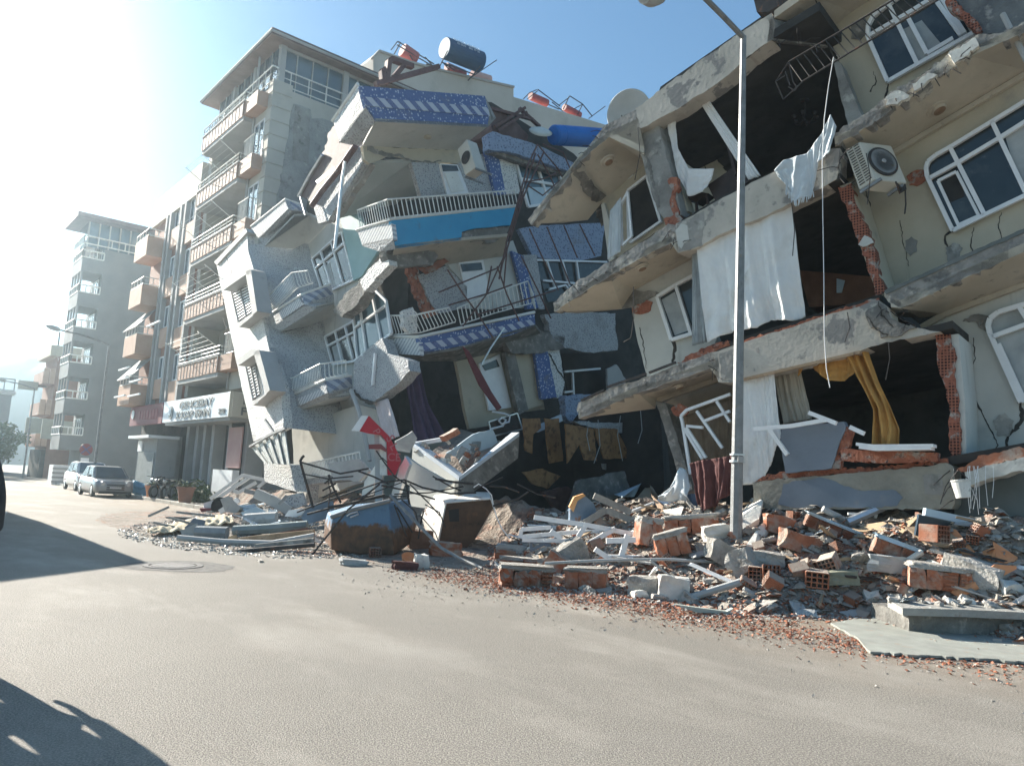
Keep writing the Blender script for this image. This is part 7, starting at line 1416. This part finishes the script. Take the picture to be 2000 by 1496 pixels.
MB().box(LP + UP * .35, Vector((.19, 0, 0)), Vector((0, .19, 0)), UP * .4).build('foot', CONC, lp)
def far_lamp(c_, s_, h, arm, label):
    b0 = W(c_, s_); t = T('street_lamp', label, 'street lamp', b0, 'lamps along the far street'); top = b0 + UP * h
    MB().tube([b0, top], .09, 7, .06).build('pole', GALV, t); e = top + arm; MB().tube([top, lerp(top, e, .5) + UP * .1, e], .05, 6).build('arm', GALV, t)
    d = arm.normalized(); MB().lathe(e, [(.06, 0), (.14, .15), (.14, .5), (.05, .75)], d, 10).build('lamp_head', GREYP, t); return t
far_lamp(10.6, 50, 8.6, -NN * 2.6 + UP * .45, 'far street lamp behind the parked white car, arm reaching left')
far_lamp(11.3, 79.5, 7.9, -NN * 2.2 + UP * .4, 'farther street lamp whose arm shows by the brown house')
far_lamp(7.8, 104, 7.2, NN * 2.4 + UP * .4, 'small far lamp on the left side with its arm to the right')
far_lamp(8.8, 128, 7.0, NN * 2.4 + UP * .4, 'smallest farthest lamp above the street trees')
ns = T('no_stopping_sign', 'round red no stopping sign with crossed bars on the far lamp post', 'road sign', W(10.5, 49.7, 2.4))
sc_ = px(168, 878, C(10.45)); MB().lathe(sc_, [(.36, 0), (.36, .03)], DR if False else -DD, 24).build('disc', mat('sign_red', (.20, .06, .07), (.24, .08, .09), 2, .5), ns)
for sg in (1, -1): MB().bar(sc_ - DD * .035 + NN * .24 * sg + UP * .24, sc_ - DD * .035 - NN * .24 * sg - UP * .24, .07, .01, up=DD).build('cross_bar', mat('sign_blue', (.08, .09, .2), (.1, .11, .24), 2, .5) if 'sign_blue' not in bpy.data.materials else bpy.data.materials['sign_blue'], ns)
MB().box(sc_ - UP * .62, NN * .22, DD * .015, UP * .12).build('plate', WHITE, ns)
# ================================================================== vehicles
def car(name, label, c_, s_, L, Wd, H, paint, suv=False):
    """front towards the camera (-DD); c_ is the street side flank, s_ the front"""
    t = T(name, label, 'car', W(c_ + Wd / 2, s_ + L / 2)); half = Wd / 2; mid = c_ + half
    zb = .22 if not suv else .28; zs = H * .60
    def ring(s, z0, z1, w, tuck=.06):
        return [W(mid + w * a, s, z) for a, z in ((-1 + tuck, z0), (-1, z0 + .12), (-1, z0 + (z1 - z0) * .55), (-1 + tuck * .6, z1 - .03), (-1 + tuck * 2.2, z1), (1 - tuck * 2.2, z1), (1 - tuck * .6, z1 - .03), (1, z0 + (z1 - z0) * .55), (1, z0 + .12), (1 - tuck, z0))]
    st_ = [(0, zb + .12, .60, .80), (.06, zb, .70, .90), (.25, zb, .80, .97), (.55, zb, zs * .94, 1), (1.05, zb, zs, 1), (L * .5, zb, zs + .02, 1), (L - .7, zb, zs + .04, 1), (L - .2, zb, zs + .02, .97), (L - .03, zb + .05, zs - .05, .92), (L, zb + .15, zs - .15, .84)]
    v, f = [], []
    for a in st_: v += ring(s_ + a[0], a[1], a[2], half * a[3])
    n = 10
    for i in range(len(st_) - 1): f += [[i * n + k, i * n + (k + 1) % n, (i + 1) * n + (k + 1) % n, (i + 1) * n + k] for k in range(n)]
    f += [list(range(n)), list(range((len(st_) - 1) * n, len(st_) * n))[::-1]]
    MB().add(v, f).build('body', paint, t, smooth=True, bevel=0)
    # cabin
    r1, r2 = half * .90, half * .74; f0, f1, b1, b0 = s_ + .95, s_ + 1.75, s_ + L - .75, s_ + L - .12
    P = lambda s, w, z: (W(mid - w, s, z), W(mid + w, s, z))
    A, B = P(f0, r1, zs); C1, D1 = P(f1, r2, H - .05); E1, F1 = P(b1, r2, H - .06); G, Hq = P(b0, r1 * .95, zs + .02)
    m1, m2 = P((f1 + b1) / 2, r2 * .99, H)
    cb_ = MB().add([A, B, C1, D1, E1, F1, G, Hq, m1, m2], [[0, 1, 3, 2], [2, 3, 9, 8], [8, 9, 5, 4], [4, 5, 7, 6], [0, 2, 8, 4, 6], [1, 7, 5, 9, 3]]); cb_.build('cabin', paint, t, bevel=.03)
    def pane(nm, pts, k=.02):
        ctr = sum(pts, Vector()) / len(pts); cc_ = W(mid, s_ + L / 2, zs); q = [lerp(ctr, p, .88) for p in pts]; nrm = (q[1] - q[0]).cross(q[2] - q[0]).normalized(); nrm = nrm if nrm.dot(ctr - cc_) > 0 else -nrm
        MB().prism([p + nrm * k for p in q], nrm * .008).build(nm, GLASSB, t)
    pane('windscreen', [A, B, D1, C1]); pane('rear_window', [E1, F1, Hq, G])
    for a, c2, e, g in ((A, C1, E1, G), (B, D1, F1, Hq)):
        u0, u1 = lerp(a, g, .48), lerp(c2, e, .46); pane('side_window', [a, u0 - DD * .03, u1 - DD * .03, c2]); pane('side_window', [u0 + DD * .05, lerp(a, g, .93), lerp(c2, e, .93), u1 + DD * .05])
    for cs_, sg in ((c_ + .02, -1), (c_ + Wd - .02, 1)):
        for ws in (.82, L - .78):
            wc_ = W(cs_ - sg * .10, s_ + ws, .31); wl = MB().lathe(wc_, [(.17, -.02), (.30, -.02), (.31, .02), (.31, .12), (.28, .13), (.2, .12)], NN * sg, 22).build('wheel', RUBBER, t)
            MB().lathe(wc_ + NN * sg * .115, [(.19, 0), (.18, .012), (.05, .03)], NN * sg, 14).build('rim', ALU, wl)
        MB().lathe(W(cs_ - sg * .30, s_ + .06, .66), [(.12, 0), (.11, .06), (.05, .09)], -DD, 14).build('headlight', mat('lamp_clear', (.5, .52, .53), (.6, .62, .62), 3, .1, spec=.6) if 'lamp_clear' not in bpy.data.materials else bpy.data.materials['lamp_clear'], t)
        MB().box(W(cs_ + sg * .09, s_ + 1.15, zs + .08), NN * .09, DD * .05, UP * .07).build('mirror', paint, t)
        MB().box(W(cs_ - sg * .13, s_ + L - .02, .78), NN * .1, DD * .03, UP * .10).build('tail_light', CARR, t)
    g_ = MB(); [g_.box(W(mid, s_ + .0 + .01 * k, .40 + k * .1), NN * half * .45, DD * .03, UP * .03) for k in range(3)]; g_.build('grille', RUBBER, t)
    MB().box(W(mid, s_ - .012, .47), NN * .26, DD * .008, UP * .055).build('number_plate', WHITE, t)
    MB().box(W(mid, s_ + .04, .24), NN * half * .8, DD * .06, UP * .06).build('bumper_lip', RUBBER, t); return t
car('parked_car', 'grey hatchback parked at the kerb facing the camera', 8.75, 40.6, 4.1, 1.74, 1.50, mat('paint_grey', (.26, .27, .28), (.30, .31, .32), 1, .28, spec=.5, metal=.3))
car('parked_car', 'white car parked behind the grey hatchback', 9.5, 48.2, 4.4, 1.85, 1.66, CARW, True)
MBK = mat('bike_black', (.02, .02, .022), (.04, .04, .042), 3, .35)
def bike(x, s_, yaw, label, tank):
    p = W(x, s_, .13); t = T('motorcycle', label, 'motorcycle', p, 'motorcycles by the kiosk'); d = (DD * math.cos(yaw) - NN * math.sin(yaw)).normalized(); n = d.cross(UP)
    for k in (-.65, .65):
        w_ = MB().lathe(p + d * k + UP * .3 - n * .05, [(.2, 0), (.28, 0), (.31, .03), (.31, .07), (.28, .1), (.2, .1)], n, 20).build('wheel', RUBBER, t); MB().lathe(p + d * k + UP * .3 - n * .06, [(.2, .0), (.2, .012), (.04, .02), (.04, .12)], n, 14).build('rim', ALU, w_)
    MB().tube([p + d * .62 + UP * .3, p + d * .42 + UP * .9], .03, 6).tube([p + d * .42 + UP * .62, p - d * .5 + UP * .62, p - d * .65 + UP * .3], .03, 6).tube([p + d * .4 + UP * .6, p + d * .05 + UP * .3, p - d * .6 + UP * .3], .025, 6).build('frame', METB, t)
    MB().lathe(p - d * .18 + UP * .78, [(.05, 0), (.13, .1), (.15, .3), (.1, .5), (.04, .58)], d, 12).build('fuel_tank', tank, t, smooth=True)
    MB().bar(p - d * .72 + UP * .80, p - d * .15 + UP * .76, .22, .1).build('seat', RUBBER, t); MB().box(p + UP * .38, d * .18, n * .1, UP * .16).build('engine', GALV, t)
    MB().tube([p + d * .35 + UP * 1.0 - n * .33, p + d * .44 + UP * .93, p + d * .35 + UP * 1.0 + n * .33], .018, 6).build('handlebar', METB, t); MB().lathe(p + d * .48 + UP * .8, [(.08, 0), (.09, .05), (.07, .08)], d, 12).build('headlight', ALU, t)
    MB().tube([p - UP * -.25 + n * .12, p - d * .8 + UP * .34 + n * .13], .04, 7).build('exhaust', ALU, t)
bike(11.1, 37.6, 2.6, 'dark motorcycle nearest the pots, last of three by the kiosk', MBK); bike(11.2, 38.6, 2.2, 'motorcycle in the middle of three by the kiosk', MBK); bike(11.1, 39.9, 2.9, 'motorcycle farthest along of three by the kiosk', MBK)
bike(6.9, 92, .1, 'distant motorcycle riding under the street trees', MBK)
bt2 = T('blue_bag', 'small bright blue bag beside the motorcycles', 'bag', W(11.0, 41.6, .13)); me = chunk_mesh('bag', .8, .5, .6, 90, mat('bag_blue', (.05, .25, .42), (.08, .33, .5), 3, .6), .14); o = inst('sack', me, (0, 0, .28), (0, .2, .4)); o.parent = bt2
# ================================================================== pots and plants, crate
def pot(x, s_, r, label, palm):
    p = W(x, s_, .13); t = T('plant_pot', label, 'plant pot', p)
    MB().lathe(p, [(r * .62, 0), (r * .9, r * 1.5), (r, r * 1.5), (r, r * 1.75), (r * .88, r * 1.75), (r * .8, r * 1.55)], UP, 20).build('pot', TILEO if not palm else BROWNP, t)
    rr_ = random.Random(int(s_ * 10)); lf = MB()
    for k in range(26 if palm else 40):
        a = rr_.uniform(0, 6.28); h_ = Vector((math.cos(a), math.sin(a), 0)); L = rr_.uniform(.5, 1.1) if palm else rr_.uniform(.25, .5); b0 = p + UP * r * 1.6
        pts = [b0 + h_ * L * t_ + UP * (L * (1.1 * t_ - 1.0 * t_ * t_) * (1.1 if palm else 1.4)) for t_ in (0, .3, .6, 1)]; sd_ = h_.cross(UP) * (.05 if palm else .07)
        for i in range(3): lf.face([pts[i] - sd_ * (1 - i * .3), pts[i] + sd_ * (1 - i * .3), pts[i + 1] + sd_ * (.7 - i * .3), pts[i + 1] - sd_ * (.7 - i * .3)])
    lf.build('foliage', GREEN, t)
pot(10.8, 38.9, .32, 'terracotta pot with low leaves before the motorcycles', False); pot(10.8, 34.0, .38, 'brown pot with a drooping palm beside the shop pillars', True)
lp2 = MB(); rr_ = random.Random(3)
for k in range(500):
    s_ = rr_.uniform(34.2, 36.6); p = W(11.7 + rr_.gauss(0, .3), s_, .13 + abs(rr_.gauss(0, .35))); a = Vector((rr_.uniform(-1, 1), rr_.uniform(-1, 1), rr_.uniform(0, 1))).normalized() * .16; b_ = a.orthogonal().normalized() * .05; lp2.face([p - a, p - b_, p + a, p + b_])
tag(lp2.build('leafy_shrub', GREEN, None, loc=W(11.7, 35.4, .13)), 'low dark green shrub along the shop front behind the palm pot', 'shrub')
cr_ = T('white_crate', 'white ribbed crate standing at the road edge far down the street', 'crate', W(10.4, 61))
bx('body', 10.3, 12.4, 60.5, 62, 0, 1.35, WHITE, cr_); m_ = MB(); [box_cs(m_, 10.26, 12.44, 60.44, 60.497, .15 + k * .3, .28 + k * .3) for k in range(4)]; m_.build('ribs', GREYP, cr_)
# ================================================================== person at the left edge
SKIN = mat('skin', (.42, .25, .18), (.47, .29, .21), 4, .6); JACK = mat('jacket_dark', (.022, .024, .028), (.04, .042, .048), 6, .9, bmp=(30, .3, .01)); TROU = mat('trousers_dark', (.03, .035, .05), (.045, .05, .07), 6, .9)
P0 = Vector((-4.47, 6.35, 0)); pe = T('person', 'person in a dark jacket with an arm hanging down at the left border', 'person', P0)
def skin_mesh(name, verts, edges, radii, m, root, sub=2):
    me = bpy.data.meshes.new(name); me.from_pydata([Vector(v) for v in verts], edges, []); o = bpy.data.objects.new(name, me); COL.objects.link(o); me.materials.append(m); o.parent = pe
    md = o.modifiers.new('skin', 'SKIN'); md.use_smooth_shade = True
    for i, r_ in enumerate(radii): me.skin_vertices[0].data[i].radius = (r_, r_) if not isinstance(r_, tuple) else r_
    me.skin_vertices[0].data[root].use_root = True
    s2 = o.modifiers.new('sub', 'SUBSURF'); s2.levels = sub; s2.render_levels = sub; return o
V, E, Rr2 = [], [], []
def vv_(p, r_, to=None):
    V.append(p); Rr2.append(r_)
    if to is not None: E.append((to, len(V) - 1))
    return len(V) - 1
pel = vv_((0, 0, 1.0), .13); wa = vv_((0, .01, 1.15), .125, pel); chs = vv_((0, 0, 1.38), .15, wa); nk = vv_((0, -.01, 1.57), .06, chs); hd0 = vv_((0, .02, 1.65), .075, nk); hd1 = vv_((0, .03, 1.74), .10, hd0); vv_((0, .02, 1.84), .07, hd1); vv_((0, .13, 1.70), .022, hd1)
for sg in (-1, 1):
    sh_ = vv_((.20 * sg, 0, 1.49), .065, chs); el = vv_((.27 * sg, -.03, 1.20), .048, sh_); wr = vv_((.275 * sg, .04, .95), .030, el); pa = vv_((.272 * sg, .06, .87), .034, wr)
    for k, (dx, L) in enumerate(((-.028, .075), (-.010, .085), (.009, .08), (.027, .065))):
        a = vv_((.27 * sg + .006 * sg, .06 + dx, .81), .0105, pa); b_ = vv_((.265 * sg, .062 + dx, .81 - L * .55), .0095, a); vv_((.252 * sg, .066 + dx, .81 - L), .008, b_)
    a = vv_((.255 * sg, .10, .86), .012, pa); vv_((.245 * sg, .115, .81), .0095, a)
    hp = vv_((.10 * sg, 0, .93), .10, pel); kn = vv_((.12 * sg, .02, .50), .065, hp); an = vv_((.13 * sg, -.02, .09), .042, kn); vv_((.14 * sg, .15, .04), .035, an)
skin_mesh('body', V, E, Rr2, SKIN, 0, 2)
jv = [(0, 0, .93), (0, .01, 1.15), (0, 0, 1.38), (0, -.01, 1.53)]; je = [(0, 1), (1, 2), (2, 3)]; jr = [.165, .16, .18, .08]
for sg in (-1, 1):
    i = len(jv); jv += [(.20 * sg, 0, 1.49), (.275 * sg, -.03, 1.20), (.28 * sg, .035, .94)]; je += [(2, i), (i, i + 1), (i + 1, i + 2)]; jr += [.09, .072, .055]
skin_mesh('jacket', jv, je, jr, JACK, 0)
tv = [(0, 0, 1.0)]; te = []; tr2 = [.14]
for sg in (-1, 1):
    i = len(tv); tv += [(.10 * sg, 0, .92), (.12 * sg, .02, .50), (.13 * sg, -.02, .10)]; te += [(0, i), (i, i + 1), (i + 1, i + 2)]; tr2 += [.12, .085, .07]
skin_mesh('trousers', tv, te, tr2, TROU, 0)
for sg in (-1, 1): skin_mesh('shoe', [(.13 * sg, -.07, .05), (.135 * sg, .05, .05), (.14 * sg, .19, .04)], [(0, 1), (1, 2)], [.05, .055, .04], RUBBER, 0)
hv = [(0, -.01, 1.78), (0, .0, 1.86), (0, -.06, 1.74)]; skin_mesh('hair', hv, [(0, 1), (0, 2)], [.108, .075, .07], RUBBER, 0)
pe.rotation_euler = (0, 0, R(20)); pe.scale = (1.05, 1.05, 1.05)
p2_ = pe.copy(); COL.objects.link(p2_); p2_.location = (-4.80, 6.04, 0); p2_.rotation_euler = (0, 0, R(-20)); p2_['label'] = 'second person just outside the left border whose shadow crosses the road'
for ch_ in list(pe.children): q_ = ch_.copy(); COL.objects.link(q_); q_.parent = p2_
# ================================================================== haze
hm = bpy.data.materials.new('haze_air'); hm.use_nodes = True; nt = hm.node_tree; nt.nodes.remove(nt.nodes['Principled BSDF'])
pv = nt.nodes.new('ShaderNodeVolumePrincipled'); pv.inputs['Color'].default_value = (.68, .87, 1, 1); pv.inputs['Density'].default_value = .0011; pv.inputs['Anisotropy'].default_value = .86
nt.links.new(pv.outputs[0], nt.nodes['Material Output'].inputs['Volume'])
mb = MB().prism([Vector((-420, -60, -1)), Vector((70, -60, -1)), Vector((70, 380, -1)), Vector((-420, 380, -1))], UP * 57)
hz = mb.build('haze', hm); tag(hz, 'thin dusty haze hanging over the street', 'haze', kind='stuff')
